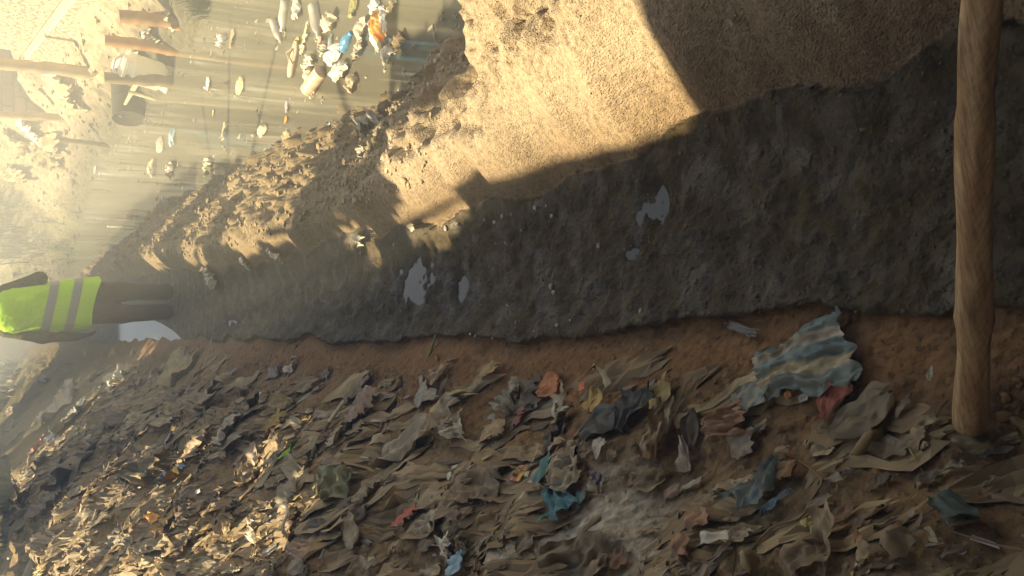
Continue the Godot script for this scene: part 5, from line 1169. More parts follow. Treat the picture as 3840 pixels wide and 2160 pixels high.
	scrap("plastic_scrap", "dusty grey flared scrap just farther off than the pinkish grey sheet", "plastic", -0.477, -3.898, 0.49, 0.87, 0.141, 0.064, Color(0.352, 0.319, 0.264), 190, {"shape": "fan", "fold": 0.41, "lift": 0.15, "dirt": .5, "group": "plastic scraps on the rubbish bank"})
	scrap("plastic_scrap", "beige scrap of plastic just uphill of the smooth grey fold", "plastic", -0.420, -1.080, 0.54, 0.84, 0.056, 0.027, Color(0.465, 0.378, 0.26), 191, {"shape": "sheet", "fold": 0.42, "lift": 0.11, "dirt": .5, "group": "plastic scraps on the rubbish bank"})
	scrap("plastic_scrap", "large grey brown scrap of plastic just uphill of the torn teal bag", "plastic", -0.669, -1.456, 0.65, 0.76, 0.210, 0.125, Color(0.271, 0.211, 0.146), 192, {"shape": "sheet", "fold": 0.32, "lift": 0.16, "dirt": .5, "group": "plastic scraps on the rubbish bank"})
	scrap("plastic_scrap", "yellowish pointed shred just uphill and farther than the dark brown film", "plastic", -0.530, -1.813, 0.64, 0.77, 0.088, 0.045, Color(0.344, 0.258, 0.103), 193, {"shape": "point", "fold": 0.44, "lift": 0.16, "dirt": .5, "group": "plastic scraps on the rubbish bank"})
	scrap("plastic_scrap", "dusty grey rounded scrap just farther off than the pale leaf shaped film", "plastic", -0.920, -2.501, 0.50, 0.86, 0.105, 0.054, Color(0.36, 0.326, 0.27), 194, {"shape": "leaf", "fold": 0.21, "lift": 0.11, "dirt": .5, "group": "plastic scraps on the rubbish bank"})
	scrap("plastic_scrap", "yellowish strip of film just uphill of the long pleated film", "plastic", -0.444, -1.202, 0.63, 0.78, 0.060, 0.012, Color(0.39, 0.292, 0.117), 195, {"shape": "strip", "fold": 0.25, "lift": 0.15, "dirt": .5, "group": "plastic scraps on the rubbish bank"})
	scrap("plastic_scrap", "olive rounded scrap just farther off than the smooth grey film", "plastic", -2.204, -16.083, 0.31, 0.95, 0.786, 0.202, Color(0.286, 0.229, 0.115), 196, {"shape": "leaf", "fold": 0.35, "lift": 0.12, "dirt": .5, "group": "plastic scraps on the rubbish bank"})
	scrap("plastic_scrap", "large tan flared scrap just uphill of the smooth grey film", "plastic", -1.997, -7.914, 0.24, 0.97, 0.730, 0.243, Color(0.318, 0.239, 0.141), 197, {"shape": "fan", "fold": 0.28, "lift": 0.12, "dirt": .5, "group": "plastic scraps on the rubbish bank"})
	scrap("plastic_scrap", "off-white flared scrap just farther off than the mustard film", "plastic", -0.779, -3.968, 0.74, 0.67, 0.136, 0.087, Color(0.534, 0.482, 0.39), 198, {"shape": "fan", "fold": 0.36, "lift": 0.16, "dirt": .5, "group": "plastic scraps on the rubbish bank"})
	scrap("plastic_scrap", "off-white rounded scrap just uphill of the pale beige sheet", "plastic", -0.886, -3.646, 0.58, 0.82, 0.118, 0.053, Color(0.566, 0.512, 0.414), 199, {"shape": "leaf", "fold": 0.31, "lift": 0.05, "dirt": .5, "group": "plastic scraps on the rubbish bank"})
	scrap("plastic_scrap", "beige pointed shred just uphill of the bright green strip", "plastic", -0.826, -3.310, 0.88, 0.48, 0.108, 0.046, Color(0.412, 0.335, 0.23), 200, {"shape": "point", "fold": 0.28, "lift": 0.14, "dirt": .5, "group": "plastic scraps on the rubbish bank"})
	scrap("plastic_scrap", "beige rounded scrap just nearer the camera than the brown paper fold", "plastic", -0.333, -0.925, 0.45, 0.89, 0.061, 0.026, Color(0.491, 0.4, 0.274), 201, {"shape": "leaf", "fold": 0.34, "lift": 0.15, "dirt": .5, "group": "plastic scraps on the rubbish bank"})
	scrap("plastic_scrap", "small off-white flared scrap just uphill of the blue snack packet", "plastic", -1.346, -4.253, 0.82, 0.57, 0.078, 0.059, Color(0.5, 0.451, 0.365), 202, {"shape": "fan", "fold": 0.22, "lift": 0.04, "dirt": .5, "group": "plastic scraps on the rubbish bank"})
	scrap("plastic_scrap", "dull brown rounded scrap just uphill of the sock shaped film", "plastic", -1.166, -3.190, 0.85, 0.52, 0.124, 0.064, Color(0.206, 0.139, 0.082), 203, {"shape": "leaf", "fold": 0.38, "lift": 0.09, "dirt": .5, "group": "plastic scraps on the rubbish bank"})
	scrap("plastic_scrap", "dusty grey strip of film just uphill of the silvery film", "plastic", -2.640, -9.127, 0.31, 0.95, 0.518, 0.077, Color(0.324, 0.294, 0.243), 204, {"shape": "strip", "fold": 0.41, "lift": 0.12, "dirt": .5, "group": "plastic scraps on the rubbish bank"})
	scrap("plastic_scrap", "tan pointed shred just farther off than the blue snack packet", "plastic", -1.301, -5.934, 0.87, 0.50, 0.170, 0.084, Color(0.398, 0.298, 0.177), 205, {"shape": "point", "fold": 0.44, "lift": 0.12, "dirt": .5, "group": "plastic scraps on the rubbish bank"})
	scrap("plastic_scrap", "beige pointed shred just downhill of the olive rolled film", "plastic", -0.220, -0.650, 0.81, 0.58, 0.053, 0.014, Color(0.456, 0.371, 0.255), 206, {"shape": "point", "fold": 0.40, "lift": 0.10, "dirt": .5, "group": "plastic scraps on the rubbish bank"})
	scrap("plastic_scrap", "dark brown scrap of plastic just uphill of the blue snack packet", "plastic", -1.157, -4.036, 0.61, 0.79, 0.198, 0.109, Color(0.094, 0.073, 0.052), 207, {"shape": "sheet", "fold": 0.35, "lift": 0.05, "dirt": .5, "group": "plastic scraps on the rubbish bank"})
	scrap("plastic_scrap", "small off-white flared scrap just nearer the camera than the sock shaped film", "plastic", -0.941, -3.098, 0.37, 0.93, 0.111, 0.035, Color(0.532, 0.48, 0.388), 208, {"shape": "fan", "fold": 0.23, "lift": 0.10, "dirt": .5, "group": "plastic scraps on the rubbish bank"})
	scrap("plastic_scrap", "pinkish flared scrap just farther off than the pale leaf shaped film", "plastic", -0.890, -2.585, 0.47, 0.88, 0.150, 0.084, Color(0.462, 0.308, 0.22), 209, {"shape": "fan", "fold": 0.29, "lift": 0.06, "dirt": .5, "group": "plastic scraps on the rubbish bank"})
	scrap("plastic_scrap", "yellowish rounded scrap just downhill of the mustard film", "plastic", -0.617, -4.105, 0.47, 0.88, 0.201, 0.087, Color(0.323, 0.242, 0.097), 210, {"shape": "leaf", "fold": 0.39, "lift": 0.08, "dirt": .5, "group": "plastic scraps on the rubbish bank"})
	scrap("plastic_scrap", "dull brown strip of film just uphill and farther than the blue snack packet", "plastic", -1.570, -4.761, 0.49, 0.87, 0.230, 0.054, Color(0.196, 0.132, 0.078), 211, {"shape": "strip", "fold": 0.25, "lift": 0.18, "dirt": .5, "group": "plastic scraps on the rubbish bank"})
	scrap("plastic_scrap", "small grey brown scrap of plastic just uphill and farther than the crumpled red scrap", "plastic", -0.765, -2.165, 0.56, 0.83, 0.061, 0.040, Color(0.226, 0.176, 0.121), 212, {"shape": "sheet", "fold": 0.31, "lift": 0.13, "dirt": .5, "group": "plastic scraps on the rubbish bank"})
	scrap("plastic_scrap", "large grey brown pointed shred just nearer the camera than the sock shaped film", "plastic", -0.921, -3.269, 0.56, 0.83, 0.185, 0.074, Color(0.256, 0.199, 0.138), 213, {"shape": "point", "fold": 0.38, "lift": 0.12, "dirt": .5, "group": "plastic scraps on the rubbish bank"})
	scrap("plastic_scrap", "grey brown strip of film just uphill of the pale lumpy sheet", "plastic", -0.444, -0.666, 0.66, 0.75, 0.037, 0.006, Color(0.243, 0.189, 0.131), 214, {"shape": "strip", "fold": 0.27, "lift": 0.13, "dirt": .5, "group": "plastic scraps on the rubbish bank"})
	scrap("plastic_scrap", "beige flared scrap just uphill of the blue snack packet", "plastic", -1.270, -4.156, 0.41, 0.91, 0.213, 0.085, Color(0.377, 0.307, 0.211), 215, {"shape": "fan", "fold": 0.25, "lift": 0.06, "dirt": .5, "group": "plastic scraps on the rubbish bank"})
	scrap("plastic_scrap", "large tan flared scrap just downhill and nearer than the crumpled red scrap", "plastic", -0.680, -2.111, 0.71, 0.70, 0.122, 0.081, Color(0.383, 0.287, 0.17), 216, {"shape": "fan", "fold": 0.28, "lift": 0.13, "dirt": .5, "group": "plastic scraps on the rubbish bank"})
	scrap("plastic_scrap", "large grey brown strip of film just downhill and farther than the pale lumpy sheet", "plastic", -0.409, -0.723, 0.60, 0.80, 0.064, 0.015, Color(0.284, 0.221, 0.152), 217, {"shape": "strip", "fold": 0.41, "lift": 0.08, "dirt": .5, "group": "plastic scraps on the rubbish bank"})
	scrap("plastic_scrap", "yellowish rounded scrap just farther off than the blue snack packet", "plastic", -1.801, -5.744, 0.31, 0.95, 0.314, 0.105, Color(0.424, 0.318, 0.127), 218, {"shape": "leaf", "fold": 0.44, "lift": 0.07, "dirt": .5, "group": "plastic scraps on the rubbish bank"})
	scrap("plastic_scrap", "large dusty grey pointed shred just nearer the camera than the white strip", "plastic", -0.702, -1.722, 0.79, 0.61, 0.105, 0.049, Color(0.364, 0.33, 0.273), 219, {"shape": "point", "fold": 0.42, "lift": 0.16, "dirt": .5, "group": "plastic scraps on the rubbish bank"})
	scrap("plastic_scrap", "dark brown strip of film just nearer the camera than the brown paper fold", "plastic", -0.357, -0.846, 0.52, 0.85, 0.044, 0.009, Color(0.081, 0.063, 0.045), 220, {"shape": "strip", "fold": 0.36, "lift": 0.15, "dirt": .5, "group": "plastic scraps on the rubbish bank"})
	scrap("plastic_scrap", "olive rounded scrap just downhill of the pale beige sheet", "plastic", -0.786, -4.719, 0.80, 0.60, 0.156, 0.092, Color(0.265, 0.212, 0.106), 221, {"shape": "leaf", "fold": 0.37, "lift": 0.06, "dirt": .5, "group": "plastic scraps on the rubbish bank"})
	scrap("plastic_scrap", "beige pointed shred just uphill of the blue snack packet", "plastic", -1.305, -3.995, 0.41, 0.91, 0.237, 0.072, Color(0.487, 0.396, 0.272), 222, {"shape": "point", "fold": 0.38, "lift": 0.19, "dirt": .5, "group": "plastic scraps on the rubbish bank"})
	scrap("plastic_scrap", "dusty grey flared scrap just uphill of the dark teal bag", "plastic", -0.414, -0.600, 0.83, 0.56, 0.042, 0.015, Color(0.328, 0.297, 0.246), 223, {"shape": "fan", "fold": 0.22, "lift": 0.12, "dirt": .5, "group": "plastic scraps on the rubbish bank"})
	scrap("plastic_scrap", "large dull brown pointed shred just uphill of the smooth grey film", "plastic", -1.687, -6.274, 0.98, 0.21, 0.210, 0.116, Color(0.208, 0.14, 0.083), 224, {"shape": "point", "fold": 0.31, "lift": 0.18, "dirt": .5, "group": "plastic scraps on the rubbish bank"})
	scrap("plastic_scrap", "dull brown scrap of plastic just downhill of the white strip", "plastic", -0.650, -1.894, 0.54, 0.84, 0.078, 0.049, Color(0.202, 0.137, 0.081), 225, {"shape": "sheet", "fold": 0.24, "lift": 0.13, "dirt": .5, "group": "plastic scraps on the rubbish bank"})
	scrap("plastic_scrap", "olive pointed shred just uphill and farther than the pale beige sheet", "plastic", -0.898, -4.313, 0.54, 0.84, 0.144, 0.068, Color(0.248, 0.198, 0.099), 226, {"shape": "point", "fold": 0.32, "lift": 0.10, "dirt": .5, "group": "plastic scraps on the rubbish bank"})
	scrap("plastic_scrap", "small grey brown flared scrap just uphill of the faded red rag", "plastic", -0.298, -0.939, 0.87, 0.49, 0.031, 0.012, Color(0.25, 0.194, 0.134), 227, {"shape": "fan", "fold": 0.34, "lift": 0.18, "dirt": .5, "group": "plastic scraps on the rubbish bank"})
	scrap("plastic_scrap", "large tan rounded scrap just nearer the camera than the purple swirl scrap", "plastic", -0.476, -1.351, 0.60, 0.80, 0.103, 0.044, Color(0.324, 0.243, 0.144), 228, {"shape": "leaf", "fold": 0.37, "lift": 0.07, "dirt": .5, "group": "plastic scraps on the rubbish bank"})
	scrap("plastic_scrap", "olive strip of film just uphill of the dark teal bag", "plastic", -0.441, -0.582, 0.87, 0.50, 0.039, 0.005, Color(0.203, 0.163, 0.081), 229, {"shape": "strip", "fold": 0.27, "lift": 0.16, "dirt": .5, "group": "plastic scraps on the rubbish bank"})
	scrap("plastic_scrap", "dull brown pointed shred just nearer the camera than the brown paper fold", "plastic", -0.346, -0.871, 0.80, 0.60, 0.046, 0.018, Color(0.219, 0.148, 0.088), 230, {"shape": "point", "fold": 0.41, "lift": 0.18, "dirt": .5, "group": "plastic scraps on the rubbish bank"})
	scrap("plastic_scrap", "off-white scrap of plastic just nearer the camera than the crumpled red scrap", "plastic", -0.707, -2.051, 0.54, 0.84, 0.100, 0.076, Color(0.468, 0.423, 0.342), 231, {"shape": "sheet", "fold": 0.38, "lift": 0.19, "dirt": .5, "group": "plastic scraps on the rubbish bank"})
	scrap("plastic_scrap", "tan rounded scrap just uphill of the smooth grey film", "plastic", -2.120, -7.083, 0.33, 0.94, 0.354, 0.104, Color(0.379, 0.284, 0.168), 232, {"shape": "leaf", "fold": 0.31, "lift": 0.11, "dirt": .5, "group": "plastic scraps on the rubbish bank"})
	scrap("plastic_scrap", "large grey brown scrap of plastic just nearer the camera than the dark teal bag", "plastic", -0.376, -0.613, 0.82, 0.58, 0.060, 0.023, Color(0.286, 0.222, 0.153), 233, {"shape": "sheet", "fold": 0.42, "lift": 0.09, "dirt": .5, "group": "plastic scraps on the rubbish bank"})
	scrap("plastic_scrap", "tan scrap of plastic just downhill of the white board fragment", "plastic", -0.459, -1.119, 0.60, 0.80, 0.055, 0.022, Color(0.298, 0.224, 0.132), 234, {"shape": "sheet", "fold": 0.25, "lift": 0.17, "dirt": .5, "group": "plastic scraps on the rubbish bank"})
	scrap("plastic_scrap", "large grey brown strip of film just downhill of the pale green net", "plastic", -0.690, -2.961, 0.47, 0.88, 0.202, 0.054, Color(0.222, 0.173, 0.119), 235, {"shape": "strip", "fold": 0.28, "lift": 0.05, "dirt": .5, "group": "plastic scraps on the rubbish bank"})
	scrap("plastic_scrap", "tan pointed shred just downhill of the pale green net", "plastic", -0.677, -2.740, 0.47, 0.88, 0.129, 0.056, Color(0.35, 0.262, 0.155), 236, {"shape": "point", "fold": 0.22, "lift": 0.16, "dirt": .5, "group": "plastic scraps on the rubbish bank"})
	scrap("plastic_scrap", "tan pointed shred just uphill and nearer than the round white loop", "plastic", -0.413, -1.603, 0.66, 0.75, 0.069, 0.038, Color(0.289, 0.217, 0.128), 237, {"shape": "point", "fold": 0.40, "lift": 0.18, "dirt": .5, "group": "plastic scraps on the rubbish bank"})
	scrap("plastic_scrap", "dark brown pointed shred just farther off than the pale leaf shaped film", "plastic", -0.877, -2.793, 0.76, 0.65, 0.080, 0.041, Color(0.097, 0.075, 0.054), 238, {"shape": "point", "fold": 0.43, "lift": 0.14, "dirt": .5, "group": "plastic scraps on the rubbish bank"})
	scrap("plastic_scrap", "grey brown flared scrap just farther off than the round white loop", "plastic", -0.413, -1.778, 0.60, 0.80, 0.092, 0.046, Color(0.281, 0.219, 0.151), 239, {"shape": "fan", "fold": 0.31, "lift": 0.10, "dirt": .5, "group": "plastic scraps on the rubbish bank"})
	scrap("plastic_scrap", "large grey brown scrap of plastic just uphill of the olive grey film", "plastic", -0.311, -0.791, 0.37, 0.93, 0.068, 0.032, Color(0.241, 0.188, 0.13), 240, {"shape": "sheet", "fold": 0.25, "lift": 0.08, "dirt": .5, "group": "plastic scraps on the rubbish bank"})
	scrap("plastic_scrap", "off-white pointed shred just nearer the camera than the pinkish grey sheet", "plastic", -0.465, -3.000, 0.48, 0.88, 0.137, 0.064, Color(0.47, 0.425, 0.344), 241, {"shape": "point", "fold": 0.34, "lift": 0.17, "dirt": .5, "group": "plastic scraps on the rubbish bank"})
	scrap("plastic_scrap", "large beige rounded scrap just uphill of the pale leaf shaped film", "plastic", -0.927, -2.297, 0.66, 0.75, 0.157, 0.098, Color(0.49, 0.399, 0.273), 242, {"shape": "leaf", "fold": 0.28, "lift": 0.18, "dirt": .5, "group": "plastic scraps on the rubbish bank"})
	scrap("plastic_scrap", "grey brown flared scrap just farther off than the crumpled silver film", "plastic", -1.159, -10.680, 0.39, 0.92, 0.480, 0.208, Color(0.296, 0.23, 0.159), 243, {"shape": "fan", "fold": 0.23, "lift": 0.09, "dirt": .5, "group": "plastic scraps on the rubbish bank"})
	scrap("plastic_scrap", "small dull brown flared scrap just uphill of the purple swirl scrap", "plastic", -0.590, -1.200, 0.63, 0.77, 0.032, 0.014, Color(0.162, 0.109, 0.065), 244, {"shape": "fan", "fold": 0.43, "lift": 0.18, "dirt": .5, "group": "plastic scraps on the rubbish bank"})
	scrap("plastic_scrap", "pinkish scrap of plastic just nearer the camera than the purple swirl scrap", "plastic", -0.488, -1.279, 0.67, 0.74, 0.062, 0.031, Color(0.377, 0.251, 0.18), 245, {"shape": "sheet", "fold": 0.34, "lift": 0.18, "dirt": .5, "group": "plastic scraps on the rubbish bank"})
	scrap("plastic_scrap", "pinkish rounded scrap just nearer the camera than the purple swirl scrap", "plastic", -0.480, -1.379, 0.77, 0.64, 0.047, 0.025, Color(0.399, 0.266, 0.19), 246, {"shape": "leaf", "fold": 0.22, "lift": 0.15, "dirt": .5, "group": "plastic scraps on the rubbish bank"})
	scrap("plastic_scrap", "small tan strip of film just farther off than the light blue bag", "plastic", -0.776, -1.843, 0.78, 0.63, 0.039, 0.014, Color(0.384, 0.288, 0.17), 247, {"shape": "strip", "fold": 0.33, "lift": 0.14, "dirt": .5, "group": "plastic scraps on the rubbish bank"})
	scrap("plastic_scrap", "large dark brown pointed shred just downhill of the pale leaf shaped film", "plastic", -0.835, -2.622, 0.55, 0.83, 0.172, 0.067, Color(0.092, 0.072, 0.051), 248, {"shape": "point", "fold": 0.40, "lift": 0.07, "dirt": .5, "group": "plastic scraps on the rubbish bank"})
	scrap("plastic_scrap", "small beige pointed shred just uphill and farther than the blue snack packet", "plastic", -1.493, -4.543, 0.50, 0.86, 0.108, 0.028, Color(0.471, 0.383, 0.263), 249, {"shape": "point", "fold": 0.38, "lift": 0.17, "dirt": .5, "group": "plastic scraps on the rubbish bank"})
	scrap("plastic_scrap", "small tan rounded scrap just farther off than the olive rolled film", "plastic", -0.293, -0.714, 0.57, 0.82, 0.027, 0.013, Color(0.336, 0.252, 0.149), 250, {"shape": "leaf", "fold": 0.40, "lift": 0.09, "dirt": .5, "group": "plastic scraps on the rubbish bank"})
	scrap("plastic_scrap", "dull brown scrap of plastic just nearer the camera than the sock shaped film", "plastic", -0.926, -2.967, 0.48, 0.88, 0.178, 0.099, Color(0.174, 0.117, 0.07), 251, {"shape": "sheet", "fold": 0.26, "lift": 0.19, "dirt": .5, "group": "plastic scraps on the rubbish bank"})
	scrap("plastic_scrap", "small yellowish flared scrap just downhill of the brown paper fold", "plastic", -0.330, -0.962, 0.49, 0.87, 0.032, 0.017, Color(0.349, 0.262, 0.105), 252, {"shape": "fan", "fold": 0.26, "lift": 0.13, "dirt": .5, "group": "plastic scraps on the rubbish bank"})
	scrap("plastic_scrap", "dark brown pointed shred just downhill of the crumpled red scrap", "plastic", -0.662, -2.367, 0.72, 0.69, 0.086, 0.033, Color(0.076, 0.059, 0.042), 253, {"shape": "point", "fold": 0.44, "lift": 0.14, "dirt": .5, "group": "plastic scraps on the rubbish bank"})
	scrap("plastic_scrap", "dull brown scrap of plastic just downhill of the blue snack packet", "plastic", -1.072, -4.718, 0.85, 0.53, 0.142, 0.129, Color(0.229, 0.155, 0.092), 254, {"shape": "sheet", "fold": 0.40, "lift": 0.12, "dirt": .5, "group": "plastic scraps on the rubbish bank"})
	scrap("plastic_scrap", "dull brown scrap of plastic just farther off than the torn teal bag", "plastic", -0.626, -1.725, 0.68, 0.73, 0.084, 0.052, Color(0.161, 0.109, 0.065), 255, {"shape": "sheet", "fold": 0.32, "lift": 0.10, "dirt": .5, "group": "plastic scraps on the rubbish bank"})
	scrap("plastic_scrap", "large grey brown strip of film just uphill of the white board fragment", "plastic", -0.533, -1.012, 0.81, 0.59, 0.069, 0.017, Color(0.234, 0.182, 0.126), 256, {"shape": "strip", "fold": 0.41, "lift": 0.06, "dirt": .5, "group": "plastic scraps on the rubbish bank"})
	scrap("plastic_scrap", "small olive rounded scrap just uphill and farther than the large khaki sheet", "plastic", -0.778, -6.852, 0.50, 0.87, 0.151, 0.067, Color(0.203, 0.163, 0.081), 257, {"shape": "leaf", "fold": 0.28, "lift": 0.17, "dirt": .5, "group": "plastic scraps on the rubbish bank"})
	scrap("plastic_scrap", "beige flared scrap just farther off than the light blue bag", "plastic", -0.806, -1.940, 0.48, 0.88, 0.095, 0.046, Color(0.486, 0.396, 0.271), 258, {"shape": "fan", "fold": 0.42, "lift": 0.11, "dirt": .5, "group": "plastic scraps on the rubbish bank"})
	scrap("plastic_scrap", "large beige scrap of plastic just nearer the camera than the pale green net", "plastic", -0.726, -2.503, 0.73, 0.68, 0.133, 0.112, Color(0.364, 0.297, 0.203), 259, {"shape": "sheet", "fold": 0.33, "lift": 0.12, "dirt": .5, "group": "plastic scraps on the rubbish bank"})
	scrap("plastic_scrap", "grey brown flared scrap just uphill and nearer than the bright green strip", "plastic", -0.780, -3.100, 0.77, 0.63, 0.104, 0.058, Color(0.219, 0.17, 0.118), 260, {"shape": "fan", "fold": 0.28, "lift": 0.08, "dirt": .5, "group": "plastic scraps on the rubbish bank"})
	scrap("plastic_scrap", "dark brown strip of film just farther off than the white board fragment", "plastic", -0.547, -1.176, 0.70, 0.71, 0.062, 0.011, Color(0.08, 0.062, 0.044), 261, {"shape": "strip", "fold": 0.25, "lift": 0.07, "dirt": .5, "group": "plastic scraps on the rubbish bank"})
	scrap("plastic_scrap", "grey brown flared scrap just downhill of the crumpled red scrap", "plastic", -0.713, -2.278, 0.54, 0.84, 0.087, 0.050, Color(0.262, 0.204, 0.141), 262, {"shape": "fan", "fold": 0.26, "lift": 0.05, "dirt": .5, "group": "plastic scraps on the rubbish bank"})
	scrap("plastic_scrap", "grey brown strip of film just uphill of the olive rolled film", "plastic", -0.328, -0.607, 0.83, 0.56, 0.033, 0.007, Color(0.287, 0.223, 0.154), 263, {"shape": "strip", "fold": 0.28, "lift": 0.09, "dirt": .5, "group": "plastic scraps on the rubbish bank"})
	scrap("plastic_scrap", "grey brown flared scrap just farther off than the blue snack packet", "plastic", -1.588, -5.075, 1.00, 0.00, 0.103, 0.080, Color(0.233, 0.181, 0.125), 264, {"shape": "fan", "fold": 0.26, "lift": 0.13, "dirt": .5, "group": "plastic scraps on the rubbish bank"})
	scrap("plastic_scrap", "olive pointed shred just uphill of the sock shaped film", "plastic", -1.061, -3.083, 0.56, 0.83, 0.134, 0.052, Color(0.216, 0.172, 0.086), 265, {"shape": "point", "fold": 0.26, "lift": 0.18, "dirt": .5, "group": "plastic scraps on the rubbish bank"})
	scrap("plastic_scrap", "small grey brown rounded scrap just farther off than the torn teal bag", "plastic", -0.638, -1.616, 0.82, 0.58, 0.040, 0.025, Color(0.277, 0.215, 0.149), 266, {"shape": "leaf", "fold": 0.31, "lift": 0.11, "dirt": .5, "group": "plastic scraps on the rubbish bank"})
	scrap("plastic_scrap", "olive strip of film just downhill of the pale green net", "plastic", -0.728, -2.923, 0.53, 0.85, 0.114, 0.036, Color(0.207, 0.165, 0.083), 267, {"shape": "strip", "fold": 0.31, "lift": 0.16, "dirt": .5, "group": "plastic scraps on the rubbish bank"})
	scrap("plastic_scrap", "tan scrap of plastic just uphill of the white strip", "plastic", -0.768, -1.889, 0.76, 0.65, 0.060, 0.045, Color(0.296, 0.222, 0.132), 268, {"shape": "sheet", "fold": 0.20, "lift": 0.17, "dirt": .5, "group": "plastic scraps on the rubbish bank"})
	scrap("plastic_scrap", "pinkish scrap of plastic just downhill of the bright green strip", "plastic", -0.691, -3.534, 0.73, 0.68, 0.110, 0.091, Color(0.356, 0.238, 0.17), 269, {"shape": "sheet", "fold": 0.41, "lift": 0.09, "dirt": .5, "group": "plastic scraps on the rubbish bank"})
	scrap("plastic_scrap", "dark brown rounded scrap just uphill of the pale green net", "plastic", -0.774, -2.558, 0.83, 0.56, 0.078, 0.052, Color(0.102, 0.079, 0.057), 270, {"shape": "leaf", "fold": 0.42, "lift": 0.12, "dirt": .5, "group": "plastic scraps on the rubbish bank"})
	scrap("plastic_scrap", "dull brown strip of film just farther off than the silvery film", "plastic", -1.882, -12.246, 0.39, 0.92, 0.514, 0.106, Color(0.165, 0.111, 0.066), 271, {"shape": "strip", "fold": 0.28, "lift": 0.09, "dirt": .5, "group": "plastic scraps on the rubbish bank"})
	scrap("plastic_scrap", "grey brown strip of film just farther off than the silvery film", "plastic", -2.070, -17.666, 0.25, 0.97, 0.993, 0.135, Color(0.302, 0.235, 0.162), 272, {"shape": "strip", "fold": 0.45, "lift": 0.16, "dirt": .5, "group": "plastic scraps on the rubbish bank"})
	scrap("plastic_scrap", "dull brown pointed shred just farther off than the blue snack packet", "plastic", -1.236, -5.849, 0.59, 0.81, 0.214, 0.105, Color(0.188, 0.127, 0.075), 273, {"shape": "point", "fold": 0.32, "lift": 0.08, "dirt": .5, "group": "plastic scraps on the rubbish bank"})
	scrap("plastic_scrap", "large dull brown strip of film just farther off than the pale leaf shaped film", "plastic", -1.001, -2.645, 0.69, 0.72, 0.138, 0.042, Color(0.217, 0.146, 0.087), 274, {"shape": "strip", "fold": 0.35, "lift": 0.19, "dirt": .5, "group": "plastic scraps on the rubbish bank"})
	scrap("plastic_scrap", "dull brown strip of film just farther off than the sock shaped film", "plastic", -1.186, -3.719, 0.45, 0.89, 0.156, 0.041, Color(0.225, 0.152, 0.09), 275, {"shape": "strip", "fold": 0.30, "lift": 0.13, "dirt": .5, "group": "plastic scraps on the rubbish bank"})
	scrap("plastic_scrap", "small tan scrap of plastic just uphill of the smooth grey film", "plastic", -1.720, -7.045, 0.48, 0.88, 0.167, 0.066, Color(0.29, 0.218, 0.129), 276, {"shape": "sheet", "fold": 0.36, "lift": 0.09, "dirt": .5, "group": "plastic scraps on the rubbish bank"})
	scrap("plastic_scrap", "dull brown flared scrap just uphill of the bright green strip", "plastic", -0.874, -3.148, 0.53, 0.85, 0.159, 0.065, Color(0.166, 0.112, 0.066), 277, {"shape": "fan", "fold": 0.43, "lift": 0.07, "dirt": .5, "group": "plastic scraps on the rubbish bank"})
	scrap("plastic_scrap", "grey brown pointed shred just downhill and nearer than the mustard film", "plastic", -0.538, -3.859, 0.77, 0.64, 0.113, 0.051, Color(0.31, 0.241, 0.167), 278, {"shape": "point", "fold": 0.29, "lift": 0.14, "dirt": .5, "group": "plastic scraps on the rubbish bank"})
	scrap("plastic_scrap", "beige pointed shred just nearer the camera than the white strip", "plastic", -0.701, -1.837, 0.67, 0.75, 0.065, 0.027, Color(0.453, 0.369, 0.253), 279, {"shape": "point", "fold": 0.20, "lift": 0.07, "dirt": .5, "group": "plastic scraps on the rubbish bank"})
	scrap("plastic_scrap", "beige flared scrap just farther off than the torn teal bag", "plastic", -0.660, -1.622, 0.73, 0.69, 0.055, 0.024, Color(0.384, 0.313, 0.215), 280, {"shape": "fan", "fold": 0.30, "lift": 0.14, "dirt": .5, "group": "plastic scraps on the rubbish bank"})
	stem("bent_cane", "thin curved white cane arching out of the grey slope", "cane", [on(-0.928, -2.728, -0.010), on(-0.862, -2.721, 0.050), on(-0.817, -2.767, 0.090), on(-0.810, -2.844, 0.100), on(-0.818, -2.895, 0.100)], 0.006, 0.007, Color(0.62, 0.58, 0.5))
	stem("twig", "brown twig with a pale tip slanting down the slope", "twig", [on(-0.766, -3.082, -0.010), on(-0.674, -3.127, 0.030), on(-0.582, -3.143, 0.060), on(-0.493, -3.173, 0.090)], 0.009, 0.007, Color(0.16, 0.11, 0.07))
	stem("twig_tip", "white peeled end of the slanting brown twig", "twig", [on(-0.570, -3.145, 0.066), on(-0.535, -3.153, 0.078), on(-0.492, -3.170, 0.092)], 0.009, 0.009, Color(0.62, 0.58, 0.5))
	stem("plant_stem", "green plant stem fallen across the edge of the gravel", "stem", [on(-0.276, -2.745, 0.000), on(-0.230, -2.749, 0.015), on(-0.189, -2.734, 0.010)], 0.0055, 0.004, Color(0.2, 0.26, 0.13))
	stem("plastic_pipe", "tan bent pipe arching out of the dark near slope", "pipe", [on(-0.328, -0.851, -0.010), on(-0.299, -0.825, 0.030), on(-0.276, -0.810, 0.040), on(-0.272, -0.808, 0.000)], 0.01, 0.01, Color(0.27, 0.2, 0.11))
	stem("straw", "thin yellow straw arched over the dark soil near the pole", "straw", [on(-0.277, -0.768, 0.000), on(-0.291, -0.730, 0.020), on(-0.307, -0.712, 0.020), on(-0.323, -0.704, 0.000)], 0.0016, 0.0012, Color(0.42, 0.33, 0.13))
	stem("wire_loop", "brown wire loop rising from the brown paper fold", "wire", [on(-0.349, -0.961, 0.000), on(-0.348, -0.901, 0.030), on(-0.360, -0.863, 0.040), on(-0.383, -0.860, 0.030), on(-0.416, -0.890, 0.000)], 0.0028, 0.002, Color(0.25, 0.17, 0.1))
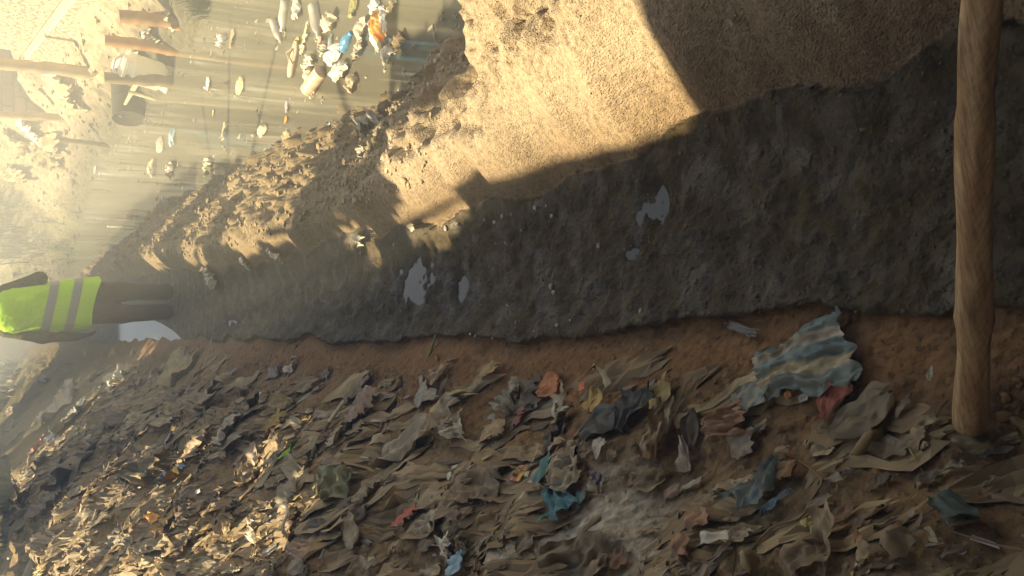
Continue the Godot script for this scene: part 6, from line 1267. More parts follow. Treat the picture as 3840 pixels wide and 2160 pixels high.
	stem("string", "long pale string trailing below the blue grey pleated bag", "string", [on(-0.397, -0.872, 0.000), on(-0.427, -0.880, 0.015), on(-0.448, -0.918, 0.015), on(-0.494, -0.941, 0.000)], 0.0022, 0.0022, Color(0.27, 0.22, 0.15))
	stem("straw", "short yellow straw beside the string and the paper fold", "straw", [on(-0.339, -0.868, 0.000), on(-0.360, -0.848, 0.015), on(-0.375, -0.837, 0.010)], 0.0018, 0.0015, Color(0.42, 0.34, 0.1))
	stem("straw", "fine dry stalk crossing the grey rubbish below the net", "straw", [on(-0.747, -2.493, 0.000), on(-0.695, -2.455, 0.020), on(-0.651, -2.413, 0.020)], 0.0025, 0.0015, Color(0.48, 0.4, 0.25))
	stem("straw", "pale dry stalk beside the blue snack packet", "straw", [on(-1.150, -4.663, 0.000), on(-1.086, -4.545, 0.020), on(-1.026, -4.590, 0.030)], 0.006, 0.004, Color(0.48, 0.4, 0.25))
	build_pole([Vector3(-0.234, 0.168, -0.641), Vector3(-0.100, 0.232, -0.605), Vector3(0.035, 0.291, -0.577), Vector3(0.169, 0.346, -0.552), Vector3(0.304, 0.413, -0.518), Vector3(0.438, 0.470, -0.481), Vector3(0.842, 0.651, -0.388)])
	build_wrapper(-0.552, -1.778, 0.991, -0.134, 0.062, 0.074)
	pass

# ---------------------------------------------------------------- things floating on the canal
func bottle(label: String, x: float, z: float, yaw: float, L: float, R: float, col: Color, cap: Color, called := "plastic_bottle", tilt := .0):
	var t := thing(called, label, "bottle", Vector3(x, -.25 + R * .25, z), "")
	t.rotation = Vector3(0, yaw, PI * .5 + tilt)
	var prof := [[.002, 0], [R * .75, 0], [R, R * .25], [R, L * .25], [R * .93, L * .3], [R, L * .36], [R, L * .6], [R * .8, L * .74], [R * .38, L * .88], [R * .34, L * .92]]
	var m := plain(col, .25, .6); m.backlight_enabled = true; m.backlight = Color(.6, .6, .55)
	mesh("bottle_body", lathe(prof), m, t)
	mesh("cap", lathe([[R * .42, L * .905], [R * .42, L * 1.0], [R * .38, L * 1.012], [.001, L * 1.015]], 10), plain(cap, .5), t)

func build_floating():
	var st := SurfaceTool.new(); st.begin(Mesh.PRIMITIVE_TRIANGLES); st.set_smooth_group(-1)
	var made := 0
	while made < 380:
		var z := -3.0 - pow(rng.randf(), 1.6) * 14.0
		var sh := tab(ZSH, z)
		var x := sh + pow(rng.randf(), 2.2) * 2.0
		if rng.randf() < .3: x = tab(ZXF, z) - pow(rng.randf(), 2.0) * .6
		if hgt(x, z) > -.26: continue
		made += 1
		var s := rng.randf_range(.006, .02) * (1.0 + .06 * absf(z)); var a := rng.randf() * TAU
		var u := Vector3(cos(a), 0, sin(a)) * s * rng.randf_range(1.0, 2.4); var v := Vector3(-sin(a), 0, cos(a)) * s
		var p := Vector3(x, -.247, z); var h := Vector3.UP * s * rng.randf_range(.2, .9)
		var c := Color(.36, .31, .22).lerp(Color(.2, .16, .09), rng.randf()) if rng.randf() < .93 else Color(.7, .68, .6)
		st.set_color(c); quad(st, p - u, p - v, p + u * .4 + h, p + h * .6 - u * .2)
		st.set_color(c * .9); quad(st, p - u * .2 + h * .6, p + u * .4 + h, p + u, p + v)
	tag(mesh("floating_litter", finish(st), film(.6, .2)), "countless crumbs of foam and scum drifting along the canal edges", "litter", "", "stuff")
	bottle("grey clear bottle floating nearest the frame edge beside a pinkish bottle", 2.044, -5.429, -0.492, 0.221, 0.040, Color(0.45, 0.43, 0.36), Color(0.4, 0.38, 0.3), "plastic_bottle")
	bottle("pinkish white bottle floating beside the grey clear bottle", 1.977, -5.726, 0.705, 0.254, 0.035, Color(0.6, 0.5, 0.42), Color(0.55, 0.4, 0.35), "plastic_bottle")
	scrap("plastic_strip", "long white crumpled strip floating beside the grey clear bottle", "plastic", 1.965, -5.210, -0.96, 0.26, 0.171, 0.095, Color(0.62, 0.58, 0.5), 281, {"water": true, "fold": .5, "bulge": .02, "dirt": .05})
	bottle("large clear bottle with pale bubbles floating in mid canal", 1.838, -4.874, 0.358, 0.249, 0.044, Color(0.62, 0.55, 0.42), Color(0.5, 0.5, 0.4), "plastic_bottle")
	scrap("fallen_leaf", "single bright yellow leaf floating on the canal", "leaf", 1.718, -5.220, -0.96, 0.27, 0.067, 0.082, Color(0.75, 0.55, 0.02), 282, {"water": true, "shape": "leaf", "dirt": 0.0, "fold": .1, "bulge": .006})
	scrap("plastic_scrap", "small salmon pink scrap floating beside a clear bottle", "plastic", 1.605, -4.787, -0.97, 0.25, 0.051, 0.064, Color(0.6, 0.3, 0.22), 283, {"water": true, "dirt": .1})
	bottle("dark clear bottle floating by the salmon pink scrap", 1.480, -4.603, 2.861, 0.095, 0.022, Color(0.3, 0.32, 0.3), Color(0.15, 0.35, 0.55), "plastic_bottle")
	bottle("blue plastic bottle with blue cap lying by the mud edge", 1.430, -4.402, 2.048, 0.146, 0.035, Color(0.07, 0.26, 0.45), Color(0.08, 0.3, 0.6), "plastic_bottle")
	scrap("foam_lump", "white bright foam lump beside the tan canister", "foam", 1.446, -4.510, -0.97, 0.24, 0.095, 0.194, Color(0.75, 0.72, 0.65), 284, {"water": true, "bulge": .07, "dirt": .02, "fold": .1, "shape": "leaf"})
	scrap("plastic_bag", "white knotted bag lying between foam lump and mud edge", "bag", 1.338, -4.395, -0.97, 0.24, 0.129, 0.166, Color(0.75, 0.7, 0.6), 285, {"water": true, "bulge": .06, "dirt": .05, "fold": .3, "shape": "leaf"})
	scrap("foam_lump", "small pale foam crumbs floating above the tan canister", "foam", 1.527, -4.692, -0.97, 0.25, 0.066, 0.100, Color(0.65, 0.6, 0.5), 286, {"water": true, "fold": .6, "dirt": .1, "bulge": .02})
	scrap("plastic_bag", "thin white bag floating at the tail of the sandal", "bag", 1.520, -4.940, -0.97, 0.26, 0.115, 0.143, Color(0.65, 0.6, 0.48), 287, {"water": true, "fold": .5, "bulge": .02, "dirt": .1})
	scrap("plastic_scrap", "long pale shred floating left of the tan canister", "plastic", 1.321, -4.956, 0.84, 0.54, 0.138, 0.156, Color(0.55, 0.5, 0.38), 288, {"water": true, "fold": .4, "bulge": .02, "dirt": .15, "shape": "leaf"})
	scrap("plastic_bag", "large orange and white bag curled on the mud by the water", "bag", 1.480, -3.902, -0.75, 0.66, 0.275, 0.187, Color(0.75, 0.62, 0.5), 289, {"water": true, "stripes": [Color(.75, .7, .62), Color(.78, .72, .64), Color(.72, .3, .05), Color(.75, .36, .08), Color(.8, .75, .68)], "bulge": .06, "fold": .2, "dirt": .04, "back": .5})
	scrap("plastic_bag", "thin bluish white bag at the frame edge beyond the orange bag", "bag", 1.581, -3.912, -1.00, 0.00, 0.100, 0.086, Color(0.6, 0.66, 0.72), 290, {"water": true, "fold": .4, "dirt": .05, "bulge": .03})
	scrap("plastic_cup", "pale crushed cup between orange bag and muddy edge", "cup", 1.510, -4.130, -0.79, 0.61, 0.134, 0.144, Color(0.6, 0.5, 0.4), 291, {"water": true, "shape": "leaf", "bulge": .04, "fold": .2, "dirt": .1})
	scrap("plastic_cup", "clear crushed cup just below the orange and white bag", "cup", 1.285, -3.773, -0.92, 0.38, 0.110, 0.135, Color(0.55, 0.52, 0.46), 292, {"water": true, "shape": "fan", "bulge": .04, "rough": .2, "dirt": .1})
	scrap("fallen_leaf", "pale gold leaf cluster floating near the frame edge", "leaf", 1.516, -3.723, -0.98, 0.21, 0.082, 0.088, Color(0.6, 0.5, 0.3), 293, {"water": true, "shape": "leaf", "fold": .4, "dirt": .1})
	scrap("plastic_scrap", "pale square chip floating on dark water beyond the orange bag", "plastic", 1.265, -3.305, -0.98, 0.19, 0.025, 0.049, Color(0.4, 0.38, 0.3), 294, {"water": true, "fold": .05})
	scrap("plastic_scrap", "greenish brown leaf at the water behind the clear cup", "leaf", 1.684, -4.264, -0.85, 0.52, 0.128, 0.125, Color(0.25, 0.25, 0.1), 295, {"water": true, "shape": "leaf", "fold": .2})
	scrap("plastic_scrap", "white sliver floating near the jerrycan reflection", "plastic", 2.007, -7.719, -0.94, 0.35, 0.175, 0.094, Color(0.75, 0.72, 0.65), 296, {"water": true, "shape": "leaf", "dirt": .02, "bulge": .02})
	scrap("plastic_scrap", "yellow white packet floating alone in mid canal", "packet", 1.747, -6.555, -0.93, -0.36, 0.176, 0.149, Color(0.7, 0.56, 0.32), 297, {"water": true, "shape": "leaf", "dirt": .05, "bulge": .03})
	scrap("plastic_scrap", "brown flat piece floating beside the right hand stake", "wood", 2.226, -6.887, -0.95, 0.32, 0.182, 0.171, Color(0.4, 0.29, 0.18), 298, {"water": true, "shape": "leaf", "fold": .1})
	scrap("plastic_scrap", "glittering white packet floating between the two stakes", "packet", 2.253, -7.149, -1.00, 0.00, 0.121, 0.160, Color(0.7, 0.68, 0.6), 299, {"water": true, "fold": .6, "dirt": .05, "rough": .2})
	scrap("plastic_scrap", "dark triangular scrap afloat beside the white sliver", "plastic", 1.795, -6.972, 0.21, -0.98, 0.168, 0.049, Color(0.05, 0.05, 0.04), 300, {"water": true, "shape": "point", "fold": .1})
	scrap("plastic_scrap", "orange and yellow scrap floating by the crumbly spoil heap", "plastic", 1.222, -5.456, -0.96, 0.28, 0.068, 0.064, Color(0.7, 0.28, 0.06), 301, {"water": true, "dirt": .05, "shape": "leaf"})
	scrap("plastic_scrap", "mauve thin scrap floating above the orange and yellow scrap", "plastic", 1.317, -5.458, -0.79, 0.62, 0.121, 0.070, Color(0.36, 0.34, 0.4), 302, {"water": true, "shape": "strip", "dirt": .1})
	scrap("plastic_scrap", "pale blue pointed shard floating in shaded water", "plastic", 1.795, -9.357, -0.91, 0.41, 0.273, 0.156, Color(0.3, 0.45, 0.55), 303, {"water": true, "shape": "leaf", "dirt": .05, "bulge": .04})
	scrap("plastic_scrap", "pale crumpled lump floating beside the blue pointed shard", "plastic", 1.795, -9.963, -0.87, -0.49, 0.221, 0.238, Color(0.5, 0.47, 0.38), 304, {"water": true, "shape": "leaf", "dirt": .15, "bulge": .05})
	scrap("plastic_scrap", "tiny white scrap far off below the leaning bank", "plastic", 2.594, -13.090, -0.86, 0.51, 0.125, 0.121, Color(0.75, 0.75, 0.7), 305, {"water": true, "dirt": .0, "bulge": .03})
	scrap("plastic_bowl", "cream half sunk bowl beside the reflected sky", "bowl", 1.575, -10.614, -0.60, 0.80, 0.270, 0.249, Color(0.55, 0.48, 0.35), 306, {"water": true, "shape": "leaf", "bulge": .06, "dirt": .1})
	scrap("plastic_scrap", "cream rounded lump floating near the spoil heap tip", "plastic", 1.244, -5.977, -0.95, 0.30, 0.101, 0.152, Color(0.65, 0.56, 0.4), 307, {"water": true, "shape": "leaf", "bulge": .04, "dirt": .05})
	scrap("plastic_strip", "long thin pale strip floating in mid canal shade", "plastic", 1.462, -7.073, -0.93, -0.38, 0.185, 0.088, Color(0.5, 0.46, 0.34), 308, {"water": true, "shape": "strip", "dirt": .1, "fold": .4})
	scrap("plastic_scrap", "gold green speck floating by the yellow white packet", "plastic", 1.659, -7.541, -0.82, 0.57, 0.071, 0.056, Color(0.6, 0.55, 0.12), 309, {"water": true, "dirt": 0.0})
	scrap("fallen_leaf", "tan leaf floating close to the crumbly shore", "leaf", 1.088, -5.376, -0.68, -0.73, 0.122, 0.155, Color(0.42, 0.33, 0.2), 310, {"water": true, "shape": "leaf", "fold": .2})
	scrap("plastic_strip", "upright white stick like strip far in the shaded canal", "plastic", 2.386, -16.339, -1.00, 0.00, 0.298, 0.093, Color(0.7, 0.68, 0.6), 311, {"water": true, "shape": "strip", "dirt": .0, "bulge": .03})
	scrap("plastic_scrap", "orange fish shaped scrap floating beyond the dark spoil heap", "plastic", 1.126, -19.680, -0.28, -0.96, 0.794, 0.226, Color(0.6, 0.3, 0.08), 312, {"water": true, "shape": "leaf", "dirt": .05, "bulge": .03})
	scrap("plastic_scrap", "pale thin shred floating near the single yellow leaf", "plastic", 1.647, -5.105, 0.22, 0.97, 0.153, 0.040, Color(0.5, 0.45, 0.33), 313, {"water": true, "shape": "strip", "fold": .4})
	scrap("plastic_bag", "half sunk clear bag far along the shaded canal", "bag", 1.428, -9.394, -0.91, 0.42, 0.239, 0.246, Color(0.4, 0.38, 0.3), 314, {"water": true, "shape": "leaf", "fold": .4, "bulge": .02, "rough": .3})
	scrap("plastic_scrap", "scatter of bright foam by the far end of the spoil heap", "foam", 1.212, -7.678, -0.80, 0.59, 0.172, 0.150, Color(0.6, 0.55, 0.42), 315, {"water": true, "fold": .6, "bulge": .02, "dirt": .1})
	scrap("plastic_bag", "brownish wet bag floating just off the muddy edge below the knotted bag", "bag", 1.234, -4.255, -0.91, 0.41, 0.122, 0.115, Color(0.4, 0.33, 0.24), 316, {"water": true, "fold": .4, "bulge": .03, "shape": "leaf"})
	scrap("plastic_scrap", "pale flat shred floating between the sandal and the yellow leaf", "plastic", 1.646, -5.136, -0.74, 0.67, 0.130, 0.080, Color(0.55, 0.48, 0.36), 317, {"water": true, "shape": "leaf", "fold": .3})
	scrap("plastic_bag", "cream crumpled bag floating by the blue capped bottle", "bag", 1.685, -4.565, -0.97, 0.24, 0.119, 0.147, Color(0.6, 0.54, 0.42), 318, {"water": true, "fold": .5, "bulge": .04, "dirt": .1})
	scrap("plastic_scrap", "grey film half sunk beside the blue plastic bottle", "plastic", 1.404, -4.166, -0.92, 0.40, 0.110, 0.135, Color(0.35, 0.33, 0.28), 319, {"water": true, "fold": .4, "dirt": .2})
	scrap("plastic_scrap", "white crumpled wad floating under the blue plastic bottle", "plastic", 1.463, -4.439, -0.91, 0.42, 0.076, 0.108, Color(0.72, 0.7, 0.64), 320, {"water": true, "fold": .6, "bulge": .04, "dirt": .02})
	scrap("plastic_scrap", "brown leaf litter clot by the clear crushed cup", "leaf litter", 1.311, -3.640, -0.87, 0.49, 0.117, 0.097, Color(0.28, 0.2, 0.11), 321, {"water": true, "fold": .5, "bulge": .02})
	scrap("plastic_strip", "straw coloured stick floating past the large clear bottle", "stick", 1.683, -5.094, 0.39, 0.92, 0.220, 0.033, Color(0.5, 0.42, 0.26), 322, {"water": true, "shape": "strip", "fold": .2, "bulge": .01})
	scrap("plastic_scrap", "pale bent card floating near the tan canister lid", "card", 1.321, -4.904, -0.89, 0.45, 0.102, 0.104, Color(0.6, 0.54, 0.42), 323, {"water": true, "fold": .2, "bulge": .02})
	build_sandal(1.580, -5.260)
	build_canister(1.311, -4.725)
	scrap("paper_scrap", "pale crumpled paper lying on the shaded muddy shore", "paper", 1.260, -4.269, -0.48, 0.87, 0.257, 0.187, Color(0.45, 0.37, 0.28), 324, {"fold": .3, "bulge": .02})
	scrap("plastic_scrap", "clear crumpled film on the shaded spoil heap", "plastic", 0.882, -3.909, -0.44, 0.90, 0.232, 0.140, Color(0.3, 0.28, 0.24), 325, {"fold": .5, "rough": .25, "dirt": .15})
	scrap("plastic_scrap", "grey triangular film below the clear crumpled film", "plastic", 0.687, -3.463, -0.40, 0.91, 0.182, 0.151, Color(0.33, 0.31, 0.27), 326, {"shape": "point", "fold": .2, "dirt": .2})
	scrap("plastic_scrap", "glinting white chip at the foot of the lit spoil step", "plastic", 0.263, -2.946, 0.10, 1.00, 0.074, 0.034, Color(0.75, 0.7, 0.55), 327, {"dirt": .0, "rough": .15, "lift": .4})
	scrap("plastic_scrap", "sunlit white fragments on a step of the spoil heap", "plastic", 0.235, -3.539, -0.01, 1.00, 0.185, 0.050, Color(0.65, 0.6, 0.5), 328, {"dirt": .1, "fold": .6, "rough": .3})
	scrap("plastic_scrap", "bright glinting film on the lower spoil step by the person", "plastic", 0.193, -5.289, -0.19, 0.98, 0.153, 0.074, Color(0.7, 0.65, 0.55), 329, {"dirt": .05, "fold": .5, "rough": .2})
	scrap("plastic_scrap", "glinting film scrap on the upper spoil step", "plastic", 0.221, -4.622, -0.15, 0.99, 0.174, 0.076, Color(0.65, 0.6, 0.5), 330, {"dirt": .1, "fold": .5, "rough": .25})
	scrap("plastic_scrap", "grey white crumpled clump at the foot of the spoil heap", "plastic", 0.115, -6.421, -0.07, 1.00, 0.220, 0.175, Color(0.5, 0.47, 0.38), 331, {"dirt": .2, "fold": .5, "bulge": .02})
	scrap("plastic_scrap", "pale oval flake on the shaded near mud", "plastic", 0.595, -1.139, 0.78, 0.63, 0.027, 0.018, Color(0.36, 0.32, 0.27), 332, {"shape": "leaf", "dirt": .1, "fold": .05})
	scrap("plastic_scrap", "small chip below the pale oval flake on near mud", "plastic", 0.596, -1.191, 0.77, 0.64, 0.010, 0.008, Color(0.36, 0.32, 0.27), 333, {"dirt": .1})
	pass

# ---------------------------------------------------------------- single things
func build_pole(p: Array):
	var rad := []
	var base: Vector3 = p[0]
	var q := []
	var cu := Curve3D.new()
	for i in p.size():
		var t: Vector3 = (p[mini(i + 1, p.size() - 1)] - p[maxi(i - 1, 0)]) * .17
		cu.add_point(p[i] - base, -t, t)
	var n := 46
	for i in n + 1:
		var u := float(i) / n
		q.append(cu.sample_baked(cu.get_baked_length() * u, true))
		rad.append(.0262 - .004 * u + .0016 * sin(u * 37.0) + .004 * exp(-pow((u - .17) / .012, 2.0)) + .003 * exp(-pow((u - .43) / .012, 2.0)))
	var st := SurfaceTool.new(); st.begin(Mesh.PRIMITIVE_TRIANGLES); st.set_smooth_group(0)
	var sides := 22
	var R := []; var C := []
	for i in n + 1:
		var t: Vector3 = (q[mini(i + 1, n)] - q[maxi(i - 1, 0)]).normalized()
		var s := t.cross(Vector3.UP).normalized(); var u := s.cross(t)
		for k in sides + 1:
			var a := TAU * (k % sides) / sides
			var g := n2.get_noise_3d(cos(a) * 3.0, sin(a) * 3.0, i * .05)
			R.append(q[i] + (s * cos(a) + u * sin(a)) * rad[i] * (1.0 + .07 * g + .05 * n1.get_noise_3d(cos(a), sin(a), i * .12)))
			var grainy := n3.get_noise_3d(cos(a) * 6.0, sin(a) * 6.0, i * .03)
			var bark := smoothstep(.0, .25, n1.get_noise_3d(cos(a) * 1.2, sin(a) * 1.2, i * .16 + 4.0))
			var knot := exp(-pow((float(i) - 9.0) / 1.2, 2.0) - pow((a - 1.2) / .4, 2.0)) + exp(-pow((float(i) - 24.0) / 1.0, 2.0) - pow((a - 2.0) / .35, 2.0)) + exp(-pow((float(i) - 35.0) / 1.1, 2.0) - pow((a - .8) / .4, 2.0))
			var c := Color(.62, .44, .24).lerp(Color(.46, .29, .14), clampf(.5 + grainy, 0, 1)).lerp(Color(.32, .18, .08), bark * .75)
			C.append(c.lerp(Color(.12, .06, .03), clampf(knot * .8, 0.0, .8)))
	for i in n:
		for k in sides:
			var a := i * (sides + 1) + k
			for v in [a, a + sides + 2, a + sides + 1, a, a + 1, a + sides + 2]:
				st.set_color(C[v]); st.add_vertex(R[v])
	for k in sides:
		st.set_color(Color(.3, .2, .1)); st.add_vertex(q[0]); st.add_vertex(R[k + 1]); st.add_vertex(R[k])
	tag(mesh("wooden_pole", finish(st), M.wood, null, base), "peeled wooden pole laid across the ditch close to the camera", "pole")

func build_wrapper(x: float, z: float, hx: float, hz: float, L: float, W: float):
	var N := nrm(x, z, .08)
	var T := Vector3(hx, 0, hz); T = (T - N * T.dot(N)).normalized()
	var B := N.cross(T)
	var at := Vector3(x, hgt(x, z), z) + T * L * .5 + N * .016
	var t := thing("sweet_wrapper", "red and yellow sweet wrapper with white lettering on the dusty slope", "wrapper", at)
	t.basis = Basis(T, N, -B * 1.0) if T.cross(N).dot(-B) > 0.0 else Basis(T, N, B)
	var strips := [["red_band", -.18, .46, Color(.5, .08, .035)], ["yellow_band", .17, .2, Color(.6, .36, .04)], ["cream_flap", .36, .24, Color(.5, .44, .24)]]
	for s in strips:
		var st := SurfaceTool.new(); st.begin(Mesh.PRIMITIVE_TRIANGLES); st.set_smooth_group(0)
		var P := []
		var sh: float = 1.0 if s[0] != "cream_flap" else .5
		for i in 9:
			for j in 5:
				var u := i / 8.0 - .5; var v: float = s[1] + s[2] * (j / 4.0 - .5)
				var y := .004 * cos(u * 3.0) - .012 * maxf(v - .25, 0.0) + .0012 * n2.get_noise_2d(u * 9.0, v * 9.0)
				if s[0] == "red_band": y = 0.0
				P.append(Vector3(u * L * sh + (.1 * L if sh < 1.0 else 0.0), y - .001 * float(s[0] != "red_band"), v * W))
		for i in 8:
			for j in 4:
				var a := i * 5 + j
				for q in [a, a + 5, a + 6, a, a + 6, a + 1]:
					st.set_color(s[3]); st.add_vertex(P[q])
		mesh(s[0], finish(st), M.print, t)
	var tm := TextMesh.new()
	var fnt := SystemFont.new(); fnt.font_names = PackedStringArray(["Droid Sans"]); fnt.font_weight = 700
	tm.text = "KOPAIKU"; tm.font = fnt; tm.font_size = 32; tm.depth = .0006; tm.pixel_size = .001; tm.pixel_size = .001 * L * .93 / tm.get_aabb().size.x
	var lt := mesh("lettering", tm, plain(Color(.72, .62, .52), .6), t, Vector3(0, .0012, -.18 * W))
	lt.rotation = Vector3(-PI * .5, 0, 0)

func pebble(x: float, z: float, s: float, i: int):
	var o := mesh("pebble", pebble_meshes[i % 3], pebble_mats[i % 3], null, on(x, z, s * .28))
	o.basis = Basis.from_euler(Vector3(.2 * sin(i * 3.0), i * 1.7, .2)).scaled(Vector3(.62, .5, .5 + .2 * sin(i * 5.0)) * s)
	tag(o, PEB[i], "pebble", "pale pebbles in the gravel bed")

var pebble_meshes := []
var pebble_mats := []
const PEB := ["pale pebble in the row under the lit slope, third from the shade end", "small pebble touching the pale row under the lit slope", "elongated pale pebble in the row under the lit slope", "roundest white pebble by itself under the lit slope edge", "pale pebble pair member nearer the camera under the lit slope", "small pale pebble close to the lit slope edge", "small white pebble on open gravel right of the pale row", "grey white pebble just ditchward of the pale row", "dull oval pebble at the far end of the pale row", "dull round pebble under the glinting white chip", "broad dull stone under the glinting white chip", "narrow pale pebble in the pale row", "white pebble alone on dark gravel in the middle of the bed", "tall pale pebble standing in the middle of the near bed", "lower half of the standing pebble pair in the near bed", "small white pebble in mid bed above the yellow pebble", "yellow brown pebble near the bank edge", "tiny pale chip in mid bed", "tiny pale pebble by the bank edge", "white pebble of a trio near the bank edge", "upper pale pebble of a trio near the bank edge", "lowest pebble of a trio near the bank edge", "white oval pebble nearest the camera by the bank", "tiny pale pebble where bare red soil meets gravel", "second tiny pebble where bare red soil meets gravel", "small mauve pebble where bare red soil meets gravel", "small pale pebble beside its twin in mid bed", "small pale pebble, nearer twin in mid bed", "pale pebble beyond the lit spoil step", "small pale pebble far up the gravel", ""]

func build_sandal(x: float, z: float):
	var t := thing("sandal", "worn beige sandal sole floating on the canal", "sandal", Vector3(x, -.235, z))
	t.rotation.y = -.55
	var st := SurfaceTool.new(); st.begin(Mesh.PRIMITIVE_TRIANGLES); st.set_smooth_group(0)
	var n := 14
	var top := []; var bot := []
	for i in n + 1:
		var u := float(i) / n
		var w := .033 + .014 * smoothstep(.35, .8, u) - .03 * pow(absf(u - .5) * 2.0, 5.0)
		var xx := (u - .5) * .26
		for s in [-1.0, 1.0]:
			top.append(Vector3(xx, .02 + .006 * sin(u * 5.0), s * w + .008 * sin(u * 3.0)))
			bot.append(Vector3(xx, -.01, s * w * .95 + .008 * sin(u * 3.0)))
	for i in n:
		var a := i * 2
		quad(st, top[a], top[a + 2], top[a + 3], top[a + 1])
		quad(st, bot[a], bot[a + 1], bot[a + 3], bot[a + 2])
		quad(st, bot[a], bot[a + 2], top[a + 2], top[a])
		quad(st, top[a + 1], top[a + 3], bot[a + 3], bot[a + 1])
	mesh("sole", finish(st), plain(Color(.5, .4, .27), .8), t)
	mesh("strap", tube([Vector3(.07, .02, 0), Vector3(.03, .05, .028), Vector3(-.02, .02, .042)], [.006, .006, .006], 7, 0.0, Color(.35, .28, .2)), M.solid, t)
	mesh("strap", tube([Vector3(.07, .02, 0), Vector3(.03, .05, -.028), Vector3(-.02, .02, -.038)], [.006, .006, .006], 7, 0.0, Color(.35, .28, .2)), M.solid, t)

func build_canister(x: float, z: float):
	var t := thing("metal_canister", "tan ribbed canister with a recessed top floating among bottles", "canister", Vector3(x + .02, -.215, z - .08))
	t.rotation = Vector3(0, -1.15, PI * .5 - .12)
	mesh("can_body", lathe([[.001, 0], [.045, 0], [.047, .006], [.045, .012], [.045, .06], [.0465, .065], [.045, .07], [.045, .14], [.0465, .145], [.045, .15], [.045, .2], [.047, .205], [.045, .212], [.040, .212], [.039, .202], [.001, .202]], 20), plain(Color(.58, .43, .28), .4, .5), t, Vector3(0, -.1, 0))
	mesh("lid_ring", lathe([[.02, .0], [.024, .002], [.024, .006], [.02, .008]], 14), plain(Color(.3, .22, .14), .6), t, Vector3(0, .104, 0))

func build_jerrycan(at: Vector3):
	var t := thing("jerrycan", "white plastic jerrycan lying in sun on the far waterline", "jerrycan", at + Vector3(-.05, .25, .12))
	t.rotation = Vector3(.3, -.5, -.22); t.scale = Vector3.ONE * 1.22
	var m := plain(Color(.85, .83, .78), .35, .5); m.backlight_enabled = true; m.backlight = Color(.9, .9, .85)
	mesh("can_body", box(Vector3(.26, .40, .20), .06), m, t)
	mesh("shoulder", box(Vector3(.2, .06, .15), .025), m, t, Vector3(0, .21, 0))
	mesh("handle", tube([Vector3(-.05, .23, 0), Vector3(-.045, .285, 0), Vector3(.04, .285, 0), Vector3(.09, .23, 0)], [.014, .014, .014, .014], 8, 0.0, Color(.8, .78, .72)), M.solid, t)
	mesh("cap", lathe([[.03, 0], [.03, .04], [.001, .042]], 12), plain(Color(.7, .66, .55), .5), t, Vector3(-.085, .225, 0))
	mesh("base_rim", box(Vector3(.25, .02, .19), .008), m, t, Vector3(0, -.205, 0))

func build_board(at: Vector3):
	var o := mesh("wooden_board", box(Vector3(.3, .035, 1.15), .006), plain(Color(.5, .4, .26), .85, .2), null, at + Vector3(.12, .03, -.35))
	o.rotation = Vector3(.12, .28, -.35)
	tag(o, "pale weathered board lying below the white jerrycan", "board")

func build_drum(at: Vector3):
	var t := thing("metal_drum", "dark rusty drum lying on its side at the waterline", "drum", at + Vector3(.1, .1, -.1))
	t.rotation = Vector3(.0, .3, PI * .5)
	var prof := [[.001, -.4], [.2, -.4], [.21, -.39], [.2, -.38], [.2, -.14], [.208, -.125], [.2, -.11], [.2, .11], [.208, .125], [.2, .14], [.2, .38], [.21, .39], [.2, .4], [.19, .39], [.001, .39]]
	mesh("drum_body", lathe(prof, 22), plain(Color(.06, .055, .042), .8, .2), t)
	mesh("bung", lathe([[.025, 0], [.025, .015], [.001, .016]], 10), plain(Color(.1, .09, .07), .6), t, Vector3(.1, .392, .05))

func build_sackling(at: Vector3):
	var t := thing("filled_bag", "small yellowish filled bag tied at the neck above the board", "bag", at)
	mesh("bag_body", lathe([[.001, 0], [.07, .0], [.1, .04], [.105, .09], [.085, .14], [.04, .17], [.028, .185]], 14), plain(Color(.6, .46, .2), .75), t, Vector3(0, -.01, 0))
	mesh("bag_neck", lathe([[.025, 0], [.022, .01], [.04, .04], [.05, .06]], 12), plain(Color(.6, .46, .2), .75), t, Vector3(0, .17, 0))

func build_render_wall():
	var t := thing("rendered_wall", "smooth pale rendered wall with a sloping ledge on the far bank", "wall", Vector3(3.78, .67, -14.6))
	t.rotation = Vector3(0, -1.656, 0)
	t.rotate_object_local(Vector3.BACK, -.057)
	var m: Material = M.render
	mesh("lower_course", box(Vector3(5.6, 1.5, .34), .02), m, t, Vector3(2.8, -.45, 0))
	mesh("upper_course", box(Vector3(5.6, 2.2, .3), .015), m, t, Vector3(2.8, 1.403, -.13))

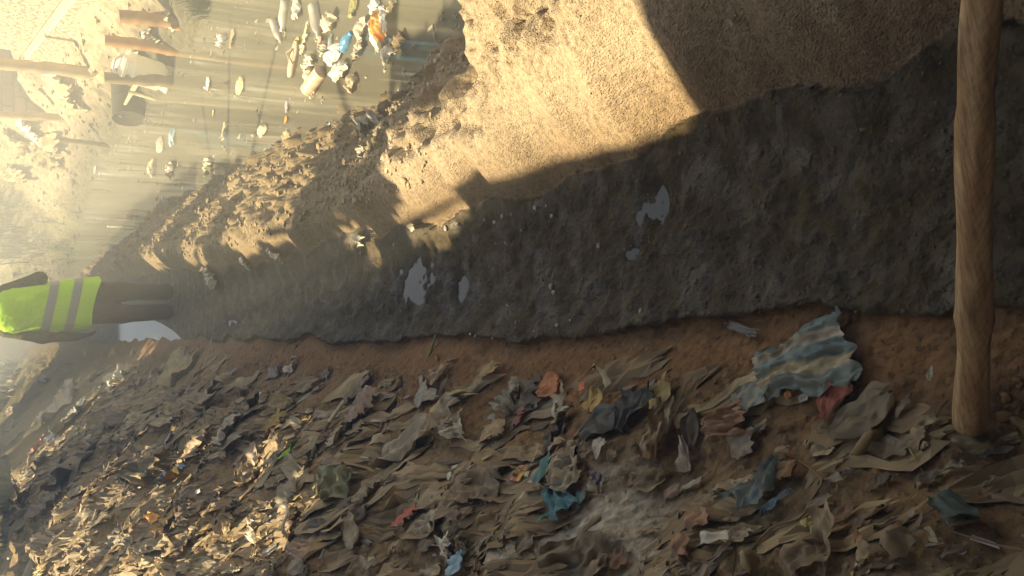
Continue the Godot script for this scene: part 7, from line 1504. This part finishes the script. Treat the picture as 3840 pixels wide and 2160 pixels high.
func _ready():
	rng.seed = 7
	# ---- camera, sky, sun, exposure
	var cam := Camera3D.new()
	var p := deg_to_rad(34.5)
	var fw := Vector3(0, -sin(p), -cos(p)); var up := Vector3(0, cos(p), -sin(p))
	cam.transform = Transform3D(Basis(-up, Vector3.RIGHT, -fw), Vector3(0, 1.55, 0))     # the phone is held on its side
	cam.fov = 40.85; cam.near = .05; cam.far = 200.0
	add_child(cam); cam.current = true
	var sm := ProceduralSkyMaterial.new()
	sm.sky_top_color = Color(.38, .48, .62); sm.sky_horizon_color = Color(.50, .58, .68); sm.sky_curve = .2; sm.sun_angle_max = 60.0; sm.sun_curve = .3
	sm.ground_bottom_color = Color(.2, .16, .1); sm.ground_horizon_color = Color(.5, .45, .36)
	var sky := Sky.new(); sky.sky_material = sm
	var e := Environment.new()
	e.background_mode = Environment.BG_SKY; e.sky = sky; e.background_energy_multiplier = .72
	e.tonemap_mode = Environment.TONE_MAPPER_LINEAR; e.tonemap_exposure = 3.9
	e.ambient_light_source = Environment.AMBIENT_SOURCE_SKY
	e.fog_enabled = true; e.fog_density = .046; e.fog_light_color = Color(.97, .97, .93)
	e.sdfgi_enabled = true; e.ssao_enabled = true; e.ssil_enabled = true
	var we := WorldEnvironment.new(); we.environment = e; add_child(we)
	var sun := DirectionalLight3D.new()
	sun.light_energy = 1.6; sun.light_color = Color(1.0, .93, .77); sun.light_angular_distance = .5; sun.shadow_enabled = true
	sun.look_at_from_position(SUN * 20.0, Vector3.ZERO, Vector3.FORWARD)
	add_child(sun)

	for a in [[n1, 1, 1.0, 2], [n2, 2, 1.0, 3], [n3, 3, 1.0, 3], [n4, 4, 1.0, 2]]:
		a[0].seed = a[1]; a[0].frequency = a[2]; a[0].fractal_octaves = a[3]
	cells.noise_type = FastNoiseLite.TYPE_CELLULAR; cells.frequency = 1.0; cells.seed = 5
	cells.cellular_return_type = FastNoiseLite.RETURN_DISTANCE2_SUB
	var g1 := ImageTexture.create_from_image(grain(.02, 11, .62, 1.25, 5))
	var g2 := ImageTexture.create_from_image(grain(.05, 12, .55, 1.3, 4, FastNoiseLite.TYPE_VALUE_CUBIC))
	var b1 := bumps(.03, 13, 10.0)
	var b2 := bumps(.06, 14, 14.0)
	M.bank = earth(g1, b1, 3.0, .92, .25)
	M.bed = earth(g1, b2, 1.5, 1.0, .5, .38)
	M.bed.roughness_texture = ImageTexture.create_from_image(grain(.009, 15, .34, 1.3, 3)); M.bed.roughness_texture_channel = BaseMaterial3D.TEXTURE_CHANNEL_RED
	M.mud = earth(g1, b2, 4.5, .9, .25)
	M.far = earth(g1, b1, .8, .95, .2)
	M.pebble = plain(Color(1, 1, 1), .7, .35); M.pebble.vertex_color_use_as_albedo = true
	M.clod = plain(Color(1, 1, 1), .95, .2); M.clod.vertex_color_use_as_albedo = true
	M.solid = film(.75, 0.0, .3)
	M.leaf = film(.5, .5, .4)
	M.wood = earth(g1, b1, 7.0, .7, .3); M.wood.uv1_scale = Vector3(1.5, 16.0, 16.0); M.wood.normal_scale = .35
	M.board = earth(g1, b1, 3.0, .85, .2); M.board.vertex_color_use_as_albedo = false; M.board.albedo_color = Color(.16, .11, .065).linear_to_srgb()
	M.print = film(.4, .05)
	M.cloth = film(.9, 0.0, .2); M.cloth.normal_enabled = true; M.cloth.normal_texture = b1; M.cloth.normal_scale = 1.2; M.cloth.uv1_triplanar = true; M.cloth.uv1_scale = Vector3.ONE * 2.5
	M.vest = plain(Color(.46, .78, .01), .75, .3); M.vest.cull_mode = BaseMaterial3D.CULL_DISABLED; M.vest.backlight_enabled = true; M.vest.backlight = Color(.35, .4, .05)
	M.vest.normal_enabled = true; M.vest.normal_texture = b1; M.vest.normal_scale = .5; M.vest.uv1_triplanar = true; M.vest.uv1_scale = Vector3.ONE * 1.6
	M.band = plain(Color(.23, .25, .22), .45, .5)
	M.render = earth(g1, b1, .7, .9, .2); M.render.vertex_color_use_as_albedo = false; M.render.albedo_color = Color(.62, .5, .34).linear_to_srgb()
	for i in 3:
		pebble_meshes.append(rock(11 + i, .8)); pebble_mats.append(plain([Color(.42, .38, .33), Color(.36, .31, .25), Color(.5, .45, .38)][i], .6))
	build_ground()
	build_water()
	build_shade()
	build_person()
	build_far_side()
	build_scatter()
	build_rubbish()
	build_floating()
